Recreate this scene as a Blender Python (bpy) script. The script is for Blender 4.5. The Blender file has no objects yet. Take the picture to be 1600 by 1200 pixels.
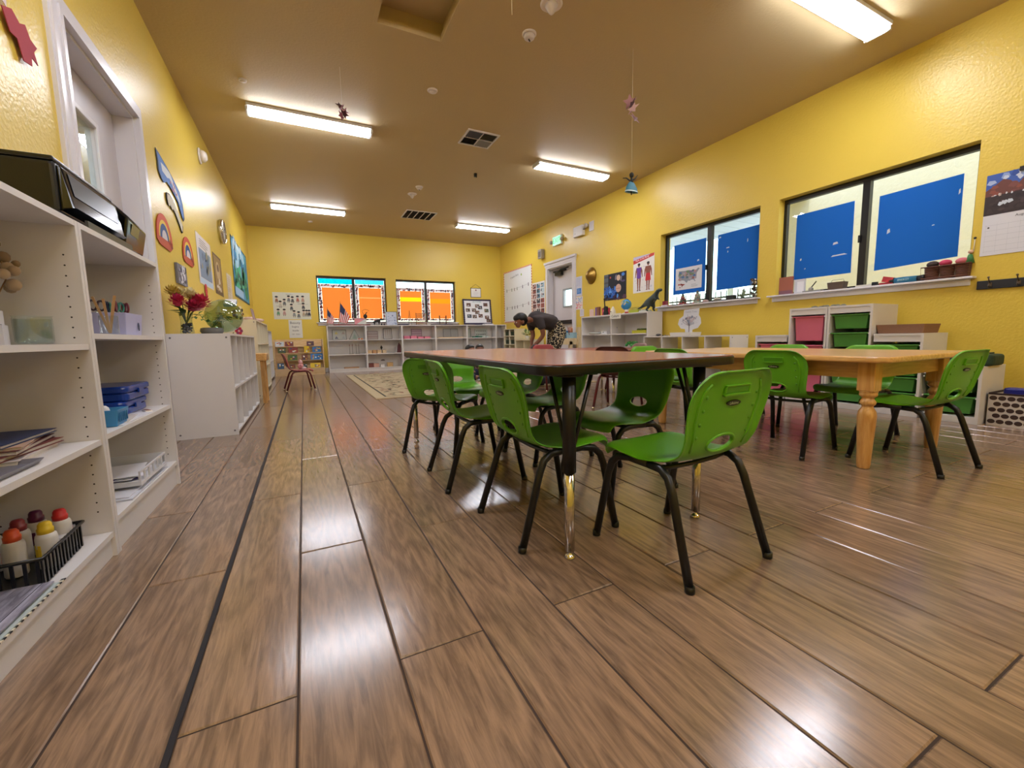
import bpy, bmesh, math, random
from math import sin, cos, pi, radians
from mathutils import Vector, Matrix
random.seed(7)
SC = bpy.context.scene
COL = SC.collection

# ------------------------------------------------------------------ camera, world, exposure
EYE = 0.708
YAW, PITCH, ROLL = 0.4599, 0.1106, -0.0200
fw = Vector((sin(YAW)*cos(PITCH), cos(YAW)*cos(PITCH), -sin(PITCH)))
rt = Vector((cos(YAW), -sin(YAW), 0)); up = rt.cross(fw)
rt2 = cos(ROLL)*rt + sin(ROLL)*up; up2 = -sin(ROLL)*rt + cos(ROLL)*up
cam = bpy.data.cameras.new('camera'); camo = bpy.data.objects.new('camera', cam); COL.objects.link(camo)
M = Matrix((rt2, up2, -fw)).transposed().to_4x4(); M.translation = Vector((0, 0, EYE))
camo.matrix_world = M
cam.sensor_width = 36; cam.lens = 650/1600*36; cam.clip_start = 0.02
SC.camera = camo

world = bpy.data.worlds.new('sky'); SC.world = world; world.use_nodes = True
wn = world.node_tree; wn.nodes.clear()
sky = wn.nodes.new('ShaderNodeTexSky'); sky.sky_type = 'NISHITA'; sky.sun_disc = False
sky.sun_elevation = radians(48); sky.sun_rotation = radians(150); sky.air_density = 1.3
bg = wn.nodes.new('ShaderNodeBackground'); bg.inputs[1].default_value = 1.1
wo = wn.nodes.new('ShaderNodeOutputWorld')
wn.links.new(sky.outputs[0], bg.inputs[0]); wn.links.new(bg.outputs[0], wo.inputs[0])

LAMP = 49.0
sd_ = bpy.data.lights.new('sun', 'SUN'); sd_.energy = 2.3; sd_.angle = radians(1.0); sd_.color = (1.0, .93, .80)
sun = bpy.data.objects.new('sun', sd_); COL.objects.link(sun); sun.rotation_euler = (0, radians(-31), radians(8))
vs = SC.view_settings
vs.view_transform = 'Standard'; vs.look = 'None'; vs.gamma = 1.0; vs.use_curve_mapping = False
vs.exposure = 0.0

# ------------------------------------------------------------------ materials
def lin(h):
    h = h.lstrip('#'); r = []
    for i in (0, 2, 4):
        c = int(h[i:i+2], 16)/255
        r.append(c/12.92 if c <= 0.04045 else ((c+0.055)/1.055)**2.4)
    return (*r, 1)
MATS = {}
def mat(name, col='#808080', rough=0.5, metal=0.0, bump=0, bscale=40, spec=0.5, emit=0, vary=0, vscale=6, coat=0):
    """procedural principled material; vary mixes in a soft noise of the same hue, bump adds fine relief"""
    if name in MATS: return MATS[name]
    m = bpy.data.materials.new(name); m.use_nodes = True; MATS[name] = m
    nt = m.node_tree; b = nt.nodes['Principled BSDF']
    c = lin(col) if isinstance(col, str) else (*col, 1)
    b.inputs['Base Color'].default_value = c
    b.inputs['Roughness'].default_value = rough; b.inputs['Metallic'].default_value = metal
    b.inputs['Specular IOR Level'].default_value = spec
    if coat: b.inputs['Coat Weight'].default_value = coat; b.inputs['Coat Roughness'].default_value = .12
    if emit:
        b.inputs['Emission Color'].default_value = c; b.inputs['Emission Strength'].default_value = emit
    if vary or bump:
        tc = nt.nodes.new('ShaderNodeTexCoord')
    if vary:
        n = nt.nodes.new('ShaderNodeTexNoise'); n.inputs['Scale'].default_value = vscale; n.inputs['Detail'].default_value = 4
        nt.links.new(tc.outputs['Object'], n.inputs['Vector'])
        mx = nt.nodes.new('ShaderNodeMix'); mx.data_type = 'RGBA'
        mx.inputs[6].default_value = tuple(x*(1-vary) for x in c[:3])+(1,)
        mx.inputs[7].default_value = tuple(min(1, x*(1+vary)) for x in c[:3])+(1,)
        nt.links.new(n.outputs['Fac'], mx.inputs[0]); nt.links.new(mx.outputs[2], b.inputs['Base Color'])
    if bump:
        n = nt.nodes.new('ShaderNodeTexNoise'); n.inputs['Scale'].default_value = bscale; n.inputs['Detail'].default_value = 3
        nt.links.new(tc.outputs['Object'], n.inputs['Vector'])
        bp = nt.nodes.new('ShaderNodeBump'); bp.inputs['Strength'].default_value = bump; bp.inputs['Distance'].default_value = 0.004
        nt.links.new(n.outputs['Fac'], bp.inputs['Height']); nt.links.new(bp.outputs[0], b.inputs['Normal'])
    return m
def C(h, rough=0.6):
    return mat('tone_'+h.lstrip('#')+('' if rough == 0.6 else '_%d' % (rough*100)), h, rough)

def glass_mat(name, tint='#ffffff', alpha=0.12, rough=0.0):
    """thin clear pane: mostly lets light straight through, with a real reflection"""
    if name in MATS: return MATS[name]
    m = bpy.data.materials.new(name); m.use_nodes = True; MATS[name] = m
    nt = m.node_tree; nt.nodes.clear()
    o = nt.nodes.new('ShaderNodeOutputMaterial'); t = nt.nodes.new('ShaderNodeBsdfTransparent'); t.inputs[0].default_value = lin(tint)
    g = nt.nodes.new('ShaderNodeBsdfGlossy'); g.inputs['Roughness'].default_value = rough
    lw = nt.nodes.new('ShaderNodeLayerWeight'); lw.inputs[0].default_value = .5
    f = nt.nodes.new('ShaderNodeMath'); f.operation = 'POWER'; f.inputs[1].default_value = 4.0; nt.links.new(lw.outputs['Facing'], f.inputs[0])
    ad = nt.nodes.new('ShaderNodeMath'); ad.operation = 'MULTIPLY_ADD'; ad.inputs[1].default_value = .7; ad.inputs[2].default_value = .04+alpha*.1
    mx = nt.nodes.new('ShaderNodeMixShader')
    nt.links.new(f.outputs[0], ad.inputs[0]); nt.links.new(ad.outputs[0], mx.inputs[0])
    nt.links.new(t.outputs[0], mx.inputs[1]); nt.links.new(g.outputs[0], mx.inputs[2]); nt.links.new(mx.outputs[0], o.inputs[0])
    return m

def sheet_mat(name, col, trans=0.6):
    """thin paper or film: diffuse in front, lets light diffuse through from behind"""
    if name in MATS: return MATS[name]
    m = bpy.data.materials.new(name); m.use_nodes = True; MATS[name] = m
    nt = m.node_tree; nt.nodes.clear()
    o = nt.nodes.new('ShaderNodeOutputMaterial'); d = nt.nodes.new('ShaderNodeBsdfDiffuse'); t = nt.nodes.new('ShaderNodeBsdfTranslucent')
    d.inputs[0].default_value = lin(col); t.inputs[0].default_value = lin(col)
    mx = nt.nodes.new('ShaderNodeMixShader'); mx.inputs[0].default_value = trans
    nt.links.new(d.outputs[0], mx.inputs[1]); nt.links.new(t.outputs[0], mx.inputs[2]); nt.links.new(mx.outputs[0], o.inputs[0])
    return m

def film_mat(name, col):
    if name in MATS: return MATS[name]
    m = bpy.data.materials.new(name); m.use_nodes = True; MATS[name] = m
    nt = m.node_tree; nt.nodes.clear()
    o = nt.nodes.new('ShaderNodeOutputMaterial'); t = nt.nodes.new('ShaderNodeBsdfTransparent'); t.inputs[0].default_value = lin(col)
    d = nt.nodes.new('ShaderNodeBsdfDiffuse'); d.inputs[0].default_value = lin(col)
    mx = nt.nodes.new('ShaderNodeMixShader'); mx.inputs[0].default_value = .12
    nt.links.new(t.outputs[0], mx.inputs[1]); nt.links.new(d.outputs[0], mx.inputs[2]); nt.links.new(mx.outputs[0], o.inputs[0])
    return m

def paint_mat():
    m = bpy.data.materials.new('yellow_wall_paint'); m.use_nodes = True
    nt = m.node_tree; b = nt.nodes['Principled BSDF']
    b.inputs['Base Color'].default_value = lin('#dfc24e'); b.inputs['Roughness'].default_value = 0.36
    b.inputs['Specular IOR Level'].default_value = 0.45
    g = nt.nodes.new('ShaderNodeNewGeometry')
    n = nt.nodes.new('ShaderNodeTexNoise'); n.inputs['Scale'].default_value = 55; n.inputs['Detail'].default_value = 2
    nt.links.new(g.outputs['Position'], n.inputs['Vector'])
    bp = nt.nodes.new('ShaderNodeBump'); bp.inputs['Strength'].default_value = 0.55; bp.inputs['Distance'].default_value = 0.004
    nt.links.new(n.outputs['Fac'], bp.inputs['Height']); nt.links.new(bp.outputs[0], b.inputs['Normal'])
    return m
WALL = paint_mat()

def wood_mat(name, c1, c2, rough=0.4, along='Y', stretch=14, scale=6, world=False, coat=0, bump=.15, island=False):
    """grain from stretched noise; planks differ in tone by object"""
    if name in MATS: return MATS[name]
    m = bpy.data.materials.new(name); m.use_nodes = True; MATS[name] = m
    nt = m.node_tree; b = nt.nodes['Principled BSDF']; N = nt.nodes.new; L = nt.links.new
    tc = N('ShaderNodeTexCoord'); oi = N('ShaderNodeObjectInfo')
    src = tc.outputs['Object']
    mp = N('ShaderNodeMapping')
    s = {'X': (scale, scale*stretch, scale*stretch), 'Y': (scale*stretch, scale, scale*stretch), 'Z': (scale*stretch, scale*stretch, scale)}[along]
    mp.inputs['Scale'].default_value = s
    L(src, mp.inputs['Vector'])
    off = N('ShaderNodeVectorMath'); off.operation = 'SCALE'; off.inputs[3].default_value = 37
    cb = N('ShaderNodeCombineXYZ'); L(oi.outputs['Random'], cb.inputs[0]); L(oi.outputs['Random'], cb.inputs[1]); L(oi.outputs['Random'], cb.inputs[2])
    L(cb.outputs[0], off.inputs[0]); L(off.outputs[0], mp.inputs['Location'])
    n = N('ShaderNodeTexNoise'); n.inputs['Scale'].default_value = 1.0; n.inputs['Detail'].default_value = 6; n.inputs['Roughness'].default_value = .65; n.inputs['Distortion'].default_value = 1.2
    L(mp.outputs[0], n.inputs['Vector'])
    # broad cathedral figure
    mp2 = N('ShaderNodeMapping'); s2 = {'X': (1.2, 9, 9), 'Y': (9, 1.2, 9), 'Z': (9, 9, 1.2)}[along]; mp2.inputs['Scale'].default_value = s2
    L(src, mp2.inputs['Vector']); L(off.outputs[0], mp2.inputs['Location'])
    n2 = N('ShaderNodeTexNoise'); n2.inputs['Scale'].default_value = 1.0; n2.inputs['Detail'].default_value = 2; L(mp2.outputs[0], n2.inputs['Vector'])
    wv = N('ShaderNodeMath'); wv.operation = 'MULTIPLY'; wv.inputs[1].default_value = 60; L(n2.outputs['Fac'], wv.inputs[0])
    sn = N('ShaderNodeMath'); sn.operation = 'SINE'; L(wv.outputs[0], sn.inputs[0])
    s3 = N('ShaderNodeMath'); s3.operation = 'MULTIPLY_ADD'; s3.inputs[1].default_value = .10; L(sn.outputs[0], s3.inputs[0]); L(n.outputs['Fac'], s3.inputs[2])
    rp = N('ShaderNodeMapRange'); rp.inputs['From Min'].default_value = .3; rp.inputs['From Max'].default_value = .72; L(s3.outputs[0], rp.inputs['Value'])
    mx = N('ShaderNodeMix'); mx.data_type = 'RGBA'; mx.inputs[6].default_value = lin(c1); mx.inputs[7].default_value = lin(c2)
    L(rp.outputs[0], mx.inputs[0])
    hv = N('ShaderNodeHueSaturation'); vr = N('ShaderNodeMapRange'); vr.inputs['To Min'].default_value = .86; vr.inputs['To Max'].default_value = 1.12
    L(oi.outputs['Random'], vr.inputs['Value']); L(vr.outputs[0], hv.inputs['Value']); L(mx.outputs[2], hv.inputs['Color'])
    L(hv.outputs[0], b.inputs['Base Color'])
    b.inputs['Roughness'].default_value = rough
    if coat: b.inputs['Coat Weight'].default_value = coat; b.inputs['Coat Roughness'].default_value = .17
    bp = N('ShaderNodeBump'); bp.inputs['Strength'].default_value = bump; bp.inputs['Distance'].default_value = .002
    L(s3.outputs[0], bp.inputs['Height']); L(bp.outputs[0], b.inputs['Normal'])
    return m

WHITE = mat('white_melamine', '#dcd8d6', .42, vary=.03)
WHITE2 = mat('white_gloss_trim', '#dedce2', .3)
CREAM = mat('cream_melamine', '#ded5bb', .45)
BLACKM = mat('black_painted_steel', '#121314', .38)
BLACKP = mat('black_plastic', '#0d0e10', .3, bump=.1, bscale=300)
CHROME = mat('chrome', '#d8d4ce', .12, 1.0)
GREEN = mat('lime_green_plastic', '#62ab1c', .36, bump=.12, bscale=500, vary=.04, vscale=3)
RED = mat('maroon_plastic', '#9c3a3c', .4)
REDM = mat('maroon_steel', '#5e1a1d', .35)
PINE = wood_mat('pine_wood', '#c9954f', '#e3b878', .28, 'Y', 10, 5, coat=.3, bump=.05)
PINEX = wood_mat('pine_wood_upright', '#c08a48', '#dcae6c', .28, 'Z', 10, 5, coat=.3, bump=.05)
BIRCH = wood_mat('birch_board', '#caa776', '#ddc096', .5, 'X', 10, 5, bump=.05)

# ------------------------------------------------------------------ mesh building
class MB:
    def __init__(s): s.v = []; s.f = []; s.mi = []; s.mats = []; s.sm = []
    def _m(s, m):
        if m not in s.mats: s.mats.append(m)
        return s.mats.index(m)
    def add(s, vs, fs, m, smooth=False, T=None):
        o = len(s.v)
        s.v += [tuple(T @ Vector(v)) if T else tuple(v) for v in vs]
        k = s._m(m)
        for f in fs:
            s.f.append(tuple(o+i for i in f)); s.mi.append(k); s.sm.append(smooth)
        return s
    def box(s, x0, y0, z0, x1, y1, z1, m, T=None):
        if x0 > x1: x0, x1 = x1, x0
        if y0 > y1: y0, y1 = y1, y0
        if z0 > z1: z0, z1 = z1, z0
        return s.add([(x0,y0,z0),(x1,y0,z0),(x1,y1,z0),(x0,y1,z0),(x0,y0,z1),(x1,y0,z1),(x1,y1,z1),(x0,y1,z1)],
                     [(0,3,2,1),(4,5,6,7),(0,1,5,4),(1,2,6,5),(2,3,7,6),(3,0,4,7)], m, T=T)
    def cbox(s, x0, y0, z0, x1, y1, z1, c, m, T=None):
        """box whose top edges are chamfered by c"""
        vs = [(x0,y0,z0),(x1,y0,z0),(x1,y1,z0),(x0,y1,z0),(x0,y0,z1-c),(x1,y0,z1-c),(x1,y1,z1-c),(x0,y1,z1-c),
              (x0+c,y0+c,z1),(x1-c,y0+c,z1),(x1-c,y1-c,z1),(x0+c,y1-c,z1)]
        fs = [(0,3,2,1),(0,1,5,4),(1,2,6,5),(2,3,7,6),(3,0,4,7),(4,5,9,8),(5,6,10,9),(6,7,11,10),(7,4,8,11),(8,9,10,11)]
        return s.add(vs, fs, m, T=T)
    def prism(s, pts, z0, z1, m, T=None, smooth=False):
        """extrude an xy outline (ccw) from z0 to z1"""
        n = len(pts)
        vs = [(x,y,z0) for x,y in pts]+[(x,y,z1) for x,y in pts]
        fs = [tuple(range(n-1,-1,-1)), tuple(range(n,2*n))]
        s.add(vs, fs, m, False, T)
        o = len(s.v)-2*n; k = s._m(m)
        for i in range(n):
            j = (i+1) % n
            s.f.append((o+i, o+j, o+n+j, o+n+i)); s.mi.append(k); s.sm.append(smooth)
        return s
    def plate(s, pts, y0, y1, m, T=None, smooth=False):
        """extrude an xz outline along y (y0 = front, faces -Y)"""
        R = Matrix(((1,0,0,0),(0,0,-1,0),(0,1,0,0),(0,0,0,1)))   # (x,y,z)->(x,-z,y)
        return s.prism(pts, -y1, -y0, m, (T @ R) if T else R, smooth)
    def lathe(s, prof, m, seg=20, T=None, smooth=True, cap=True):
        vs = []; fs = []
        for r, z in prof:
            for i in range(seg):
                a = 2*pi*i/seg; vs.append((r*cos(a), r*sin(a), z))
        for k in range(len(prof)-1):
            for i in range(seg):
                j = (i+1) % seg
                fs.append((k*seg+i, k*seg+j, (k+1)*seg+j, (k+1)*seg+i))
        s.add(vs, fs, m, smooth, T)
        if cap:
            o = len(s.v)-len(vs); k = s._m(m)
            if prof[0][0] > 1e-5: s.f.append(tuple(o+i for i in range(seg-1,-1,-1))); s.mi.append(k); s.sm.append(False)
            if prof[-1][0] > 1e-5: s.f.append(tuple(o+(len(prof)-1)*seg+i for i in range(seg))); s.mi.append(k); s.sm.append(False)
        return s
    def cyl(s, x, y, z0, z1, r, m, seg=16, r2=None):
        return s.lathe([(r, z0), (r if r2 is None else r2, z1)], m, seg, Matrix.Translation((x,y,0)))
    def tube(s, path, r, m, seg=10, close=False, T=None):
        P = [Vector(p) for p in path]; n = len(P)
        R = r if isinstance(r, (list, tuple)) else [r]*n
        vs = []; up = None
        for i in range(n):
            a = P[i-1] if (i > 0 or close) else P[i]; b = P[(i+1) % n] if (i < n-1 or close) else P[i]
            t = (b-a).normalized()
            if up is None:
                up = Vector((0,0,1)) if abs(t.z) < .9 else Vector((1,0,0))
            u = (up - t*up.dot(t)); u = u.normalized() if u.length > 1e-6 else t.orthogonal().normalized()
            up = u; w = t.cross(u)
            for k in range(seg):
                an = 2*pi*k/seg; vs.append(P[i]+(u*cos(an)+w*sin(an))*R[i])
        fs = []
        for i in range(n if close else n-1):
            j = (i+1) % n
            for k in range(seg):
                l = (k+1) % seg; fs.append((i*seg+k, i*seg+l, j*seg+l, j*seg+k))
        if not close: fs += [tuple(range(seg-1,-1,-1)), tuple((n-1)*seg+k for k in range(seg))]
        return s.add(vs, fs, m, True, T)
    def ball(s, c, r, m, seg=14, rings=8, sc=(1,1,1), T=None):
        prof = [(r*sin(pi*i/rings), -r*cos(pi*i/rings)) for i in range(rings+1)]
        prof[0] = (1e-4, -r); prof[-1] = (1e-4, r)
        Q = Matrix.Translation(c) @ Matrix.Diagonal((*sc, 1))
        return s.lathe(prof, m, seg, (T @ Q) if T else Q)
    # flat print in the xz plane facing -Y
    def rect(s, x0, z0, x1, z1, m, y=0): return s.add([(x0,y,z0),(x1,y,z0),(x1,y,z1),(x0,y,z1)], [(0,1,2,3)], m)
    def poly(s, pts, m, y=0): return s.add([(x,y,z) for x,z in pts], [tuple(range(len(pts)))], m)
    def ell(s, cx, cz, rx, rz, m, y=0, n=14, a0=0, a1=2*pi):
        return s.poly([(cx+rx*cos(a0+(a1-a0)*i/n), cz+rz*sin(a0+(a1-a0)*i/n)) for i in range(n if a1-a0 > 6.2 else n+1)], m, y)
    def arc(s, cx, cz, r0, r1, m, y=0, a0=0, a1=pi, n=14, sx=1):
        a = [a0+(a1-a0)*i/n for i in range(n+1)]
        return s.add([(cx+sx*r1*cos(t), y, cz+r1*sin(t)) for t in a]+[(cx+sx*r0*cos(t), y, cz+r0*sin(t)) for t in a],
                     [(i+1, i, n+1+i, n+2+i) for i in range(n)], m)
    def mesh(s, name):
        me = bpy.data.meshes.new(name)
        me.from_pydata(s.v, [], s.f)
        for m in s.mats: me.materials.append(m)
        me.polygons.foreach_set('material_index', s.mi); me.polygons.foreach_set('use_smooth', s.sm)
        me.update(); return me
    def build(s, name, parent=None, loc=None, rz=None):
        o = bpy.data.objects.new(name, s.mesh(name)); COL.objects.link(o)
        if parent: o.parent = parent
        if loc: o.location = loc
        if rz is not None: o.rotation_euler.z = rz
        return o

def tag(o, label=None, cat=None, group=None, kind=None):
    if label: o['label'] = label
    if cat: o['category'] = cat
    if group: o['group'] = group
    if kind: o['kind'] = kind
    return o
def thing(name, label, cat, loc=(0,0,0), rz=0, group=None):
    o = bpy.data.objects.new(name, None); COL.objects.link(o); o.empty_display_size = .1
    o.location = loc; o.rotation_euler = (0,0,rz)
    return tag(o, label, cat, group)
KIDS = {}
def copy_tree(o, loc=None, rz=None, label=None, group=None, parent=None):
    c = o.copy(); COL.objects.link(c)
    if parent: c.parent = parent
    if loc is not None: c.location = loc
    if rz is not None: c.rotation_euler = (0,0,rz)
    if label: c['label'] = label
    if group: c['group'] = group
    for ch in list(o.children): copy_tree(ch, parent=c)
    return c
def bevel(o, w=.003, seg=2):
    b = o.modifiers.new('bevel', 'BEVEL'); b.width = w; b.segments = seg; b.limit_method = 'ANGLE'; b.angle_limit = radians(40)
    return o
def bake(o):
    dg = bpy.context.evaluated_depsgraph_get(); dg.update()
    me = bpy.data.meshes.new_from_object(o.evaluated_get(dg)); o.modifiers.clear(); o.data = me; return o
def rrect(x0, y0, x1, y1, r, n=5):
    p = []
    for cx, cy, a in ((x1-r,y0+r,-pi/2),(x1-r,y1-r,0),(x0+r,y1-r,pi/2),(x0+r,y0+r,pi)):
        for i in range(n+1): p.append((cx+r*cos(a+pi/2*i/n), cy+r*sin(a+pi/2*i/n)))
    return p
def lettering(s, size, m, parent, loc, rx=pi/2, rz=0, name='lettering', align='CENTER', ry=0, sx=1):
    c = bpy.data.curves.new('t', 'FONT'); c.body = s; c.size = size; c.align_x = align; c.align_y = 'CENTER'; c.resolution_u = 2; c.extrude = .0002
    o = bpy.data.objects.new('t', c); COL.objects.link(o)
    dg = bpy.context.evaluated_depsgraph_get(); dg.update()
    me = bpy.data.meshes.new_from_object(o.evaluated_get(dg)); bpy.data.objects.remove(o)
    me.materials.clear(); me.materials.append(m)
    o = bpy.data.objects.new(name, me); COL.objects.link(o)
    if parent: o.parent = parent
    o.location = loc; o.rotation_euler = (rx, ry, rz); o.scale = (sx,1,1)
    return o

# ------------------------------------------------------------------ the room
XL, XR, YB, YN, H = -0.93, 4.94, 10.56, -1.7, 3.165
RY = pi/2     # front faces +X (left wall)
RW = -pi/2    # front faces -X (right wall)

# floor: a dark bed and wood-look planks, half-bond, one long ragged black joint
GROUT = mat('dark_floor_joint', '#3a2a20', .8)
TILE = wood_mat('wood_look_plank', '#75604f', '#a4866c', .18, 'Y', 12, 7, bump=.12, coat=.3)
fl = MB(); fl.box(XL-.2, YN-.2, -.12, XR+.2, YB+.2, -.0035, GROUT)
floor = tag(fl.build('floor'), kind='structure')
P, LEN, GAP = 0.2025, 1.255, 0.0022
plank_mesh = {}
def plank_me(w, l):
    k = (round(w, 3), round(l, 3))
    if k not in plank_mesh:
        plank_mesh[k] = MB().cbox(GAP, GAP, -.009, w-GAP, l-GAP, 0, .0028, TILE).mesh('plank')
    return plank_mesh[k]
for k in range(-5, 26):
    xa = -0.058+P*k; xb = xa+P
    if k == -2: xb -= .0045
    if k == -1: xa += .0045
    xa, xb = max(xa, XL), min(xb, XR)
    if xb-xa < .01: continue
    y = (.885 if k % 2 else .26)-4*LEN
    while y < YB:
        ya, yb = max(y, YN), min(y+LEN, YB)
        if yb-ya > .02:
            o = bpy.data.objects.new('plank', plank_me(xb-xa, yb-ya)); COL.objects.link(o); o.parent = floor
            o.location = (xa, ya, random.uniform(-.0006, 0))
        y += LEN
cr = MB(); pts = []
y = YN
while y < 6:
    pts.append((-.2605-.0042-random.random()*.0022, y)); y += .05
pts2 = [(-.2605+.0042+random.random()*.0018, p[1]) for p in reversed(pts)]
cr.prism(pts2[::-1]+pts[::-1], -.004, -.0012, mat('black_joint_filler', '#17141a', .7))
cr.build('joint_filler', floor)

def wall_x(name, x0, x1, y0, y1, holes, m):
    """wall slab normal to X with rectangular holes [(ya,yb,za,zb)]"""
    b = MB(); ys = y0
    for ya, yb, za, zb in sorted(holes):
        b.box(x0, ys, 0, x1, ya, H, m)
        if za > 0: b.box(x0, ya, 0, x1, yb, za, m)
        b.box(x0, ya, zb, x1, yb, H, m); ys = yb
    b.box(x0, ys, 0, x1, y1, H, m)
    return tag(b.build(name), kind='structure')
DL = (2.80, 3.80, 2.24)   # left door opening
DR = (7.10, 8.05, 2.19)   # right door opening
W1 = (3.26, 4.80, 1.13, 2.205); W2 = (1.46, 3.04, 1.13, 2.205)
wall_x('wall_left', XL-.2, XL, YN-.2, YB+.2, [(DL[0], DL[1], 0, DL[2])], WALL)
wall_x('wall_right', XR, XR+.2, YN-.2, YB+.2, [W2, W1, (DR[0], DR[1], 0, DR[2])], WALL)
B1 = (.34, 1.88, 1.14, 2.20); B2 = (2.11, 3.64, 1.14, 2.19)
b = MB(); xs = XL
for xa, xb, za, zb in (B1, B2):
    b.box(xs, YB, 0, xa, YB+.2, H, WALL); b.box(xa, YB, 0, xb, YB+.2, za, WALL); b.box(xa, YB, zb, xb, YB+.2, H, WALL); xs = xb
b.box(xs, YB, 0, XR, YB+.2, H, WALL)
tag(b.build('wall_back'), kind='structure')
tag(MB().box(XL, YN-.2, 0, XR, YN, H, WALL).build('wall_front'), kind='structure')
# ceiling with the recessed attic hatch
CEIL = mat('yellow_ceiling_paint', '#c4af84', .6, bump=.4, bscale=50)
hx0, hx1, hy0, hy1 = .64, 1.22, 2.9, 3.63
b = MB()
b.box(XL-.2, YN-.2, H, hx0, YB+.2, H+.2, CEIL); b.box(hx1, YN-.2, H, XR+.2, YB+.2, H+.2, CEIL)
b.box(hx0, YN-.2, H, hx1, hy0, H+.2, CEIL); b.box(hx0, hy1, H, hx1, YB+.2, H+.2, CEIL)
ceiling = tag(b.build('ceiling'), kind='structure')
hb = MB(); hb.box(hx0, hy0, H+.16, hx1, hy1, H+.19, CEIL)
hb.build('hatch_panel', ceiling)
hf = MB(); w = .035
hf.box(hx0-.0, hy0, H-.004, hx0+w, hy1, H+.05, CEIL); hf.box(hx1-w, hy0, H-.004, hx1, hy1, H+.05, CEIL)
hf.box(hx0+w, hy0, H-.004, hx1-w, hy0+w, H+.05, CEIL); hf.box(hx0+w, hy1-w, H-.004, hx1-w, hy1, H+.05, CEIL)
hf.build('hatch_frame', ceiling)
# baseboards
def basebd(name, *box): tag(bevel(MB().box(*box, WHITE2).build(name), .004), kind='structure')
basebd('baseboard_left', XL, 3.92, 0, XL+.014, YB-.02, .10)
basebd('baseboard_back', XL, YB-.014, 0, XR, YB, .10)
basebd('baseboard_right', XR-.014, YN, 0, XR, 7.0, .10)
basebd('baseboard_right_far', XR-.014, 8.16, 0, XR, YB-.02, .10)

# ------------------------------------------------------------------ windows
FRAME = mat('black_window_frame', '#0e1014', .35)
PANE = glass_mat('window_glass', '#f2f8f8', .1)
CYAN = film_mat('cyan_film', '#18b7c4')
BLUEP = sheet_mat('blue_paper', '#2f78d4', .25)
ORANGE = sheet_mat('orange_paper', '#ffb368', .70)
def slider(idx, w, h, mid, loc, rz):
    """black aluminium sliding window in the local xz plane, front faces -Y"""
    f = MB(); t = .045; d = .05
    f.box(0, 0, 0, w, d, t*.7, FRAME); f.box(0, 0, h-t, w, d, h, FRAME); f.box(0, 0, t*.7, t*.7, d, h-t, FRAME); f.box(w-t*.7, 0, t*.7, w, d, h-t, FRAME)
    o = tag(f.build('window_%d' % idx, loc=loc, rz=rz), kind='structure')
    s = MB(); s.box(mid-.03, -.012, t*.7, mid+.03, d-.005, h-t, FRAME); s.build('meeting_stile', o)
    s = MB(); s.box(mid-.036, -.03, h*.42, mid-.018, -.012, h*.42+.07, FRAME); s.build('latch', o)
    for a, c in ((t*.7, mid-.03), (mid+.03, w-t*.7)):
        s = MB(); s.box(a, .026, t*.7, c, .030, h-t, PANE); s.build('pane', o)
    return o
def sill(parent_name, w, loc, rz, dep=.12):
    s = MB(); s.box(-.05, -dep+.04, -.018, w+.05, .10, .0, WHITE2); s.box(-.02, -.022, -.07, w+.02, -.0005, -.018, WHITE2)
    return tag(bevel(s.build(parent_name, loc=loc, rz=rz), .004), kind='structure')
# right-wall windows: local x runs towards the camera (-Y world)
slider(1, W1[1]-W1[0], W1[3]-W1[2], .78, (XR+.10, W1[1], W1[2]), RW)
slider(2, W2[1]-W2[0], W2[3]-W2[2], .79, (XR+.10, W2[1], W2[2]), RW)
sill('window_1_sill', W1[1]-W1[0], (XR, W1[1], W1[2]+.002), RW)
sill('window_2_sill', W2[1]-W2[0], (XR, W2[1], W2[2]+.002), RW)
slider(3, B1[1]-B1[0], B1[3]-B1[2], .80, (B1[0], YB+.10, B1[2]), 0)
slider(4, B2[1]-B2[0], B2[3]-B2[2], .76, (B2[0], YB+.10, B2[2]), 0)
sill('window_3_sill', B1[1]-B1[0], (B1[0], YB, B1[2]+.002), 0, .10)
sill('window_4_sill', B2[1]-B2[0], (B2[0], YB, B2[2]+.002), 0, .10)

# ------------------------------------------------------------------ doors
def casing(name, y0, y1, top, x, sgn, cap=False):
    """door trim round an opening in a wall normal to X; sgn=+1: room lies at +x"""
    b = MB()
    for s_, t, e in ((.085, .10, .016), (.03, .0849, .026), (0, .0299, .034)):
        x1 = x+sgn*e
        b.box(x, y0-t, 0, x1, y0-s_, top+s_, WHITE2); b.box(x, y1+s_, 0, x1, y1+t, top+s_, WHITE2)
        b.box(x, y0-t, top+s_, x1, y1+t, top+t, WHITE2)
    if cap:
        b.box(x, y0-.12, top+.10, x+sgn*.05, y1+.12, top+.145, WHITE2)
        b.box(x, y0-.11, top+.045, x+sgn*.03, y1+.11, top+.10, WHITE2)
    tag(b.build(name), kind='structure')
    j = MB(); xa, xb = sorted((x, x-sgn*.2))
    j.box(xa, y0-.001, 0, xb, y0+.018, top, WHITE2); j.box(xa, y1-.018, 0, xb, y1+.001, top, WHITE2); j.box(xa, y0+.018, top-.018, xb, y1-.018, top+.001, WHITE2)
    return j
j = casing('trim_1', DL[0], DL[1], DL[2], XL, 1); tag(j.build('trim_2'), kind='structure')
j = casing('trim_3', DR[0], DR[1], DR[2], XR, -1, True); tag(j.build('trim_4'), kind='structure')
DOORM = mat('white_door_paint', '#cfcbd0', .35)
b = MB(); y0, y1 = DL[0]+.02, DL[1]-.02; g0, g1, gz0, gz1 = 3.0, 3.46, 1.0, 2.0; xx = XL-.15
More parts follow.
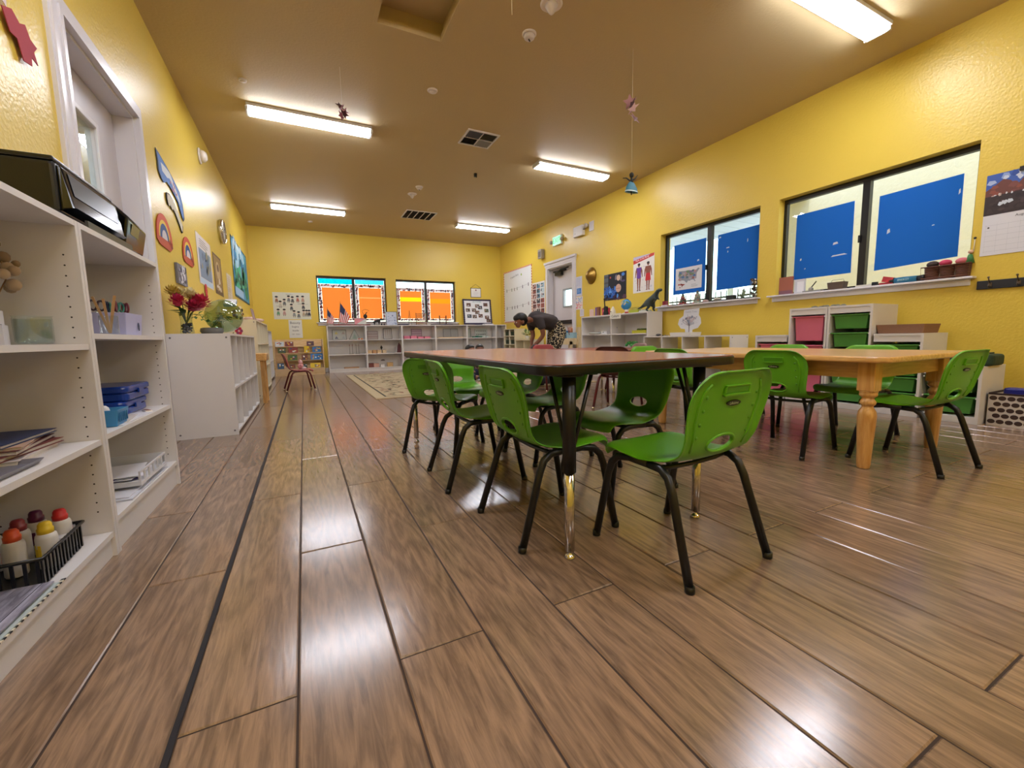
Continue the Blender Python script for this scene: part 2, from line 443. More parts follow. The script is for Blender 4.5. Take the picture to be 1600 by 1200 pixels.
b.box(xx, y0, .01, xx+.045, g0, DL[2]-.02, DOORM); b.box(xx, g1, .01, xx+.045, y1, DL[2]-.02, DOORM)
b.box(xx, g0, .01, xx+.045, g1, gz0, DOORM); b.box(xx, g0, gz1, xx+.045, g1, DL[2]-.02, DOORM)
d1 = tag(b.build('door_1'), kind='structure')
b = MB()
for a in ((g0-.03, gz0-.03, g0, gz1+.03), (g1, gz0-.03, g1+.03, gz1+.03), (g0, gz1, g1, gz1+.03), (g0, gz0-.03, g1, gz0)):
    b.box(xx+.04, a[0], a[1], xx+.058, a[2], a[3], WHITE2)
bevel(b.build('glazing_bead', d1), .004)
MB().box(xx+.02, g0, gz0, xx+.026, g1, gz1, PANE).build('pane', d1)
b = MB(); b.lathe([(.03,0),(.03,.01),(.012,.014),(.012,.05)], CHROME, 14, Matrix.Translation((xx+.045, 3.68, 1.0)) @ Matrix.Rotation(pi/2, 4, 'Y'))
b.tube([(xx+.095,3.69,1.0),(xx+.095,3.56,1.0)], .01, CHROME); b.build('door_handle', d1)
# right door
b = MB(); y0, y1 = DR[0]+.02, DR[1]-.02; g0, g1, gz0, gz1 = 7.30, 7.60, 1.36, 1.69; xx = XR+.11
b.box(xx, y0, .01, xx+.045, g0, DR[2]-.02, DOORM); b.box(xx, g1, .01, xx+.045, y1, DR[2]-.02, DOORM)
b.box(xx, g0, .01, xx+.045, g1, gz0, DOORM); b.box(xx, g0, gz1, xx+.045, g1, DR[2]-.02, DOORM)
d2 = tag(b.build('door_2'), kind='structure')
b = MB()
for a in ((g0-.03, gz0-.03, g0, gz1+.03), (g1, gz0-.03, g1+.03, gz1+.03), (g0, gz1, g1, gz1+.03), (g0, gz0-.03, g1, gz0)):
    b.box(xx-.014, a[0], a[1], xx, a[2], a[3], mat('grey_bead', '#9aa3a8', .4))
b.build('glazing_bead', d2)
MB().box(xx+.02, g0, gz0, xx+.026, g1, gz1, PANE).build('pane', d2)
b = MB(); b.box(xx-.07, 7.62, 2.02, xx-.002, 7.86, 2.09, BLACKP); b.tube([(xx-.06, 7.8, 2.10),(xx-.11, 7.55, 2.12),(xx-.05, 7.35, 2.14)], .012, BLACKP); b.box(xx-.05, 7.5, 2.10, xx-.0, 7.95, 2.13, BLACKP)
b.build('door_closer', d2)
b = MB(); b.box(xx-.05, 7.15, .98, xx-.001, 7.9, 1.06, mat('dark_push_bar', '#2a2c30', .35, .6)); b.build('push_bar', d2)

# ------------------------------------------------------------------ outside
STUCCO = mat('cream_stucco', '#efe0c6', .9, bump=1.0, bscale=30, vary=.06, vscale=14)
SOFFIT = mat('pale_soffit_boards', '#eef4fa', .8, bump=.4, bscale=20)
tag(MB().box(XL-20, -20, -.3, XR+25, 40, -.13, mat('outdoor_concrete', '#a8a59c', .9, vary=.1)).build('ground'), kind='structure')
tag(MB().box(6.55, -3, -.12, 6.75, 4.05, 3.4, STUCCO).build('neighbour_wall'), kind='structure')
s = MB()
s.box(XR+.2, 3.6, 2.62, 7.6, 9.0, 2.72, SOFFIT)
for k in range(18): s.box(XR+.25, 3.65+.3*k, 2.60, 7.55, 3.66+.3*k+.27, 2.619, SOFFIT)
tag(s.build('patio_roof'), kind='structure')
tag(MB().box(7.4, 5.35, -.12, 7.52, 5.47, 2.60, SOFFIT).build('patio_post'), kind='structure')
fe = thing('fence', 'dark metal picket fence seen outside the far right-hand window', 'fence', (8.5, 3.2, -.12))
r = MB(); r.box(-.02, 0, 1.62, .02, 7.5, 1.66, BLACKM); r.build('rail', fe); r = MB(); r.box(-.02, 0, .2, .02, 7.5, .24, BLACKM); r.build('rail', fe)
pm = MB().box(-.009, -.009, .05, .009, .009, 1.78, BLACKM).mesh('picket')
for k in range(54):
    o = bpy.data.objects.new('picket', pm); COL.objects.link(o); o.parent = fe; o.location = (0, .07+k*.138, 0)
# corridor seen through the glazed left door
tag(MB().box(-2.5, .5, -.12, -2.4, 12, 3.0, WALL).box(-2.4, 11.9, -.12, XL-.2, 12, 3.0, WALL).build('corridor_wall'), kind='structure')

# ------------------------------------------------------------------ ceiling fixtures
HOUS = mat('white_enamel', '#d9d9dc', .35)
DIFF = mat('lamp_diffuser', '#f2f4ff', .4, emit=LAMP)
def lamp(x, y, label):
    t = thing('ceiling_light', label, 'ceiling light', (x, y, H), 0, 'long ceiling lights')
    h = MB(); h.box(-.62, -.10, -.030, .62, .10, 0, HOUS); h.box(-.63, -.09, -.062, -.605, .09, -.0301, HOUS); h.box(.605, -.09, -.062, .63, .09, -.0301, HOUS)
    bevel(h.build('housing', t), .003)
    d = MB(); pr = [(-.085,-.0302),(-.082,-.052),(-.065,-.066),(.065,-.066),(.082,-.052),(.085,-.0302)]
    vs = [(-.604,y_,z_) for y_, z_ in pr]+[(.604,y_,z_) for y_, z_ in pr]; n = len(pr)
    fs = [(i,i+1,n+i+1,n+i) for i in range(n-1)]+[tuple(range(n-1,-1,-1)), tuple(range(n,2*n))]
    d.add(vs, fs, DIFF); d.build('diffuser', t)
    k = MB()
    for q in (-.3, 0, .3): k.ball((q, .10, -.018), .007, CHROME, 8, 4)
    k.build('screws', t)
    return t
l0 = lamp(.25, 5.36, 'long white lit ceiling light on the left beside the hanging leaf charm')
for x, y, s in ((3.72, 5.36, 'lit ceiling light in the middle right, left of the hanging dancer'),
                (.25, 8.80, 'lit ceiling light far left nearest the back left corner'),
                (3.72, 8.80, 'smallest lit ceiling light, near the back right corner'),
                (3.76, 1.96, 'large lit ceiling light cut by the top right edge'),
                (.25, 1.96, 'lit ceiling light overhead just left of the ceiling hatch, above the picture'),
                (.25, -1.0, 'lit ceiling light behind the viewer on the left'), (3.72, -1.0, 'lit ceiling light behind the viewer on the right')):
    copy_tree(l0, (x, y, H), 0, s)
copy_tree(l0, (-1.75, 6.1, 2.75), pi/2, 'added light brightening the corridor beyond the glazed door, out of sight')  # unseen lamp added to brighten what shows through the door glass
tag(MB().box(-2.4, 1.5, 2.75, XL-.2, 12, 2.85, HOUS).build('corridor_ceiling'), kind='structure')
# ------------------------------------------------------------------ tables
LAM = wood_mat('cherry_laminate', '#8e4a38', '#b0664c', .22, 'Y', 10, 5, bump=.03, coat=.2)
t1 = thing('activity_table', 'red-brown laminate table with thick black edge and black and chrome legs, nearest table', 'table', (0,0,0))
TX0, TX1, TY0, TY1, TZ = .61, 1.465, 1.01, 2.96, .628
o = MB().prism(rrect(TX0, TY0, TX1, TY1, .07, 6), TZ-.034, TZ-.002, BLACKP, smooth=True).build('edge_band', t1); bevel(o, .006, 3)
MB().prism(rrect(TX0+.004, TY0+.004, TX1-.004, TY1-.004, .067, 6), TZ-.004, TZ, LAM).build('table_top', t1)
def t1leg(x, y, sx, sy):
    b = MB(); b.lathe([(.0215,.285),(.0215,TZ-.035)], BLACKM, 18); b.lathe([(.045,TZ-.040),(.045,TZ-.0345)], BLACKM, 18)
    l = b.build('leg', t1, (x, y, 0))
    c = MB(); c.lathe([(.0005,0),(.017,0),(.019,.004),(.013,.012),(.006,.016),(.006,.024),(.016,.026),(.0165,.29)], CHROME, 18)
    c.build('leg_extension', l)
    for dx, dy in ((sx*.085, 0), (0, sy*.11)):
        s = MB(); s.tube([(dx*.08, dy*.08, .33), (dx, dy, TZ-.036)], .0065, BLACKM, 8); s.box(dx-.014, dy-.014, TZ-.040, dx+.014, dy+.014, TZ-.035, BLACKM)
        s.build('brace', l)
for x, y, sx, sy in ((.72,1.06,1,1),(1.32,1.08,-1,1),(.66,2.85,1,-1),(1.36,2.85,-1,-1)): t1leg(x, y, sx, sy)

t2 = thing('wooden_table', 'varnished pine table with turned legs and deep apron on the right', 'table', (0,0,0))
UX0, UX1, UY0, UY1, UZ = 2.448, 3.47, .96, 2.55, .582
o = MB().prism(rrect(UX0, UY0, UX1, UY1, .05, 6), UZ-.030, UZ, PINE, smooth=True).build('table_top', t2); bevel(o, .008, 3)
APR = wood_mat('pine_apron', '#b98f58', '#d2a96c', .35, 'Y', 10, 5, coat=.2, bump=.05)
for bx in ((2.535,1.113,2.56,2.397),(3.335,1.113,3.36,2.397)): MB().box(bx[0], bx[1], UZ-.115, bx[2], bx[3], UZ-.0305, APR).build('apron', t2)
APX = wood_mat('pine_apron_end', '#b98f58', '#d2a96c', .35, 'X', 10, 5, coat=.2, bump=.05)
for by in (1.06, 2.425): MB()  .box(2.598, by, UZ-.115, 3.297, by+.025, UZ-.0305, APX).build('apron', t2)
tp = [(.034,0),(.038,.02),(.043,.13),(.050,.24),(.052,.275),(.046,.300),(.031,.318),(.030,.326),(.040,.334),(.044,.344),(.040,.354),(.032,.360),(.032,.368),(.047,.378),(.049,.386),(.046,.394),(.052,.404)]
for x, y in ((2.56,1.075),(3.335,1.075),(2.56,2.435),(3.335,2.435)):
    b = MB(); b.lathe([(q*.78, z_) for q, z_ in tp], PINEX, 26); b.box(-.038,-.038,.404,.038,.038,UZ-.031, PINEX); bevel(b.build('leg', t2, (x, y, 0)), .004)

# ------------------------------------------------------------------ moulded chairs
def back_y(z):
    """rear surface of the moulded back, on its centre line"""
    if z < .40: return -.148-(z-.385)*.45
    return -.155-(z-.40)*.235-.10*(z-.40)**2
def chair_shell(m):
    prof = [(.198,.300,.150),(.200,.312,.158),(.196,.326,.164),(.18,.334,.168),(.12,.333,.174),(.06,.327,.175),(0,.321,.173),(-.05,.320,.169),(-.09,.326,.165),
            (-.116,.338,.161),(-.133,.358,.158),(-.143,.377,.157)]
    zt, r = .603, .085
    for z in (.40,.425,.45,.475,.50,.52,.535,.55,.562,.573,.583,.591,.597,.601,.603):
        w = .157+.020*min(1, (z-.38)/.12)
        if z > zt-r: w = w-r+(r*r-(z-(zt-r))**2)**.5
        prof.append((back_y(z), z, w))
    nt = 21; vs = []; fs = []
    for i, (y, z, w) in enumerate(prof):
        for k in range(nt):
            t = -1+2*k/(nt-1); t = math.copysign(abs(t)**.85, t); x = t*w; at = abs(t)
            yy, zz = y, z
            if i >= 9: yy = y + .016*(x/.17)**2*min(1, (i-8)/4)
            if i >= 10: yy -= .016*max(0, (abs(x)/max(w,.01)-.9)/.1)**1.5*min(1, (i-9)/3)
            if i >= len(prof)-2: yy -= .010*(i-len(prof)+3)/2
            if 2 <= i <= 9: zz = z + .010*t*t - (.012*at**10 if i < 7 else 0)
            if i <= 3: yy = y - .03*at**4
            vs.append((x, yy, zz))
    for i in range(len(prof)-1):
        for k in range(nt-1):
            a = i*nt+k; fs.append((a, a+1, a+nt+1, a+nt))
    b = MB(); b.add(vs, fs, m, True); o = b.build('seat_shell')
    s = o.modifiers.new('s', 'SOLIDIFY'); s.thickness = .0065; s.offset = -1
    su = o.modifiers.new('d', 'SUBSURF'); su.levels = 1; su.render_levels = 1
    # grip hole low in the back
    h = MB(); R = Matrix.Translation((0, -.15, .388)) @ Matrix.Rotation(pi/2, 4, 'X')
    h.lathe([(1,-.08),(1,.08)], m, 28, R @ Matrix.Diagonal((.054,.022,1,1)), smooth=False); c = h.build('cut')
    bo = o.modifiers.new('b', 'BOOLEAN'); bo.object = c; bo.operation = 'DIFFERENCE'; bo.solver = 'EXACT'
    bake(o); bpy.data.objects.remove(c)
    for p in o.data.polygons: p.use_smooth = True
    o.data.set_sharp_from_angle(angle=radians(35))
    return o
BADGE = mat('dark_badge', '#1d2412', .4); BADGET = mat('badge_letters', '#b9c4a0', .5)
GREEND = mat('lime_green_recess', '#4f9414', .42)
def make_chair(name, label, m, frame, badge=True, tips=None):
    t = thing(name, label, 'chair')
    sh = chair_shell(m); sh.parent = t
    # relief on the rear of the back
    def S(x, z, off=0): return (x, back_y(z)+.016*(x/.17)**2-off, z)
    def Am(z): return Matrix.Translation((0, back_y(z), z)) @ Matrix.Rotation(math.atan(.235), 4, 'X')
    if badge:
        for q in (-1, 1):
            b = MB(); b.tube([S(q*x, z) for x, z in ((.118,.37),(.124,.41),(.132,.46),(.134,.51),(.126,.55),(.108,.572))], .0045, m, 8); b.build('rib', t)
            for z in (.535,.495,.455,.415):
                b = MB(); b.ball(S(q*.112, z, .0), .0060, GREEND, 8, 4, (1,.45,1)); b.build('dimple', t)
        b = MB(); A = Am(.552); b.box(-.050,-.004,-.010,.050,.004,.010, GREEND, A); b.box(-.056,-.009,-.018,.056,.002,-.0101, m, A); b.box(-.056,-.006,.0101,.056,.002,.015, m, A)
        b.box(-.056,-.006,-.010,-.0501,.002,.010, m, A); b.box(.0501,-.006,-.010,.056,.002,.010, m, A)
        bevel(b.build('handle_recess', t), .002)
        A = Am(.512)
        b = MB(); b.plate([(.031*cos(a*pi/10), .0085*sin(a*pi/10)) for a in range(20)], -.0035, .002, BADGE, A)
        bd = b.build('badge', t); bd['label'] = 'dark oval maker badge'
        lo = A @ Vector((0,-.0040,0)); lettering('Lifetime', .0125, BADGET, bd, lo, rx=pi/2+math.atan(.235))
        b = MB(); ring = [S(.060*cos(a*pi/16), .388+.028*sin(a*pi/16), -.001) for a in range(32)]
        b.tube(ring, .0045, m, 8, close=True); b.build('grip_rim', t)
    r = .0128
    for sx in (-1, 1):
        rear = MB(); rear.tube([(sx*.182,-.198,.004),(sx*.166,-.118,.255),(sx*.163,-.100,.292),(sx*.160,-.070,.312),(sx*.157,-.02,.314)], r, frame, 12)
        fr = MB(); fr.tube([(sx*.180,.196,.004),(sx*.166,.150,.245),(sx*.163,.136,.284),(sx*.160,.110,.308),(sx*.157,.06,.316),(sx*.157,-.02,.314)], r, frame, 12)
        for g, (px, py) in ((rear, (.182,-.198)), (fr, (.180,.196))):
            l = g.build('leg', t)
            c = MB(); c.lathe([(.0132,0),(.0142,.003),(.0136,.020)], tips or BLACKP, 12, Matrix.Translation((sx*px, py, 0))); c.build('foot_cap', l)
    b = MB(); b.tube([(-.158,-.055,.312),(-.10,-.058,.306),(0,-.06,.304),(.10,-.058,.306),(.158,-.055,.312)], .008, frame, 8)
    b.build('crossbar', t)
    b = MB(); b.tube([(-.158,.08,.315),(0,.08,.309),(.158,.08,.315)], .008, frame, 8); b.build('crossbar', t)
    return t
G1, G2 = 'lime green chairs round the red-brown table', 'lime green chairs round the pine table'
ch = make_chair('child_chair', 'lime green chair nearest the viewer, at the near end of the red-brown table', GREEN, BLACKM)
ch['group'] = G1; ch.location = (1.08, .955, 0); ch.rotation_euler.z = radians(2)
for x, y, a, lab, g in (
    (.80, 1.345, -90, 'lime green chair nearest on the left long side of the red-brown table', G1),
    (.755, 1.975, -92, 'middle lime green chair on the left long side of the red-brown table', G1),
    (.79, 2.60, -48, 'farthest lime green chair on the left long side, leftmost green chair', G1),
    (1.10, 3.04, 188, 'lime green chair at the far end of the red-brown table, facing the viewer', G1),
    (1.30, 1.52, 92, 'lime green chair on the right side of the red-brown table, its oval hole in view', G1),
    (1.285, 2.13, 92, 'lime green chair seen behind the near chrome leg of the red-brown table', G1),
    (1.30, 2.64, 95, 'lime green chair farthest on the right side of the red-brown table', G1),
    (2.62, 1.50, -86, 'lime green chair turning its back at the near left of the pine table', G2),
    (2.575, 2.20, -90, 'lime green chair behind, far left side of the pine table', G2),
    (2.87, 1.0, -4, 'lime green chair at the near right end of the pine table, rightmost chair', G2),
    (3.36, 1.50, 90, 'lime green chair beyond the pine table, mostly under its turned leg corner', G2),
    (3.38, 2.07, 90, 'lime green chair beyond the pine table, only its top rim showing', G2),
    (2.80, 2.70, 178, 'lime green chair at the far end of the pine table, seen edge over edge', G2)):
    c_ = copy_tree(ch, (x, y, 0), radians(a), lab, g)
    if a == -48: c_.scale.z = .98   # this one is tucked under the table top

# ------------------------------------------------------------------ red table group behind
t3 = thing('activity_table', 'smaller red-topped table with chrome legs standing behind the lime green chairs', 'table', (3.15, 3.85, 0))
o = MB().prism(rrect(-.42,-.62,.42,.62,.06,5), .53, .556, BLACKP, smooth=True).build('edge_band', t3)
MB().prism(rrect(-.416,-.616,.416,.616,.058,5), .555, .560, mat('red_laminate', '#9a3d36', .25, vary=.1)).build('table_top', t3)
for x, y in ((-.34,-.52),(.34,-.52),(-.34,.52),(.34,.52)):
    MB().lathe([(.02,.0),(.022,.006),(.008,.02),(.014,.024),(.014,.30)], CHROME, 12).build('leg_extension', MB().lathe([(.02,.29),(.02,.53)], BLACKM, 12).build('leg', t3, (x, y, 0)))
rc = make_chair('child_chair', 'maroon chair before the bending person, its curved back rising over the table', RED, REDM, False, CHROME)
rc.location = (2.98, 4.82, 0); rc.rotation_euler.z = radians(180); rc['group'] = 'maroon chairs round the red table'
MAUVE = mat('mauve_plastic', '#8f6a64', .45)
rc2 = copy_tree(rc, (3.66, 4.10, 0), radians(80), 'dusty mauve chair on the far side of the red table', 'maroon chairs round the red table')
rc3 = copy_tree(rc, (2.76, 3.20, 0), radians(-60), 'dark brown chair near the end of the red table, its slatted back turned', 'maroon chairs round the red table')
for c_, m_ in ((rc2, MAUVE), (rc3, mat('brown_plastic', '#5c2f2a', .45))):
    for k in c_.children:
        if k.name.startswith('seat_shell'): k.data = k.data.copy(); k.data.materials.clear(); k.data.materials.append(m_)
rc4 = copy_tree(rc, (-.10, 6.92, 0), radians(-82), 'red chair standing alone on the floor before the wooden book rack')
rc4['group'] = 'maroon chairs round the red table'; del rc4['group']
rc4.scale = (.95,.95,.9)
# two small things resting on the lone red chair
tg = thing('soft_toy', 'pale pink stuffed toy sitting on the lone red chair', 'toy', (-.07, 6.90, .308), radians(80))
b = MB(); b.ball((0,0,.045), .045, C('#d79a9d'), 12, 8, (1,.8,1)); b.build('body', tg)
b = MB(); b.ball((0,-.005,.105), .03, C('#e0b3b2'), 12, 8); b.ball((-.02,0,.135), .011, C('#d79a9d'), 8, 5, (1,.5,1.5)); b.ball((.02,0,.135), .011, C('#d79a9d'), 8, 5, (1,.5,1.5)); b.build('head', tg)
b = MB()
for s in (-1,1): b.ball((s*.03,-.05,.015), .016, C('#e6c9c4'), 8, 5, (1,1.8,1)); b.ball((s*.045,-.02,.06), .012, C('#d79a9d'), 8, 5, (1,1,1.8))
b.build('limbs', tg)

# ------------------------------------------------------------------ shelving
def bookcase(label, W, Hh, D, shelves, loc, rz, m=WHITE, cols=1, kick=.07, back=True, name='bookcase', t=.018, pins=False, group=None, top=True):
    """local x along the front, front at y=0, back at y=D"""
    o = thing(name, label, 'shelf', loc, rz, group)
    for k in range(cols+1):
        x = k*(W-t)/cols
        s = MB(); s.box(x, 0, 0, x+t, D, Hh, m); s.build('side_panel' if k in (0, cols) else 'divider', o)
    if top: MB().box(t, .0005, Hh-t, W-t, D, Hh, m).build('top_panel', o)
    for k in range(cols):
        x0 = k*(W-t)/cols+t; x1 = (k+1)*(W-t)/cols
        for z in shelves:
            MB().box(x0+.0005, .004, z-t, x1-.0005, D-.006, z, m).build('shelf', o)
    if kick: MB().box(t, .012, 0, W-t, .026, shelves[-1]-t, m).build('kick_board', o)
    if back: MB().box(t, D-.005, shelves[-1] if kick else 0, W-t, D, Hh-t, m).build('back_panel', o)
    if pins:
        hs = MB(); z = .16
        while z < Hh-.08:
            for xx in (t-.0, W-t):
                for yy in (.035, D-.05):
                    sgn = 1 if xx < W/2 else -1
                    hs.add([(xx+sgn*.0006, yy+.0028*cos(a*pi/3), z+.0028*sin(a*pi/3)) for a in range(6)], [tuple(range(6)) if sgn < 0 else tuple(range(5,-1,-1))], C('#241c16'))
            z += .032
        hs.build('pin_holes', o)
    return o
SH = []
nl = bookcase('white melamine bookcase nearest the viewer, cut by the left edge', .80, 1.10, .31, [.715,.402,.085], (-.615, 1.025, 0), RY, pins=True, group=None)
nr = bookcase('white melamine bookcase beside the left door, holding blue pencil cases', .80, 1.10, .31, [.75,.41,.12], (-.615, 1.827, 0), RY, pins=True)
# white cubby cabinet with a plain end panel
def cubby(label, W, Hh, D, cols, zs, loc, rz, m=WHITE, back=True, t=.016, name='cubby_cabinet', screws=True, group=None):
    o = thing(name, label, 'cabinet', loc, rz, group)
    MB().box(0, 0, 0, t, D, Hh, m).build('side_panel', o); MB().box(W-t, 0, 0, W, D, Hh, m).build('side_panel', o)
    MB().box(t, 0, Hh-t, W-t, D, Hh, m).build('top_panel', o)
    for z in zs: MB().box(t, .001, z-t, W-t, D-.006, z, m).build('shelf', o)
    lv = sorted([0 if not zs else min(zs)]+[z for z in zs if z > min(zs)]+[Hh-t])
    for a, c in zip(lv[:-1], lv[1:]):
        c2 = c-t if c != Hh-t else c
        for k in range(1, cols):
            x = k*(W-t)/cols; MB().box(x, .002, a, x+t*.8, D-.007, c2, m).build('divider', o)
    if back: MB().box(t, D-.006, 0, W-t, D-.001, Hh-t, m).build('back_panel', o)
    if screws:
        s = MB(); SC_ = mat('screw_head', '#77747a', .4, .5)
        for y in (.025, D-.025):
            for z in (.035, Hh-.03):
                for x, sg in ((0, -1), (W, 1)): s.lathe([(.007,0),(.006,.002)], SC_, 10, Matrix.Translation((x, y, z)) @ Matrix.Rotation(sg*pi/2, 4, 'Y'))
        s.build('screws', o)
    return o
cubby('white cubby cabinet with a plain end panel, carrying the bouquet', 1.74, .785, .39, 5, [.035,.37], (-.50, 3.81, 0), RY)
cc = cubby('tall cream cubby cabinet with a flower sticker on its end', 1.80, 1.0, .36, 5, [.05,.38,.70], (-.52, 6.16, 0), RY, CREAM)
b = MB(); CR = C('#c2214a')
for a in range(6): b.ell(.17+.026*cos(a*pi/3), .86+.03*sin(a*pi/3), .017, .02, CR if a % 2 else C('#8e3a6c'), -.0012)
b.ell(.17,.86,.012,.013,C('#d9a0b0'),-.0018); b.poly([(.10,.835),(.12,.85),(.112,.825)], C('#5c5a3c'),-.0012)
fs_ = b.build('flower_sticker', cc); fs_.rotation_euler.z = -pi/2; fs_.location = (0, .36, 0)
cubby('white cubby cabinet in the far left corner, last along the left wall', 1.86, .93, .33, 6, [.05,.36,.65], (-.58, 8.02, 0), RY)

# wooden workbench-like stand between the cabinets
ws = thing('wooden_stand', 'small pine play stand with thick top between the left cabinets', 'play stand', (-.56, 5.78, 0), 0)
o = MB().prism(rrect(-.16,-.17,.16,.17,.03,4), .50, .585, PINE).build('top_block', ws); bevel(o, .008)
MB().lathe([(.016,-.004),(.016,.0)], C('#22160c'), 14, Matrix.Translation((.161,-.0,.55)) @ Matrix.Rotation(pi/2, 4, 'Y')).build('hole', ws)
for x, y in ((.11,-.12),(.11,.12),(-.11,-.12),(-.11,.12)): bevel(MB().box(x-.022,y-.022,0,x+.022,y+.022,.499,PINEX).build('leg', ws), .003)
for z in (.12,.22,.32): MB().box(.10,-.10,z,.118,.10,z+.02,C('#8e5140')).build('rung', ws)

# right wall: tall bookcase, low open cubbies, stepped drawer units
bookcase('white double bookcase on the right wall under the dinosaur', 1.66, 1.06, .30, [.74,.40,.09], (4.60, 6.36, 0), RW, cols=2)
lc = cubby('low white open cubby cabinet under the window with the map', 1.42, .69, .32, 4, [.04,.36], (4.50, 4.68, 0), RW, back=False)

GBIN = mat('green_bin_plastic', '#4f8f3c', .4); PBIN = mat('pink_bin_plastic', '#d9708a', .4)
def step_unit(label, cols, loc, rz, group):
    """cols: [(x0, x1, height, bin material, [bin bottoms & heights])]"""
    o = thing('storage_unit', label, 'storage unit', loc, rz, group); D = .44; t = .018
    for x0, x1, hh, m, bins, left, right in cols:
        if left: MB().box(x0, 0, 0, x0+t, D, hh, WHITE).build('side_panel', o)
        if right: MB().box(x1-t, 0, 0, x1, D, hh, WHITE).build('side_panel', o)
        MB().box(x0+t, 0, hh-t, x1-t, D, hh, WHITE).build('top_panel', o)
        MB().box(x0+t, .004, hh-t-.05, x1-t, .018, hh-t, WHITE).build('top_rail', o)
        MB().box(x0+t, .0, 0, x1-t, D-.01, .05, WHITE).build('base_panel', o)
        MB().box(x0+t, D-.006, .05, x1-t, D-.001, hh-t, WHITE).build('back_panel', o)
        for zb, zh in bins:
            w0, w1 = x0+t+.006, x1-t-.006
            b = MB(); i = .018
            vs = []; 
            for (a, z) in ((i+.012, zb), (i, zb+zh-.012), (0, zb+zh-.012), (0, zb+zh)):
                vs += [(w0+a, .012+a*.8, z), (w1-a, .012+a*.8, z), (w1-a, D-.03-a, z), (w0+a, D-.03-a, z)]
            fs = [(0,3,2,1)]
            for k in range(3):
                for e in range(4): fs.append((4*k+e, 4*k+(e+1)%4, 4*k+4+(e+1)%4, 4*k+4+e))
            vs += [(w0+i, .03, zb+zh), (w1-i, .03, zb+zh), (w1-i, D-.05, zb+zh), (w0+i, D-.05, zb+zh), (w0+.03, .04, zb+.012), (w1-.03, .04, zb+.012), (w1-.03, D-.06, zb+.012), (w0+.03, D-.06, zb+.012)]
            for e in range(4): fs.append((12+e, 12+(e+1)%4, 16+(e+1)%4, 16+e)); fs.append((16+e, 16+(e+1)%4, 20+(e+1)%4, 20+e))
            fs.append((20,21,22,23)); b.add(vs, fs, m); bevel(b.build('bin', o), .003)
            r = MB()
            for x in (x0+t, x1-t-.006): r.box(x, .0, zb+zh-.014, x+.006, D-.02, zb+zh-.003, WHITE2)
            r.build('runner', o)
    return o
z3 = [(.74,.14),(.58,.13),(.42,.13)]
step_unit('white stepped storage unit with green bins, tall side left, beside the pink one',
  [(0,.345,.94,GBIN,[(.73,.13),(.565,.13),(.40,.13),(.235,.13),(.07,.13)],1,1),(.345,.69,.68,GBIN,[(.47,.12),(.33,.12),(.20,.12),(.07,.12)],0,1),(.69,1.03,.43,GBIN,[(.23,.12),(.07,.13)],0,1)],
  (4.40, 2.205, 0), RW, 'stepped storage units under the right windows')
step_unit('white stepped storage unit with pink bins, low side toward the back',
  [(0,.345,.43,PBIN,[(.07,.29)],1,0),(.345,.69,.68,PBIN,[(.34,.25),(.07,.22)],1,0),(.69,1.03,.94,PBIN,[(.62,.24),(.34,.24),(.07,.24)],1,1)],
  (4.40, 3.24, 0), RW, 'stepped storage units under the right windows')

# back wall: a run of low bookcases
xs_ = [.475, 1.305, 2.135, 2.965, 3.795]
desc = ['holding framed triangle cards', 'holding wooden boxes and a framed chart', 'with pink cards on its upper shelf', 'with a folded grey frame on its upper shelf', 'with green game pieces, below the photo board']
for x, d_ in zip(xs_, desc):
    bookcase('low white bookcase along the back wall, '+d_, .83, 1.065, .32, [.735,.405,.075], (x, 10.21, 0), 0, group='low bookcases along the back wall')
bookcase('short white shelf unit filling the back right corner', .30, 1.065, .30, [.735,.405,.075], (4.63, 10.23, 0), 0)
# cabinets in the right back corner by the door
cubby('white corner cabinet with dark green trays behind the bending person', .62, .93, .30, 2, [.05,.30,.55,.76], (4.62, 9.75, 0), RW, CREAM)
cubby('low cream cabinet carrying the leafy potted plant', .85, .66, .30, 2, [.05,.35], (4.62, 9.10, 0), RW, CREAM)
b = MB()
DG = C('#22331f')
for k in range(4):
    for x in (0,): pass
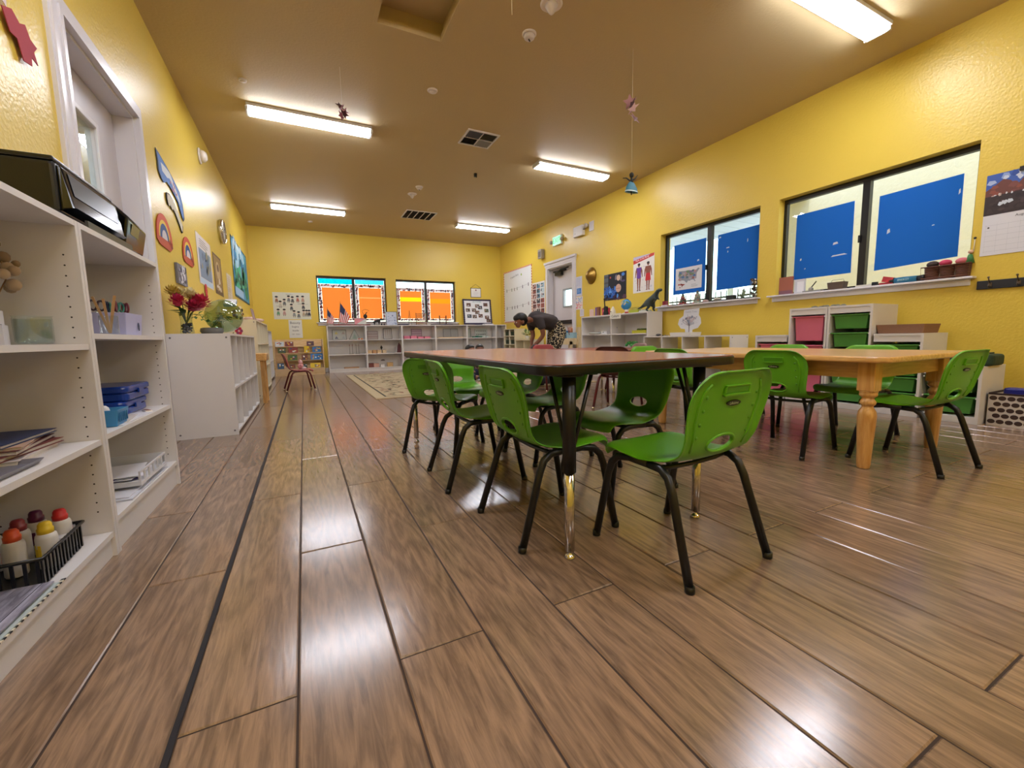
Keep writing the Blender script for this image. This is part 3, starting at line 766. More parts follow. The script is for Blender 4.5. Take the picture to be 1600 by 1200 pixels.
# wooden rack of picture books against the back wall
wr = thing('book_rack', 'wide birch display rack of picture books in the back left corner', 'book rack', (-.575, 9.95, 0), 0)
MB().box(0, 0, 0, .02, .30, .765, BIRCH).build('side_panel', wr); MB().box(.93, 0, 0, .95, .30, .765, BIRCH).build('side_panel', wr)
MB().box(.02, .26, 0, .93, .275, .765, BIRCH).build('back_panel', wr); MB().box(.02, .0, .0, .93, .018, .15, BIRCH).build('front_rail', wr)
for k, (y, z) in enumerate(((.06,.15),(.12,.32),(.18,.48),(.23,.62))): MB().box(.02, y-.05, z-.012, .93, y+.02, z, BIRCH).build('ledge', wr)
BOOKS = [(.02,.62,'#c9d4de','white and navy picture book on the top ledge of the rack',.16,.10,3),(.20,.62,'#7b3f3b','dark red picture book on the top ledge of the rack',.16,.10,3),(.62,.62,'#5d3f48','plum picture book at the top right of the rack',.14,.10,3),
 (.06,.48,'#4f5a32','olive picture book on the second ledge',.15,.11,2),(.26,.48,'#8f3b34','brick red picture book on the second ledge',.18,.12,2),(.56,.48,'#e2bb22','yellow picture book standing highest on the rack',.10,.14,2),(.72,.48,'#3f74ad','blue picture book on the second ledge at right',.17,.12,2),
 (.24,.32,'#55682f','green striped picture book in the middle of the rack',.18,.12,1),(.50,.32,'#7d4b3a','brown picture book in the middle of the rack',.12,.12,1),(.68,.32,'#4180bf','sky blue picture book with a snowy cover',.13,.13,1),(.80,.32,'#2f6fae','deep blue picture book at the right edge of the rack',.12,.13,1),
 (.04,.15,'#40597a','slate blue picture book leaning at the lower left',.12,.12,0),(.26,.15,'#6a4a3f','small brown picture book on the lowest ledge',.11,.09,0),(.46,.15,'#3d3a2b','dark picture book on the lowest ledge, in the middle',.14,.09,0),(.66,.15,'#e6c53a','yellow banner picture book on the lowest ledge',.20,.10,0)]
for x, z, c_, lab, w_, h_, k in BOOKS:
    y = (.06,.12,.18,.23)[k]-.03
    bk = thing('picture_book', lab, 'book', (-.575+x+w_/2+.01, 9.95+y, z), 0, 'picture books on the birch rack')
    T = Matrix.Rotation(radians(-8), 4, 'X')
    c = MB(); c.box(-w_/2, -.006, .0, w_/2, .003, h_, C(c_), T); c.build('cover', bk)
    p = MB(); p.box(-w_/2+.002, .0031, .002, w_/2-.004, .008, h_-.003, C('#ece7da'), T); p.build('pages', bk)
    q = MB(); r_ = random.Random(int(x*1000)+int(z*77))
    for _ in range(5):
        a, e = r_.uniform(-w_*.38, w_*.25), r_.uniform(.012, h_*.7)
        q.add([T @ Vector(v) for v in ((a,-.0068,e),(a+w_*.2,-.0068,e),(a+w_*.2,-.0068,e+h_*.18),(a,-.0068,e+h_*.18))], [(0,1,2,3)], C(r_.choice(['#f1ead8','#d8b23a','#2f4a6d','#b94438','#dfe6ec'])))
    q.build('cover_print', bk)
# patterned rug
RUG = mat('beige_rug_pile', '#b8a888', .95, bump=.8, bscale=220, vary=.12, vscale=20)
rg = thing('rug', 'large beige area rug with dark vine border on the floor before the back shelves', 'rug', (0,0,0))
MB().box(.74, 5.20, 0, 4.05, 9.2, .009, RUG).build('pile', rg)
b = MB(); DK = C('#3b3a2c', .95); ML = C('#8b7f64', .95)
def ring(x0,y0,x1,y1,w,z,m):
    for q in ((x0,y0,x1,y0+w),(x0,y1-w,x1,y1),(x0,y0+w,x0+w,y1-w),(x1-w,y0+w,x1,y1-w)): b.box(q[0],q[1],.0085,q[2],q[3],z,m)
ring(.86,5.32,3.93,9.08,.025,.0094,DK)
b.build('border_line', rg)
b = MB(); rr = random.Random(5)
for k in range(1100):
    x, y = rr.uniform(.92,3.85), rr.uniform(5.38,9.0)
    edge = min(x-.92, 3.85-x, y-5.38, 9.0-y)
    if edge > .55 and rr.random() < .6: continue
    a = rr.uniform(0, pi); l, w_ = rr.uniform(.04,.11), rr.uniform(.010,.026); ca, sa = cos(a), sin(a)
    b.add([(x+ca*l, y+sa*l, .0096),(x-sa*w_, y+ca*w_, .0096),(x-ca*l, y-sa*l, .0096),(x+sa*w_, y-ca*w_, .0096)], [(0,1,2,3)], rr.choice([DK,ML,C('#7d3f33',.95),ML]))
o = b.build('vine_pattern', rg); o['kind'] = 'stuff'
# ------------------------------------------------------------------ flat things on walls and windows
PAPER = C('#e9e6e2'); INK = C('#2b2a2c')
def at_wall(side, a, z, off=.003):
    """world place and turn for a print whose lower left corner is at (a, z) along a wall"""
    if side == 'L': return (XL+off, a, z), RY
    if side == 'R': return (XR-off, a, z), RW
    return (a, YB-off, z), 0
def printed(name, label, cat, side, a, z, w, h, draw=None, m=PAPER, group=None, t=.0015, off=.003, rot=0):
    b = MB(); b.box(0, 0, 0, w, t, h, m)
    if draw: draw(b, w, h)
    loc, rz = at_wall(side, a, z, off)
    o = b.build(name, loc=loc, rz=rz)
    if rot: o.rotation_euler.y = rot
    return tag(o, label, cat, group)
E_ = -.0006
def smudges(b, x0, z0, x1, z1, n, cols, s, seed, y=E_):
    r = random.Random(seed)
    for _ in range(n):
        x, z = r.uniform(x0, x1), r.uniform(z0, z1); a = s*r.uniform(.5, 1.3); c = s*r.uniform(.4, 1.1)
        b.poly([(x-a, z-c*.4), (x-a*.2, z-c), (x+a, z-c*.3), (x+a*.6, z+c*.8), (x-a*.5, z+c)], C(r.choice(cols)), y-.00004*r.randint(0, 6))
def lines(b, x0, z1, w, n, dz, col, hh=.004, y=E_, seed=1):
    r = random.Random(seed)
    for k in range(n): b.rect(x0, z1-k*dz-hh, x0+w*r.uniform(.65, 1), z1-k*dz, C(col), y)

# blue sheets taped inside the two right-hand windows
def sheet(label, y_left, z, w, h, cat='paper', marks=(), skew=.0, name='blue_paper_sheet', m=BLUEP, grp='blue sheets on the right windows', x=XR+.118):
    b = MB(); b.plate([(0,.0),(w,skew),(w-.006,h),(.004,h-skew*.4)], -.0004, .0004, m)
    for k, (a, c, l, q) in enumerate(marks): b.poly([(a,c),(a+l,c+q*.3),(a+l*.8,c+q),(a+l*.1,c+q*.8)], sheet_mat('white_scuff', '#eef4fa', .3), -.0009)
    return tag(b.build(name, loc=(x, y_left, z), rz=RW), label, cat, grp)
sheet('blue paper sheet behind the coloured country map', 4.65, 1.30, .565, .725, marks=((.42,.43,.035,.03),))
sheet('wide blue paper sheet on the right pane of the far window', 3.91, 1.29, .585, .73, marks=((.13,.53,.05,.015),(.15,.47,.012,.03),(.42,.55,.012,.05),(.02,.68,.03,.02)), skew=.01)
sheet('blue paper sheet with torn white marks, left pane of the near window', 2.91, 1.30, .56, .71, marks=((.06,.20,.018,.03),(.11,.10,.016,.016),(.38,.31,.05,.03),(.37,.19,.15,.018)))
sheet('largest blue paper sheet on the right pane above the woven basket', 2.155, 1.29, .585, .715, marks=((.08,.33,.025,.05),(.40,.33,.02,.012),(.555,.55,.012,.05)), skew=.035)
US = [(0,.62),(.04,.86),(.02,.97),(.30,.93),(.55,.93),(.62,.86),(.68,.92),(.72,.84),(.80,.78),(.84,.86),(.93,1.0),(1,.92),(.94,.80),(.90,.70),(.86,.60),(.84,.48),(.87,.38),(.80,.26),(.78,.14),(.83,-.02),(.79,-.04),(.73,.12),(.60,.12),(.56,.06),(.48,.10),(.42,-.08),(.36,.02),(.30,.14),(.20,.18),(.10,.28),(.03,.42)]
def us(b, w, h):
    x0, z0, sx, sz = w*.10, h*.33, w*.82, h*.56
    b.poly([(x0+x*sx, z0+z*sz) for x, z in US], C('#8d93a0'), E_)
    r = random.Random(3)
    for k in range(34):
        x, z = r.uniform(.06,.82), r.uniform(.22,.85); a = sx*.055
        b.rect(x0+x*sx-a, z0+z*sz-a*.7, x0+x*sx+a, z0+z*sz+a*.7, C(r.choice(['#4e6fa8','#9c5a55','#6f8a6a','#7a6a94','#b08a8e','#56707f','#a6a0a8'])), E_-.0003-.00002*k)
    smudges(b, w*.12, h*.10, w*.38, h*.26, 7, ['#7a2c28','#a33b32','#3a2f3c'], w*.035, 4)
    lines(b, w*.62, h*.2, w*.25, 3, h*.05, '#8a8c94')
mp = MB(); mp.box(0,0,0,.46,.0012,.315,C('#d9dbe0')); us(mp,.46,.315); tag(mp.build('country_map', loc=(XR+.1155, 4.605, 1.362), rz=RW), 'small coloured country map taped on the blue sheet', 'map')

# translucent orange sheets, printed borders and cyan film on the back windows
BORD = sheet_mat('white_border_paper', '#f3e3df', .4)
def backpane(i, x0, w, z0, h, top, word):
    g = 'orange window coverings'; y = YB+.118
    zc = z0+h-top
    b = MB(); zt, zb = zc-.075, z0+.07
    bd = {2: (z0+.50, z0+.60, sheet_mat('yellow_band', '#ffe640', .8)), 3: (z0+.46, z0+.58, sheet_mat('amber_band', '#ffc24a', .75)), 1: (z0+.55, z0+.575, sheet_mat('pale_band', '#ffcf94', .75))}.get(i)
    if bd:
        b.box(x0+.075, y-.0004, zb, x0+w-.075, y+.0004, bd[0], ORANGE); b.box(x0+.075, y-.0004, bd[0], x0+w-.075, y+.0004, bd[1], bd[2]); b.box(x0+.075, y-.0004, bd[1], x0+w-.075, y+.0004, zt, ORANGE)
    else: b.box(x0+.075, y-.0004, zb, x0+w-.075, y+.0004, zt, ORANGE)
    tag(b.build('orange_paper_sheet'), 'orange paper sheet '+word, 'paper', g)
    b = MB()
    for q in ((x0+.005,z0+.02,x0+.072,zc),(x0+w-.072,z0+.02,x0+w-.005,zc),(x0+.0725,z0+.02,x0+w-.0725,z0+.067),(x0+.0725,zc-.072,x0+w-.0725,zc)): b.box(q[0],y-.0004,q[1],q[2],y+.0004,q[3],BORD)
    r = random.Random(i)
    for q in ((x0+.015,z0+.04,x0+.062,zc-.02),(x0+w-.062,z0+.04,x0+w-.015,zc-.02),(x0+.08,z0+.03,x0+w-.08,z0+.06),(x0+.08,zc-.062,x0+w-.08,zc-.01)):
        n = int(((q[2]-q[0])+(q[3]-q[1]))/.022)
        for _ in range(n):
            x, z, a = r.uniform(q[0],q[2]), r.uniform(q[1],q[3]), r.uniform(.012,.024)
            b.poly([(x-a,z-a*.6),(x+a*.2,z-a),(x+a,z+a*.2),(x,z+a)], sheet_mat('blot_%s' % (c_ := r.choice(['#a04538','#7d3a48','#54607a','#c4685a'])), c_, .35), y-.0009)
    tag(b.build('printed_border'), 'leaf patterned border strip '+word, 'border', 'printed window borders')
words_ = ['left half of the leftmost back window','right half of the leftmost back window','left half of the second back window','right half of the second back window']
panes = [(B1[0]+.03,.765,B1[2]+.03,B1[3]-B1[2]-.075,.125),(B1[0]+.83,.68,B1[2]+.03,B1[3]-B1[2]-.075,.11),(B2[0]+.03,.70,B2[2]+.03,B2[3]-B2[2]-.075,.14),(B2[0]+.79,.71,B2[2]+.03,B2[3]-B2[2]-.075,.15)]
for i, (x0, w, z0, h, top) in enumerate(panes):
    backpane(i, x0, w, z0, h, top, words_[i])
    if i < 2:
        b = MB(); b.box(x0+.01, YB+.117, z0+h-top+.004, x0+w-.01, YB+.118, z0+h-.004, CYAN if i == 0 else film_mat('light_blue_film', '#6fb9e0'))
        tag(b.build('tinted_film'), 'strip of %s film, %s' % (('cyan','pale blue')[i], words_[i]), 'film')

# right wall prints
def body(b, w, h):
    b.poly([(0,h),(0,h*.80),(w*.98,h*.93),(w,h)], C('#c23a34'), E_); b.poly([(0,h*.995),(0,h*.90),(w*.8,h*.985),(w*.8,h)], C('#b9b6cf'), E_-.0001)
    for cx, suit, long in ((.28,'#6b3aa0',True),(.72,'#c8262c',False)):
        cx *= w; s = h; q = h*1.45; sk = C('#8a5140')
        b.ell(cx, s*.755, q*.032, s*.042, sk, E_-.0002); b.ell(cx, s*.775, q*.036, s*.032, INK, E_-.0003); b.rect(cx-q*.012, s*.70, cx+q*.012, s*.73, sk, E_-.0002)
        b.poly([(cx-q*.07,s*.69),(cx+q*.07,s*.69),(cx+q*.05,s*.42),(cx-q*.05,s*.42)], sk, E_-.0002)
        for sg in (-1,1):
            b.poly([(cx+sg*q*.065,s*.69),(cx+sg*q*.092,s*.60),(cx+sg*q*.10,s*.42),(cx+sg*q*.082,s*.42),(cx+sg*q*.055,s*.62)][::sg], sk, E_-.00025)
            b.poly([(cx+sg*q*.055,s*.44),(cx+sg*q*.045,s*.24),(cx+sg*q*.035,s*.07),(cx+sg*q*.012,s*.07),(cx+sg*q*.008,s*.44)][::sg], sk, E_-.0002)
            b.ell(cx+sg*q*.03, s*.06, q*.024, s*.012, sk if not long else INK, E_-.0003)
        if long: b.poly([(cx-q*.065,s*.69),(cx+q*.065,s*.69),(cx+q*.045,s*.56),(cx+q*.058,s*.42),(cx,s*.38),(cx-q*.058,s*.42),(cx-q*.045,s*.56)], C(suit), E_-.0004)
        else: b.poly([(cx-q*.055,s*.50),(cx+q*.055,s*.50),(cx+q*.07,s*.30),(cx-q*.07,s*.30)], C(suit), E_-.0004)
    r = random.Random(9)
    for k in range(26):
        x, z = r.uniform(.03,.92)*w, r.uniform(.08,.75)*h; b.rect(x, z, x+w*.07, z+h*.006, C('#8f93b8'), E_)
bp_ = printed('body_poster', 'poster of two figures in purple and red swimwear beside the window', 'poster', 'R', 5.38, 1.395, .46, .58, body)
lettering('Parts of the Body', .042, C('#f4f2f4'), bp_, (.20, -.0009, .53), ry=-.0, name='title_lettering').rotation_euler = (pi/2, radians(-8), 0)
def space(b, w, h):
    for k in range(14): b.rect(0, h*k/14, w*.2, h*(k+1)/14, C(['#4b4d52','#5c6068','#56656f'][k%3]), E_)
    smudges(b, w*.02, h*.12, w*.62, h*.48, 60, ['#2a66c4','#1f4fa0','#3d7fd8','#2458ac','#5a9ae6'], w*.06, 11)
    smudges(b, w*.1, h*.02, w*.95, h*.14, 14, ['#3a2a44','#241c30','#5a3a50'], w*.08, 12)
    b.ell(w*.66, h*.80, w*.085, w*.085, C('#d8b9a0'), E_-.0004, 20); b.arc(w*.66, h*.80, w*.11, w*.15, C('#8a7f90'), E_-.0005, -.8, .3); b.arc(w*.66, h*.80, w*.11, w*.15, C('#8a7f90'), E_-.0005, 2.3, 3.5)
    b.ell(w*.66, h*.42, w*.12, w*.12, C('#c9a694'), E_-.0004, 22); b.rect(w*.56, h*.40, w*.76, h*.42, C('#a7705c'), E_-.0006)
    b.ell(w*.86, h*.90, w*.07, w*.05, C('#3f7fd0'), E_-.0004); b.ell(w*.86, h*.66, w*.09, w*.03, C('#52456a'), E_-.0004); b.ell(w*.3, h*.86, w*.03, w*.03, C('#c04a3a'), E_-.0004)
printed('planets_poster', 'dark blue poster of planets and a ringed planet on the right wall', 'poster', 'R', 6.13, 1.335, .585, .46, space, C('#101626'))
def photos(b, w, h, seed=2, cols=3, rows=6, blue=True):
    r = random.Random(seed)
    for i in range(cols):
        for k in range(rows):
            x, z = w*(.04+i*.95/cols), h*(.03+k*.94/rows); ww, hh = w*.8/cols, h*.82/rows
            up_ = k >= rows*.45
            b.rect(x, z, x+ww, z+hh, C(r.choice(['#8fb6c8','#5d8aa0','#b9cdd6'] if up_ and blue and i else ['#7a4038','#935048','#4c4a4e'])), E_)
            smudges(b, x+ww*.15, z+hh*.15, x+ww*.85, z+hh*.85, 5, ['#1d232c','#2f3a44','#d8d2cc','#a0584c'], ww*.16, r.randint(0,9999), E_-.0003)
printed('photo_poster', 'tall poster of many small photos between the wall paper and the door', 'poster', 'R', 8.78, 1.245, .58, .73, photos)
def wpaper(b, w, h):
    r = random.Random(8)
    for zz in (.62, .26):
        p = [(w*t/10, h*(zz+.10*(t/10-.3)**2+.02)) for t in range(1, 10)]
        for (x0,z0),(x1,z1) in zip(p[:-1],p[1:]): b.poly([(x0,z0),(x1,z1),(x1,z1+.006),(x0,z0+.006)], C('#9aa0a0'), E_)
        for x, z in p[::2]+[p[3]]: b.poly([(x-.02,z-.05),(x+.02,z-.05),(x+.012,z+.03),(x-.012,z+.03)], C(r.choice(['#5a5f66','#6c7d6a','#7c5f66'])), E_-.0002)
    b.ell(w*.66, h*.885, .03, .03, C('#8faf4a'), E_)
wb = printed('wall_paper_sheet', 'large white paper sheet with hand drawn strings, edged in red, right wall corner', 'paper sheet', 'R', 10.31, 1.14, 1.49, 1.27, wpaper, C('#dfe3e4'))
b = MB()
for k in range(50):
    for z in (-.03, 1.27): b.box(-.03+k*1.55/50, -.002, z, -.03+(k+1)*1.55/50, 0, z+.03, C('#b5382c') if k % 2 else C('#e9c9ba'))
for k in range(40):
    for x in (-.03, 1.49): b.box(x, -.002, k*1.27/40, x+.03, 0, (k+1)*1.27/40, C('#b5382c') if k % 2 else C('#e9c9ba'))
b.build('red_border_strip', wb)
lettering('Creation Story', .075, C('#5c5f66'), wb, (.60,-.0009,1.13)).rotation_euler = (pi/2, radians(-6), 0)
def bluelines(b, w, h): lines(b, w*.1, h*.92, w*.8, 7, h*.06, '#9aa3c8'); b.rect(w*.15, h*.12, w*.85, h*.4, C('#2f7fd0'), E_); lines(b, w*.25, h*.34, w*.5, 3, h*.06, '#e7eefb', y=E_-.0003)
printed('notice', 'narrow notice with lilac text and blue box right of the white door', 'notice', 'R', 7.00, 1.50, .20, .38, bluelines, C('#cfd2e4'))
def pinkmap(b, w, h): smudges(b, w*.1, h*.1, w*.9, h*.55, 24, ['#e79aa6','#e2808c','#f0c0b4'], w*.07, 3); smudges(b, w*.1, h*.5, w*.9, h*.9, 16, ['#8fb4dd','#b9a0cf','#c8dcea'], w*.07, 4)
printed('notice', 'pink and blue pastel sheet pinned below the notice by the door', 'notice', 'R', 7.02, 1.24, .245, .25, pinkmap, off=.0055)
printed('notice', 'small white slip under the pastel sheet right of the door', 'notice', 'R', 6.87, 1.10, .13, .14, lambda b, w, h: lines(b, w*.1, h*.9, w*.8, 6, h*.13, '#a9a7c0'), C('#dcdbe6'))
# calendar with clip
cal = thing('wall_calendar', 'mountain wall calendar hanging at the right edge of the picture', 'calendar', (XR-.004, 1.405, 1.285), RW)
b = MB(); b.box(0,0,0,.46,.002,.31,C('#dcdde4'))
for k in range(6): b.rect(.015,.03+k*.04,.445,.0312+k*.04,C('#a9adb8'),-.0006)
for k in range(8): b.rect(.02+k*.06,.02,.0208+k*.06,.24,C('#b4b8c2'),-.0006)
b.ell(.035,.215,.006,.006,INK,-.0008); b.build('date_page', cal)
lettering('August  2023', .026, C('#54565e'), cal, (.24,-.0012,.280))
b = MB(); b.box(0,.0,.3105,.46,.002,.62,C('#3d5fb0'))
smudges(b,.02,.55,.44,.61,22,['#c9d4e8','#8ea6d4','#a9bbdd','#2f4f9e'],.028,6,-.0005)
b.poly([(0,.44),(0,.50),(.05,.535),(.09,.57),(.13,.55),(.16,.50),(.18,.53),(.21,.575),(.25,.56),(.28,.50),(.33,.545),(.38,.55),(.42,.52),(.46,.53),(.46,.44)], C('#6c3f38'), -.001)
smudges(b,.03,.45,.42,.53,16,['#8a4c3c','#5a3434','#7b4a44'],.03,7,-.0012)
b.poly([(0,.311),(0,.455),(.46,.465),(.46,.311)], C('#33282a'), -.0016); smudges(b,.01,.452,.3,.462,12,['#d8dce2','#b9a49c'],.009,8,-.0019); smudges(b,.06,.385,.17,.40,5,['#cfd8e0'],.015,9,-.0019); smudges(b,.02,.33,.44,.44,30,['#3d3032','#2a2022','#4a3a3a'],.02,10,-.0018)
b.build('photo_page', cal)
b = MB(); b.box(.17,-.012,.60,.29,.004,.632,BLACKM); b.tube([(.21,-.01,.63),(.205,-.014,.66),(.225,-.014,.672),(.235,-.01,.632)],.002,CHROME,6); b.build('clip', cal)
# coat hook board
hb_ = thing('hook_board', 'dark slate board with metal coat hooks under the calendar', 'hook rack', (XR-.018, 1.40, 1.02), RW)
bevel(MB().box(0,0,0,.70,.0175,.068,C('#22252c',.5)).build('board', hb_), .003)
for k in range(4):
    b = MB(); x = .075+.15*k; mk = mat('pewter', '#6a6058', .35, .8)
    b.plate(rrect(x-.012,.014,x+.012,.05,.008,3), -.004, -.0005, mk); b.tube([(x,-.004,.045),(x,-.03,.06),(x,-.045,.085)],.004,mk,8); b.ball((x,-.046,.088),.008,mk,10,6)
    b.tube([(x,-.004,.022),(x,-.028,.012),(x,-.036,.03)],.004,mk,8); b.build('hook', hb_)
# hammered gold hat-like bowl on the wall
b = MB(); b.lathe([(.0005,.115),(.03,.112),(.075,.085),(.105,.045),(.12,.02),(.15,.0)], mat('hammered_brass', '#9a7a3a', .32, .85, bump=1, bscale=60), 28, Matrix.Translation((XR-.003, 6.50, 1.84)) @ Matrix.Rotation(-pi/2, 4, 'Y') @ Matrix.Diagonal((1.05,1,1,1)))
tag(b.build('brass_gong'), 'round hammered brass dish hung on the wall between door and planets poster', 'gong')
# exit sign, emergency light, siren
ex = thing('exit_sign', 'green lit EXIT sign above the white door', 'exit sign', (XR-.045, 7.80, 2.625), RW)
bevel(MB().box(0,0,0,.33,.044,.19,C('#dfe6df',.4)).build('case', ex), .006)
MB().box(.012,-.0015,.012,.318,-.0003,.178,mat('exit_face','#9fe8c4',.5,emit=.8)).build('face', ex)
lettering('EXIT', .15, mat('exit_green','#12b064',.5,emit=1.0), ex, (.165,-.0022,.095), sx=.95)
b = MB()
for x in (-.035,.365): b.lathe([(.03,0),(.036,.03),(.034,.05),(.001,.055)], C('#a79a86',.4), 14, Matrix.Translation((x,.02,.09)) @ Matrix.Rotation(pi/2,4,'X') ); b.tube([(x*.5+.08,.02,.09),(x,.02,.09)],.008,C('#8e8676'),6)
b.build('lamp_heads', ex)
em = thing('emergency_light', 'white emergency light box with side lamp head, right of the exit sign', 'emergency light', (XR-.07, 7.00, 2.63), RW)
bevel(MB().box(0,0,0,.30,.069,.19,C('#dcd8d2',.4)).build('case', em), .008)
b = MB(); b.tube([(.30,.03,.10),(.40,.035,.13)],.014,C('#8c8577'),8); b.lathe([(.034,0),(.040,.03),(.038,.05),(.001,.052)],C('#b9b2a6',.4),14,Matrix.Translation((.42,.03,.14)) @ Matrix.Rotation(pi/2,4,'X')); b.build('lamp_head', em)
b = MB(); b.lathe([(.008,0),(.007,.003)],C('#4a6a4a'),10,Matrix.Translation((.07,-.001,.06)) @ Matrix.Rotation(pi/2,4,'X')); b.build('indicator', em)
MB().box(0,0,0,.13,.012,.17,WHITE2).build('outlet_plate', em, (.44,.057,.03))
sp = thing('wall_speaker', 'small beige box speaker on the wall left of the door', 'speaker', (XR-.09, 8.36, 2.46), RW)
bevel(MB().box(0,0,0,.15,.089,.20,C('#a59d90',.4)).build('case', sp), .01); MB().box(.02,-.003,.03,.13,0,.15,C('#6f695f',.6)).build('grille', sp)

# back wall prints
def kids(b, w, h):
    r = random.Random(4)
    for (x, z, c) in ((.10,.72,'#9a6a4c'),(.19,.55,'#c2b9a6'),(.30,.62,'#6a6a6a'),(.42,.75,'#7b7b7b'),(.52,.72,'#5a5a5a'),(.66,.75,'#b06a5a'),(.80,.75,'#b9907c'),(.12,.25,'#6f9a72'),(.28,.25,'#b98e8a'),(.48,.44,'#5a5c5e'),(.80,.48,'#4f4f52'),(.54,.20,'#8a8c8c'),(.66,.16,'#707274'),(.80,.22,'#b09a80'),(.88,.22,'#7e766a'),(.95,.22,'#3c3c40')):
        x *= w; z *= h; s = h*.085
        b.ell(x, z+s, s*.55, s*.6, C('#e0c9b4'), E_-.0001); b.ell(x, z+s*1.3, s*.6, s*.4, INK, E_-.0002); b.poly([(x-s*.7,z-s*.9),(x+s*.7,z-s*.9),(x+s*.35,z+s*.5),(x-s*.35,z+s*.5)], C(c), E_-.0002)
        for q in (-.3,.3): b.rect(x+s*q-s*.12, z-s*1.5, x+s*q+s*.12, z-s*.9, C('#6a6258'), E_-.0002)
    lines(b, w*.35, h*.95, w*.2, 2, h*.035, '#6a6a6c'); lines(b, w*.08, h*.5, w*.25, 2, h*.03, '#8a8a8a'); lines(b, w*.65, h*.6, w*.3, 2, h*.03, '#8a8a8a')
printed('children_poster', 'wide cream poster of cartoon children left of the back windows', 'poster', 'B', -.545, 1.215, .735, .585, kids, C('#d6d4c4'))
p2 = printed('quote_poster', 'small hand lettered quote sheet under the children poster', 'poster', 'B', -.275, .80, .265, .40, None, C('#dddcd6'))
for s_, z_, z2 in (('Beauty',.075,.335),('begins',.055,.25),('inside',.055,.165),('OF  YOU',.04,.08)): lettering(s_, z_, C('#33363e'), p2, (.13,-.0009,z2))
cert = thing('framed_certificate', 'small certificate hung on a string above the photo board', 'certificate', (4.055, YB-.012, 1.80), 0)
MB().box(0,0,0,.295,.010,.245,C('#3c3f44')).build('frame', cert); b = MB(); b.rect(.012,.012,.283,.233,PAPER,-.0008); b.ell(.15,.19,.02,.02,C('#7a3a4a'),-.0014); lines(b,.07,.15,.16,5,.022,'#b4aeb8',y=-.0014); b.build('sheet', cert)
b = MB(); b.tube([(0,.004,.245),(.148,.002,.345),(.295,.004,.245)],.0035,C('#54483a'),6); b.build('string', cert)
pbd = thing('photo_board', 'photo display board with scalloped purple border standing on the back bookcase', 'display board', (3.80, 10.42, 1.085), 0)
T = Matrix.Rotation(radians(-7), 4, 'X')
b = MB(); b.box(0,0,0,.80,.012,.66,C('#e5e6ea'),T)
b.build('board', pbd)
b = MB(); PU = C('#241a3c')
for k in range(17):
    for z in (.015,.645): b.ell(.02+k*.0475,z,.03,.026,PU,-.001,10)
for k in range(13):
    for x in (.015,.785): b.ell(x,.03+k*.05,.026,.03,PU,-.0012,10)
o = b.build('scalloped_border', pbd); o.rotation_euler.x = radians(-7)
b = MB(); r = random.Random(21)
for (x, z) in ((.10,.47),(.34,.44),(.42,.40),(.58,.48),(.07,.33),(.24,.33),(.33,.27),(.60,.32),(.10,.17),(.25,.16),(.42,.18),(.60,.14),(.64,.05)):
    b.rect(x,z,x+.12,z+.09,C(r.choice(['#4a5a44','#6a4a40','#39424e','#7a6658'])),-.0014); smudges(b,x+.02,z+.02,x+.10,z+.07,5,['#1d2126','#8a9a86','#b07a66','#c9ccd0'],.016,r.randint(0,999),-.0018)
o = b.build('photos', pbd); o.rotation_euler.x = radians(-7)
o = lettering('ACTIVITIES', .05, C('#2f8f80'), pbd, (.40, .0705, .59)); o.rotation_euler.x = pi/2-radians(7); o.location = (.40, .072-.0025, .59)
b = MB(); b.box(.33,.03,-.018,.50,.11,.035,BLACKP); b.build('stand', pbd)

# left wall things
CA = [(.0,.98),(.03,.62),(.02,.30),(.10,.12),(.18,.06),(.22,.10),(.30,.22),(.42,.18),(.60,.06),(.78,-.12),(.92,-.55),(.97,-.62),(1.02,-.5),(1.0,.05),(.90,.42),(.74,.55),(.55,.70),(.34,.82),(.12,.93)]
def cut(name, label, cat, pts, side, a, z, sx, sz, m, draw=None, t=.004, edge=None, **k):
    b = MB(); P = [(x*sx, q*sz) for x, q in pts]
    area = sum(P[i-1][0]*P[i][1]-P[i][0]*P[i-1][1] for i in range(len(P)))
    if area < 0: P = P[::-1]
    if edge: b.plate([(x*1.0, q*1.0) for x, q in P], 0, t, edge); cx = sum(p[0] for p in P)/len(P); cz = sum(p[1] for p in P)/len(P); P2 = [(cx+(x-cx)*.93, cz+(q-cz)*.93) for x, q in P]; b.poly(P2, m, -.0006)
    else: b.plate(P, 0, t, m)
    if draw: draw(b)
    loc, rz = at_wall(side, a, z, .004+t)
    return tag(b.build(name, loc=loc, rz=rz), label, cat, **k)
def cadraw(b):
    b.poly([(.10,.16),(.12,.10),(.25,.09),(.33,.11),(.62,-.03),(.60,.03),(.36,.16),(.25,.165)], C('#cfd6da'), -.0012); smudges(b,.34,.02,.54,.10,10,['#b4697c','#cdb2c0'],.016,5,-.0016)
cut('state_cutout', 'blue state shaped cut-out with white range, highest on the left wall', 'wall cut-out', CA, 'L', 4.24, 1.99, .72, .235, C('#3f74bd'), cadraw, edge=C('#2b3f5c'))
FL = [(.02,.95),(.0,.55),(.05,.18),(.14,.16),(.18,.35),(.28,.12),(.34,.10),(.38,.24),(.55,.02),(.80,-.55),(.93,-1.0),(1.0,-.9),(1.05,-.4),(.85,.05),(.60,.55),(.40,.95),(.20,1.05)]
cut('state_cutout', 'pale state shaped cut-out outlined in thick black above the rainbows', 'wall cut-out', FL, 'L', 4.41, 1.83, .44, .12, C('#cfc9b4'), edge=C('#17160f'), t=.006)
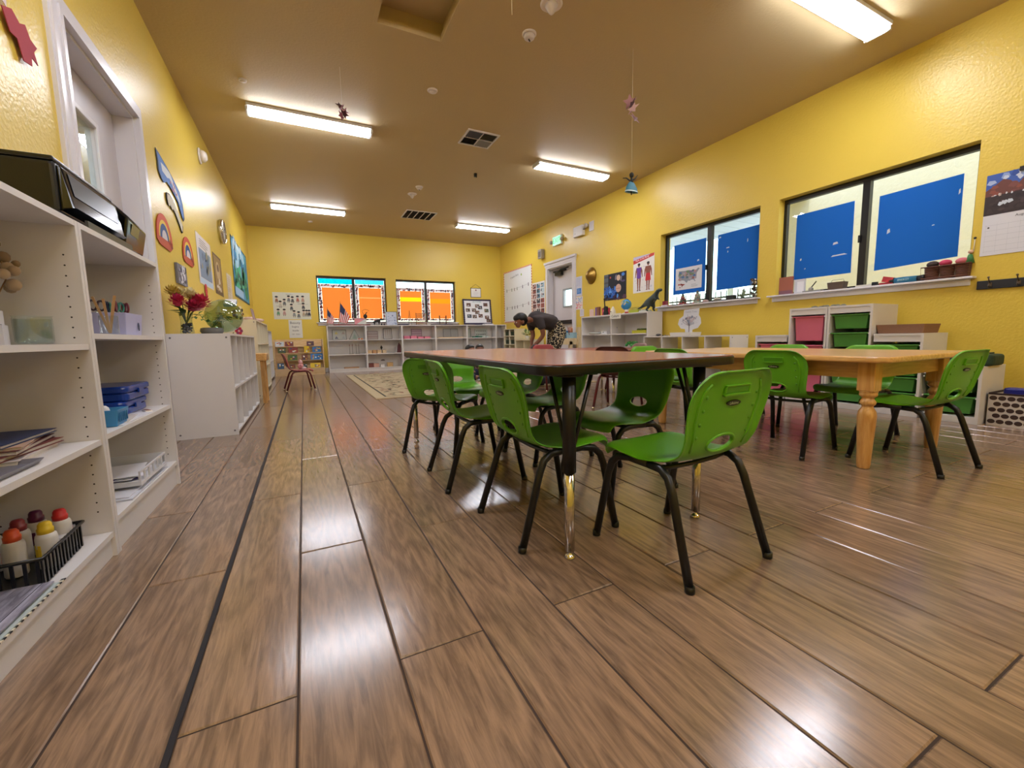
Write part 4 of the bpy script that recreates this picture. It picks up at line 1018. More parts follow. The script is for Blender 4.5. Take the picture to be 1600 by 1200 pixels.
def rainbow(b):
    for r0, r1, c_ in ((.145,.19,'#cf4a1e'),(.118,.145,'#e8c43a'),(.07,.118,'#1f4a8a'),(0.001,.07,'#d8cfd2')): b.arc(.2,.03,r0,r1,C(c_),-.0008-(.19-r1)*.004,0,pi,16,1.02)
    smudges(b,.30,.0,.38,.05,6,['#b23a22','#7c3a2a'],.02,3,-.002)
RB = [(.2+.195*cos(pi*k/14)*1.02,.03+.195*sin(pi*k/14)) for k in range(15)]+[(.0,.0),(.06,-.03),(.32,-.04),(.40,.0)]
cut('rainbow_cutout', 'larger paper rainbow cut-out nearer the door', 'wall cut-out', RB, 'L', 4.03, 1.50, 1.05, 1.0, C('#c2502a'), rainbow, group='paper rainbows')
cut('rainbow_cutout', 'smaller paper rainbow cut-out on the right below the black outline', 'wall cut-out', RB, 'L', 4.78, 1.49, 1.05, .98, C('#c2502a'), rainbow, group='paper rainbows')
def mono(b, w, h): smudges(b, w*.1, h*.1, w*.9, h*.9, 40, ['#e4e4ee','#5c5c74','#9a9ab4','#3c3c4a'], w*.09, 6, -.001)
printed('small_picture', 'small grey and white canvas picture above the bouquet', 'picture', 'L', 4.46, 1.225, .31, .17, mono, C('#75757f'), t=.018, off=.02)
def village(b, w, h):
    b.rect(w*.10,h*.14,w*.92,h*.72,C('#7f93ad'),E_); smudges(b,w*.14,h*.3,w*.88,h*.66,22,['#5f7690','#94a7a4','#8f8f7a','#6c7c94'],w*.08,2); b.rect(w*.05,h*.03,w*.95,h*.13,C('#bcd2e6'),E_); lines(b,w*.2,h*.92,w*.6,4,h*.045,'#8b8480',.008)
printed('painting_print', 'tall print with a dim blue scene behind the bouquet', 'poster', 'L', 5.42, 1.345, .76, .53, village, C('#ddd6d4'))
def sepia(b, w, h): b.rect(w*.08,h*.1,w*.92,h*.95,C('#a0824c'),E_); b.ell(w*.5,h*.6,w*.24,h*.24,C('#cdb588'),E_-.0002,18); b.ell(w*.5,h*.68,w*.12,h*.1,C('#7c5c38'),E_-.0004); smudges(b,w*.2,h*.12,w*.8,h*.4,14,['#7c5c38','#c2a878','#e8dfce'],w*.07,8,E_-.0005)
printed('portrait_print', 'sepia portrait print between the blue scene and the clock', 'poster', 'L', 6.30, 1.33, .56, .50, sepia, C('#6f5534'))
def pale(b, w, h): lines(b,w*.1,h*.9,w*.8,9,h*.08,'#c2b8aa',.008); smudges(b,w*.2,h*.1,w*.8,h*.5,9,['#d3c3a4','#b8b0a8'],w*.08,9)
printed('notice', 'pale notice sheet left of the green valley map', 'notice', 'L', 7.27, 1.33, .42, .39, pale, C('#ddd3c2'))
def bigmap(b, w, h):
    b.rect(.03,.03,w-.03,h-.03,C('#3f9ac4'),E_)
    smudges(b,w*.08,h*.55,w*.92,h*.93,60,['#6fb8dc','#a6d3e8','#2f7fb0','#cfe6f0','#4aa7c4'],w*.07,3,E_-.0003); smudges(b,w*.08,h*.15,w*.92,h*.55,80,['#2f8f6c','#3fae8a','#1f6a54','#66c29c','#2a7f86'],w*.07,4,E_-.0003); smudges(b,w*.1,h*.2,w*.9,h*.7,16,['#1f4a44','#2a3f5c'],w*.03,5,E_-.0009)
    b.rect(.05,.04,w*.55,.17,C('#9cc4e6'),E_-.0016)
printed('valley_map', 'large blue and green picture map, last on the left wall', 'map', 'L', 8.0, 1.46, 1.98, .96, bigmap, C('#1c4a58'), off=.006)
ck = thing('wall_clock', 'round white wall clock with silver rim seen almost edge on', 'clock', (XL+.002, 7.06, 2.235), RY)
T = Matrix.Rotation(pi/2, 4, 'X')
b = MB(); b.lathe([(.155,0),(.165,.02),(.160,.045),(.148,.055),(.142,.045)], mat('silver_rim','#cfc9bc',.2,.9), 36, T, cap=False); b.build('rim', ck)
b = MB(); b.lathe([(.001,.040),(.143,.040)], C('#e6e0d4',.4), 36, T, cap=False)
for k in range(12): b.add([Matrix.Rotation(-k*pi/6,4,'Y') @ Vector(v) for v in ((-.004,-.0412,.112),(.004,-.0412,.112),(.004,-.0412,.132),(-.004,-.0412,.132))],[(0,1,2,3)],INK)
b.build('dial', ck); b = MB(); b.box(-.004,-.046,-.01,.004,-.044,.075,INK,Matrix.Rotation(.9,4,'Y')); b.box(-.003,-.049,-.01,.003,-.047,.105,INK,Matrix.Rotation(-.6,4,'Y')); b.build('hands', ck)
st = thing('alarm_strobe', 'round white alarm fixture high on the left wall', 'alarm', (XL+.002, 6.05, 2.84), RY)
MB().lathe([(.085,0),(.085,.012),(.07,.02)], C('#d9d2c8',.35), 24, T).build('base', st); MB().lathe([(.066,.02),(.062,.05),(.04,.075),(.001,.082)], C('#e9e2da',.25), 20, T).build('dome', st)
lf = thing('paper_leaf', 'red paper maple leaf with white streamer at the upper left edge', 'paper leaf', (XL+.004, 2.33, 1.965), RY)
b = MB(); b.plate([(.0,-.0),(.06,-.05),(.10,-.03),(.15,-.08),(.20,-.045),(.19,-.01),(.235,.0),(.20,.03),(.215,.07),(.17,.06),(.13,.085),(.10,.05),(.05,.055)], -.012, -.009, mat('red_construction_paper','#a8404c',.8)); o = b.build('leaf', lf); o.rotation_euler.y = .4
b = MB(); b.plate([(-.14,.10),(-.13,.13),(.05,.045),(.045,.02)], -.007, -.005, C('#d9c9cc')); b.build('streamer', lf)

# ------------------------------------------------------------------ ceiling things
def vent(x0, y0, x1, y1, nx, ny, label, dark):
    t = thing('ceiling_vent', label, 'vent', ((x0+x1)/2, (y0+y1)/2, H), 0); w, d = (x1-x0)/2, (y1-y0)/2
    MB().box(-w+.01, -d+.01, -.003, w-.01, d-.01, -.0005, C('#16181d')).build('duct', t)
    b = MB(); e = .022
    for q in ((-w,-d,w,-d+e),(-w,d-e,w,d),(-w,-d+e,-w+e,d-e),(w-e,-d+e,w,d-e)): b.box(q[0],q[1],-.012,q[2],q[3],-.0,WHITE2)
    for k in range(1, nx): x = -w+2*w*k/nx; b.box(x-.006,-d+e,-.012,x+.006,d-e,-.003,WHITE2)
    for k in range(1, ny): y = -d+2*d*k/ny; b.box(-w+e,y-.006,-.0122,w-e,y+.006,-.003,WHITE2)
    b.build('frame', t)
    return t, w, d
GRY = C('#8f9294', .4)
v, w, d = vent(1.90, 4.85, 2.31, 5.24, 2, 2, 'square four-way ceiling vent in the middle of the ceiling', 1)
for qx, qy, ax in ((-1,-1,0),(1,-1,1),(-1,1,1),(1,1,0)):
    x0, x1 = (-w+.024, -.008) if qx < 0 else (.008, w-.024); y0, y1 = (-d+.024, -.008) if qy < 0 else (.008, d-.024)
    for k in range(7):
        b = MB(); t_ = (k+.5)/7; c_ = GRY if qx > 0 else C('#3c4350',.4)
        if ax: yy = y0+(y1-y0)*t_; b.box(x0,-.011,-.0008,x1,.011,.0008,c_,Matrix.Translation((0,yy,-.008)) @ Matrix.Rotation(.5,4,'X'))
        else: xx = x0+(x1-x0)*t_; b.box(-.011,y0,-.0008,.011,y1,.0008,c_,Matrix.Translation((xx,0,-.008)) @ Matrix.Rotation(.5,4,'Y'))
        b.build('louver', v)
v, w, d = vent(1.91, 8.20, 2.51, 8.75, 5, 1, 'rectangular return vent with five dark panels farther down the ceiling', 1)
for i in range(5):
    x0 = -w+.022+ (2*w-.03)*i/5
    for k in range(9):
        b = MB(); yy = -d+.035+k*(2*d-.07)/8; b.box(x0+.004,-.010,-.0007,x0+(2*w-.03)/5-.012,.010,.0007,C('#4c5056',.5),Matrix.Translation((0,yy,-.007)) @ Matrix.Rotation(.5,4,'X')); b.build('louver', v)
def detector(x, y, label, r=.06, kind=0, cat='detector'):
    t = thing('smoke_detector', label, cat, (x, y, H), 0); T = Matrix.Rotation(pi, 4, 'X')
    MB().lathe([(r,0),(r*1.02,.006),(r*.9,.014)], C('#e2d8d4',.4), 26, T).build('base', t)
    MB().lathe([(r*.78,.0141),(r*.72,.034),(r*.45,.046),(.001,.048)] if kind == 0 else ([(r*.6,.0141),(r*.5,.03),(r*.3,.06),(r*.12,.075),(.001,.078)] if kind == 1 else [(r*.6,.0141),(r*.5,.02),(.001,.022)]), C('#d6cdca',.35), 22, T).build('cap', t)
    b = MB(); b.box(-.014,-.005,-.052,.014,.005,-.043,INK,Matrix.Rotation(.7,4,'Z')); b.build('sensor', t) if kind == 0 else None
detector(1.81, 3.21, 'white smoke detector with a dark slot, right of the attic hatch', .058)
detector(1.81, 2.87, 'white sprinkler cover with clear head at the top edge of the ceiling', .082, 1)
detector(1.31, 4.29, 'flat white disc cover left of the square ceiling vent', .05, 2)
detector(-.35, 4.86, 'flat white disc on the ceiling near the left wall', .035, 2)
detector(1.84, 6.95, 'small white detector farther down, before the rectangular vent', .06, 0)
detector(1.81, 7.32, 'pointed white ceiling fixture just before the rectangular vent', .075, 1)
detector(.28, 9.76, 'tiny disc cover behind the far left ceiling light', .05, 2)
b = MB(); b.box(-.018,-.018,-.05,.018,.018,-.0,BLACKP); b.tube([(0,0,-.03),(.02,.0,-.055)],.008,BLACKP,6); tag(b.build('ceiling_camera', loc=(2.47,6.08,H)), 'tiny black sensor on the ceiling between the two vents', 'sensor')
# hangings
STR = mat('white_thread', '#e9e2c8', .6)
def leafy(parent, z, s, cols, seed):
    r = random.Random(seed)
    for k in range(5):
        b = MB(); a = r.uniform(0, 6.28); T = Matrix.Translation((cos(a)*.02*s, sin(a)*.02*s, z+(k-2)*.028*s)) @ Matrix.Rotation(a, 4, 'Z') @ Matrix.Rotation(r.uniform(-.8,.8), 4, 'Y') @ Matrix.Rotation(r.uniform(0,6), 4, 'X')
        pts = []
        for i in range(10): rr = s*(.055 if i % 2 == 0 else .026); pts.append((rr*cos(i*pi/5), rr*sin(i*pi/5)))
        b.prism(pts, -.0008, .0008, C(cols[k % len(cols)]), T); b.build('paper_leaf', parent)
h1 = thing('hanging_mobile', 'hanging thread with lilac paper leaves above a black dancer in blue skirt', 'mobile', (2.71, 2.99, 0), 0)
b = MB(); b.tube([(0,0,H-.001),(.0,0,2.15)], .0013, STR, 6); b.build('thread', h1); leafy(h1, 2.67, 1.15, ['#c9a0b4','#6a2f44','#d8b9c0','#4a2434','#b98a96'], 2)
b = MB(); DN = C('#10151a')
b.ball((0,0,2.125), .020, DN, 12, 8, (1,1,1.2)); b.tube([(0,0,2.105),(0,0,2.06)], [.008,.014], DN, 8)
b.tube([(-.10,0,2.085),(-.06,0,2.092),(-.02,0,2.075),(0,0,2.078)], [.003,.005,.007,.008], DN, 8); b.tube([(0,0,2.078),(.04,0,2.10),(.07,0,2.135)], [.008,.006,.003], DN, 8); b.tube([(-.005,0,2.0),(0,0,1.955)], [.008,.004], DN, 8); b.build('dancer', h1)
b = MB(); b.lathe([(.068,0),(.060,.035),(.03,.075),(.012,.085)], C('#3f7f9a'), 18, Matrix.Translation((.0,0,1.985)) @ Matrix.Diagonal((1,.4,1,1)), cap=False); b.lathe([(.074,.0),(.067,.012)], C('#bcd6dc'), 18, Matrix.Translation((.0,0,1.978)) @ Matrix.Diagonal((1,.42,1,1)), cap=False); b.build('skirt', h1)
h2 = thing('hanging_mobile', 'small purple paper charm on a thread above the left ceiling light', 'mobile', (.455, 4.29, 0), 0)
b = MB(); b.tube([(0,0,H-.001),(0,0,2.68)], .0012, STR, 6); b.build('thread', h2); leafy(h2, 2.79, .8, ['#8a4a58','#4a2430','#b98a8e'], 5)
h3 = thing('hanging_thread', 'short white thread hanging at the top edge of the picture', 'thread', (1.455, 2.82, 0), 0); b = MB(); b.tube([(0,0,H-.001),(0,0,2.95)], .0025, STR, 6); b.build('thread', h3)
# ------------------------------------------------------------------ people
def skinned(name, J, EDG, m, root, parent=None, sub=2):
    """J: {key: ((x,y,z), r)}; grows one continuous surface with a Skin modifier"""
    keys = list(J); me = bpy.data.meshes.new(name); bm = bmesh.new(); vs = {}
    sk = bm.verts.layers.skin.verify()
    for k in keys: vs[k] = bm.verts.new(J[k][0])
    for k in keys:
        r = J[k][1]; vs[k][sk].radius = (r if isinstance(r, tuple) else (r, r)); vs[k][sk].use_root = (k == root)
    for a, c in EDG: bm.edges.new((vs[a], vs[c]))
    bm.to_mesh(me); bm.free(); me.materials.append(m)
    o = bpy.data.objects.new(name, me); COL.objects.link(o)
    s = o.modifiers.new('s', 'SKIN'); s.use_smooth_shade = True
    d = o.modifiers.new('d', 'SUBSURF'); d.levels = d.render_levels = sub
    bake(o)
    for p in o.data.polygons: p.use_smooth = True
    if not o.data.materials: o.data.materials.append(m)
    if parent: o.parent = parent
    return o
def fuse(o, mb, voxel):
    """join extra volumes into a grown body and rebuild it as one continuous skin"""
    bm = bmesh.new(); bm.from_mesh(o.data); me = mb.mesh('t'); bm.from_mesh(me); m = o.data.materials[0]
    nm = bpy.data.meshes.new(o.name); bm.to_mesh(nm); bm.free(); nm.materials.append(m); o.data = nm
    for p in nm.polygons: p.material_index = 0
    r = o.modifiers.new('r', 'REMESH'); r.mode = 'VOXEL'; r.voxel_size = voxel; r.use_smooth_shade = True
    c = o.modifiers.new('c', 'SMOOTH'); c.factor = .5; c.iterations = 4
    bake(o)
    for p in o.data.polygons: p.use_smooth = True
    if not o.data.materials: o.data.materials.append(m)
    return o
def blob(name, balls, m, voxel, parent):
    b = MB()
    for c, r_, sc in balls: b.ball(c, r_, m, 16, 10, sc)
    o = b.build(name, parent); o.data.materials.clear(); o.data.materials.append(m)
    mod = o.modifiers.new('r', 'REMESH'); mod.mode = 'VOXEL'; mod.voxel_size = voxel; mod.use_smooth_shade = True
    c = o.modifiers.new('c', 'SMOOTH'); c.factor = .5; c.iterations = 3
    bake(o)
    for p in o.data.polygons: p.use_smooth = True
    return o
def chain(*ks): return list(zip(ks[:-1], ks[1:]))
SKIN1 = mat('brown_skin', '#8a5a45', .5); HAIRB = mat('black_hair', '#0d0e12', .45, bump=1, bscale=60)
SHIRT = mat('charcoal_cotton', '#3a3335', .85, bump=.3, bscale=90)
def pattern_cloth():
    m = bpy.data.materials.new('black_cream_print_cloth'); m.use_nodes = True; nt = m.node_tree; b = nt.nodes['Principled BSDF']
    tc = nt.nodes.new('ShaderNodeTexCoord'); v = nt.nodes.new('ShaderNodeTexVoronoi'); v.feature = 'DISTANCE_TO_EDGE'; v.inputs['Scale'].default_value = 26; v.inputs['Randomness'].default_value = 1
    n = nt.nodes.new('ShaderNodeTexNoise'); n.inputs['Scale'].default_value = 30
    g = nt.nodes.new('ShaderNodeMath'); g.operation = 'LESS_THAN'; g.inputs[1].default_value = .085
    h = nt.nodes.new('ShaderNodeMath'); h.operation = 'GREATER_THAN'; h.inputs[1].default_value = .47; q = nt.nodes.new('ShaderNodeMath'); q.operation = 'MULTIPLY'
    mx = nt.nodes.new('ShaderNodeMix'); mx.data_type = 'RGBA'; mx.inputs[6].default_value = lin('#17130f'); mx.inputs[7].default_value = lin('#d9c8a4')
    L = nt.links.new; L(tc.outputs['Object'], v.inputs['Vector']); L(tc.outputs['Object'], n.inputs['Vector']); L(v.outputs['Distance'], g.inputs[0]); L(n.outputs['Fac'], h.inputs[0])
    L(g.outputs[0], q.inputs[0]); L(h.outputs[0], q.inputs[1]); L(q.outputs[0], mx.inputs[0]); L(mx.outputs[2], b.inputs['Base Color']); b.inputs['Roughness'].default_value = .85
    return m
PRINT = pattern_cloth()
Y0 = 5.6
wm = thing('person', 'person in charcoal T-shirt and black and cream printed trousers bending over on the rug', 'person', (3.45, Y0, .012), 0)
def V(x, dy, z): return (x-3.45, dy, z)
J = {'pelvis': (V(3.60,0,.85),.115), 'waist': (V(3.47,0,.915),.10), 'ribs': (V(3.33,0,.965),.115), 'chest': (V(3.21,0,.975),.11), 'neckb': (V(3.09,0,.965),.048), 'neck': (V(3.03,0,.955),.047), 'skullb': (V(2.97,0,.950),.045)}
ED = chain('pelvis','waist','ribs','chest','neckb','neck','skullb')
for s, t in ((-1,'l'),(1,'r')):
    fx = .0 if s < 0 else .03
    J.update({'sh'+t: (V(3.17+fx*.3,s*.155,.945),.058), 'ua'+t: (V(3.20+fx,s*.185,.84),.045), 'el'+t: (V(3.225+fx,s*.18,.725),.037), 'fa'+t: (V(3.17+fx,s*.14,.64),.034), 'wr'+t: (V(3.115+fx*2,s*.09,.572),.024), 'pa'+t: (V(3.085+fx*2,s*.075,.535),.030),
              'hp'+t: (V(3.60,s*.09,.80),.10), 'th'+t: (V(3.50+fx*3,s*.105,.63),.085), 'kn'+t: (V(3.42+fx*4.5,s*.11,.45),.062), 'ca'+t: (V(3.47+fx*5,s*.11,.29),.055), 'an'+t: (V(3.53+fx*5,s*.11,.09),.036), 'he'+t: (V(3.54+fx*5,s*.11,.045),.036), 'to'+t: (V(3.37+fx*5,s*.12,.03),.028)})
    ED += chain('chest','sh'+t,'ua'+t,'el'+t,'fa'+t,'wr'+t,'pa'+t)+chain('pelvis','hp'+t,'th'+t,'kn'+t,'ca'+t,'an'+t,'he'+t,'to'+t)
    px, py, pz = J['pa'+t][0]
    for i, (dy, l) in enumerate(((-.022,.034),(-.008,.042),(.008,.040),(.021,.032))):
        a, c_, e = 'f%d%sa' % (i, t), 'f%d%sb' % (i, t), 'f%d%sc' % (i, t)
        J[a] = ((px-.012,py+dy,pz-.022),.0095); J[c_] = ((px-.024,py+dy*1.1,pz-.022-l*.55),.008); J[e] = ((px-.020,py+dy*1.1,pz-.022-l),.0065)
        ED += chain('pa'+t,a,c_,e)
    J['t'+t+'a'] = ((px+.006,py-s*.030,pz-.006),.010); J['t'+t+'b'] = ((px-.004,py-s*.044,pz-.030),.008); ED += chain('pa'+t,'t'+t+'a','t'+t+'b')
hb_ = MB(); hb_.ball(V(2.93,0,.965), .090, SKIN1, 18, 12, (1.05,.84,.9)); hb_.ball(V(2.895,0,.905), .060, SKIN1, 16, 10, (.75,.85,1.05)); hb_.ball(V(2.905,0,.865), .030, SKIN1, 12, 8, (.8,1,.8)); hb_.ball(V(2.842,0,.905), .016, SKIN1, 10, 6, (.9,.8,1.3))
for s in (-1,1): hb_.ball(V(2.945,s*.078,.925), .020, SKIN1, 10, 6, (.8,.5,1.3))
fuse(skinned('body', J, ED, SKIN1, 'pelvis', wm), hb_, .0062)
S_ = {k: (J[k][0], J[k][1]+g) for k, g in (('waist',.026),('ribs',.024),('chest',.026),('shl',.022),('shr',.022),('ual',.022),('uar',.022))}
S_['hem'] = (V(3.555,0,.878),.150); S_['collar'] = (V(3.115,0,.968),.074)
S_['cl'] = (V(3.208,-.188,.805),.058); S_['cr'] = (V(3.238,.188,.805),.058)
skinned('shirt', S_, chain('hem','waist','ribs','chest','collar')+chain('chest','shl','ual','cl')+chain('chest','shr','uar','cr'), SHIRT, 'ribs', wm)
sb_ = MB()
for s in (-1,1): sb_.ball(V(3.18,s*.135,.945), .074, SHIRT, 14, 9)
sb_.ball(V(3.20,0,.975), .125, SHIRT, 16, 10, (1,1.1,.95))
fuse([o for o in wm.children if o.name.startswith('shirt')][0], sb_, .009)
T_ = {k: (J[k][0], J[k][1]+.022) for k in ('pelvis','hpl','hpr')}
T_['band'] = (V(3.49,0,.905),.112)
for t, s in (('l',-1),('r',1)):
    for k, g in (('th',.035),('kn',.045),('ca',.045)): T_[k+t] = (J[k+t][0], J[k+t][1]+g)
    x, y, z = J['an'+t][0]; T_['cu'+t] = ((x-.01,y,z+.05),.085)
skinned('trousers', T_, chain('band','pelvis')+chain('pelvis','hpl','thl','knl','cal','cul')+chain('pelvis','hpr','thr','knr','car','cur'), PRINT, 'pelvis', wm)
blob('hair', [(V(2.945,0,.985),.098,(1.08,.88,.88)),(V(2.885,0,.985),.072,(.9,.95,.75)),(V(2.995,0,.955),.070,(.9,.95,.9)),(V(2.985,0,.915),.045,(1,1.35,1))], HAIRB, .008, wm)
b = MB()
for s in (-1,1): b.ball(V(2.854,s*.028,.920), .010, C('#e4ddd6'), 8, 6); b.ball(V(2.846,s*.028,.917), .005, INK, 8, 5)
b.build('eyes', wm)
b = MB(); b.ball(V(2.868,0,.868), .016, C('#6e3a34'), 10, 6, (.5,1.2,.5)); b.build('mouth', wm)
b = MB()
for t in 'lr':
    x, y, z = J['to'+t][0]; b.ball((x+.075,y,.035), .05, C('#2a2a2e'), 14, 8, (2.1,.85,.68))
b.build('shoes', wm)

def child(label, loc, rz, skinc, shirt, pants, name='person'):
    t = thing(name, label, 'person', loc, rz, None)
    sk_ = mat('skin_'+skinc.lstrip('#'), skinc, .5)
    J = {'pe': ((0,.02,.10),.085), 'wa': ((0,.02,.20),.072), 'ch': ((0,.01,.30),.080), 'nb': ((0,0,.365),.035), 'nk': ((0,-.005,.395),.030), 'jb': ((0,-.01,.425),.030)}
    ED = chain('pe','wa','ch','nb','nk','jb')
    for s, q in ((-1,'l'),(1,'r')):
        J.update({'sh'+q: ((s*.10,.0,.325),.036), 'el'+q: ((s*.145,-.03,.22),.026), 'wr'+q: ((s*.10,-.13,.165),.019), 'ha'+q: ((s*.08,-.16,.155),.020), 'hi'+q: ((s*.075,-.02,.085),.062), 'kn'+q: ((s*.19,-.17,.085),.045), 'sn'+q: ((s*.09,-.24,.06),.035), 'fo'+q: ((-s*.03,-.27,.035),.028)})
        ED += chain('ch','sh'+q,'el'+q,'wr'+q,'ha'+q)+chain('pe','hi'+q,'kn'+q,'sn'+q,'fo'+q)
        for i, dx in enumerate((-.014,-.004,.006,.015)):
            J['f%d%s' % (i,q)] = ((s*.08+dx,-.185,.145),.0065); J['g%d%s' % (i,q)] = ((s*.08+dx*1.1,-.203,.135),.005); ED += chain('ha'+q,'f%d%s' % (i,q),'g%d%s' % (i,q))
        J['th'+q] = ((s*.055,-.170,.158),.007); ED.append(('ha'+q,'th'+q))
    hb = MB(); hb.ball((0,-.012,.495), .082, sk_, 18, 12, (.9,1.02,1)); hb.ball((0,-.035,.448), .052, sk_, 14, 9, (.95,.9,.9)); hb.ball((0,-.092,.462), .010, sk_, 8, 6)
    for s in (-1,1): hb.ball((s*.076,-.005,.475), .016, sk_, 8, 6, (.5,.8,1.2))
    fuse(skinned('body', J, ED, sk_, 'pe', t), hb, .0055)
    S_ = {k: (J[k][0], J[k][1]+.016) for k in ('wa','ch','shl','shr')}; S_['hm'] = ((0,.02,.125),.098); S_['ell'] = ((-.135,-.02,.25),.042); S_['elr'] = ((.135,-.02,.25),.042); S_['co'] = ((0,0,.355),.05)
    skinned('shirt', S_, chain('hm','wa','ch','co')+chain('ch','shl','ell')+chain('ch','shr','elr'), mat('cloth_'+shirt.lstrip('#'), shirt, .85), 'ch', t)
    T_ = {k: (J[k][0], J[k][1]+.014) for k in ('pe','hil','hir','knl','knr','snl','snr')}
    skinned('trousers', T_, chain('pe','hil','knl','snl')+chain('pe','hir','knr','snr'), mat('cloth_'+pants.lstrip('#'), pants, .85), 'pe', t)
    blob('hair', [((0,.004,.515),.084,(.95,1.02,.95)),((0,.035,.475),.072,(1.0,.85,1.0)),((0,-.045,.55),.048,(1.2,.8,.6))], HAIRB, .008, t)
    b = MB()
    for s in (-1,1): b.ball((s*.028,-.086,.484), .009, C('#e4ddd6'), 8, 6); b.ball((s*.028,-.093,.484), .005, INK, 8, 5)
    b.build('eyes', t)
    b = MB(); b.ball((0,-.080,.428), .013, C('#8a4a44'), 10, 6, (1.2,.5,.4)); b.build('mouth', t)
    b = MB()
    for s in (-1,1): b.ball((-s*.035,-.275,.040), .034, C('#1d2638'), 12, 8, (1.6,1.1,1.0)); b.ball((-s*.035,-.277,.020), .034, C('#dcdce0'), 12, 6, (1.62,1.12,.5))
    b.build('shoes', t)
    return t
child('seated child in navy with dark hair, left of the two heads beyond the table', (2.50, 6.62, .018), .35, '#8a5f49', '#26304a', '#1c2336')
child('seated child in dark blue with dark hair, right of the two heads beyond the table', (2.83, 7.00, .018), -.25, '#7a5240', '#2b3a5c', '#232a3c')
child('seated child whose dark head is under the bending person\'s hands', (3.03, 5.30, .018), 1.2, '#7a5240', '#5a4f7a', '#3a3a44')

# ------------------------------------------------------------------ the near bookcase's load
tg = thing('printer', 'large black printer on top of the near bookcases', 'printer', (-.785, 2.115, 1.1005), 0)
BG = mat('black_gloss_plastic', '#0a0b0d', .14); BG2 = mat('dark_grey_plastic', '#3a3e45', .28)
b = MB(); b.prism([(-.14,-.235),(.115,-.235),(.115,.235),(-.14,.235)], .035, .195, BLACKP); bevel(b.build('body', tg), .012, 3)
b = MB(); b.add([(.1155,-.225,.045),(.1155,.225,.045),(.145,.215,.055),(.145,-.215,.055),(.1155,-.225,.19),(.1155,.225,.19),(.125,.215,.182),(.125,-.215,.182)],
  [(0,1,2,3)[::-1],(4,5,6,7)[::-1],(3,2,6,7),(0,3,7,4),(2,1,5,6),(1,0,4,5)], BG); bevel(b.build('front_panel', tg), .005)
b = MB(); b.add([(.140,-.19,.10),(.140,.19,.10),(.1285,.19,.172),(.1285,-.19,.172)], [(0,1,2,3)], BG2); b.build('control_panel', tg)
b = MB(); b.box(-.14,-.23,.1955,.112,.23,.212,BLACKP); bevel(b.build('lid', tg), .006)
b = MB(); b.box(-.12,-.215,.0,.10,.215,.0345,C('#08090b')); b.box(.1001,-.17,.004,.158,.24,.016,BG2); b.box(.150,-.17,.0161,.158,.24,.030,BG2); b.build('paper_tray', tg)
tg = thing('laminator', 'smaller black machine with grey sloping face beside the printer', 'office machine', (-.785, 2.475, 1.1005), 0)
b = MB(); b.add([(-.13,-.105,0),(.10,-.105,0),(.10,.125,0),(-.13,.125,0),(-.13,-.105,.27),(.04,-.105,.27),(.04,.125,.25),(-.13,.125,.25),(.15,-.105,.15),(.15,.125,.13),(.13,-.105,.03),(.13,.125,.03)],
  [(0,3,2,1),(0,4,7,3),(4,5,6,7),(5,8,9,6),(8,10,11,9),(10,1,2,11),(0,1,10,8,5,4),(3,7,6,9,11,2)], BG); bevel(b.build('body', tg), .008)
b = MB(); b.add([(.0505,-.090,.2605),(.0505,.110,.2405),(.144,.110,.1405),(.144,-.090,.1605)], [(0,3,2,1)], BG2); b.build('face_panel', tg)
b = MB(); b.add([(.1515,-.06,.135),(.1515,.03,.128),(.1405,.03,.085),(.1405,-.06,.09)], [(0,1,2,3)], mat('small_display','#8a8f52',.3)); b.build('display', tg)

def bowl(name, label, cat, loc, prof, m, T=None, seg=20):
    b = MB(); b.lathe(prof, m, seg, cap=False); o = b.build(name, loc=loc); tag(o, label, cat); return o
CLEAR = glass_mat('clear_glass', '#eef4f2', .5, .02)
jar = thing('glass_jar', 'empty clear glass canister on the top shelf of the near bookcase', 'jar', (-.71, 1.735, .7155))
MB().lathe([(.001,.003),(.036,.003),(.040,.010),(.041,.075),(.039,.080),(.043,.084)], CLEAR, 28, cap=False).build('bowl', jar); MB().lathe([(.001,.006),(.034,.006),(.037,.013),(.038,.075)], CLEAR, 28, cap=False).build('inner_wall', jar)
bx = thing('paper_box', 'white folded paper carton at the left edge, top shelf', 'box', (-.78, 1.64, .7155), .3)
MB().box(-.05,-.045,0,.05,.045,.055,C('#cfccd0')).build('carton', bx); b = MB(); b.box(-.045,-.04,.0551,.045,.04,.095,C('#dedcdf')); b.tube([(-.05,-.047,.055),(.05,-.047,.055)],.001,C('#8a8690'),6); b.build('folded_sheets', bx)
br = thing('dried_flower_bunch', 'blurry bunch of dried beige flowers at the left edge', 'dried flowers', (-.80, 1.69, .7155), 0)
b = MB(); r = random.Random(3)
for k in range(9):
    a = r.uniform(-.035,.035); b.tube([(a*.3,a*.2,0),(a,.01+a*.5,.14),(a*1.8,.03+a,.22+r.uniform(0,.04))], .0018, C('#8c6a40'), 5)
b.build('stems', br); b = MB()
for k in range(22): b.ball((r.uniform(-.07,.08), .03+r.uniform(-.04,.05), .20+r.uniform(-.04,.09)), r.uniform(.010,.018), C(r.choice(['#a58c6c','#8e7556','#b59d7e'])), 7, 5)
b.build('flower_heads', br)
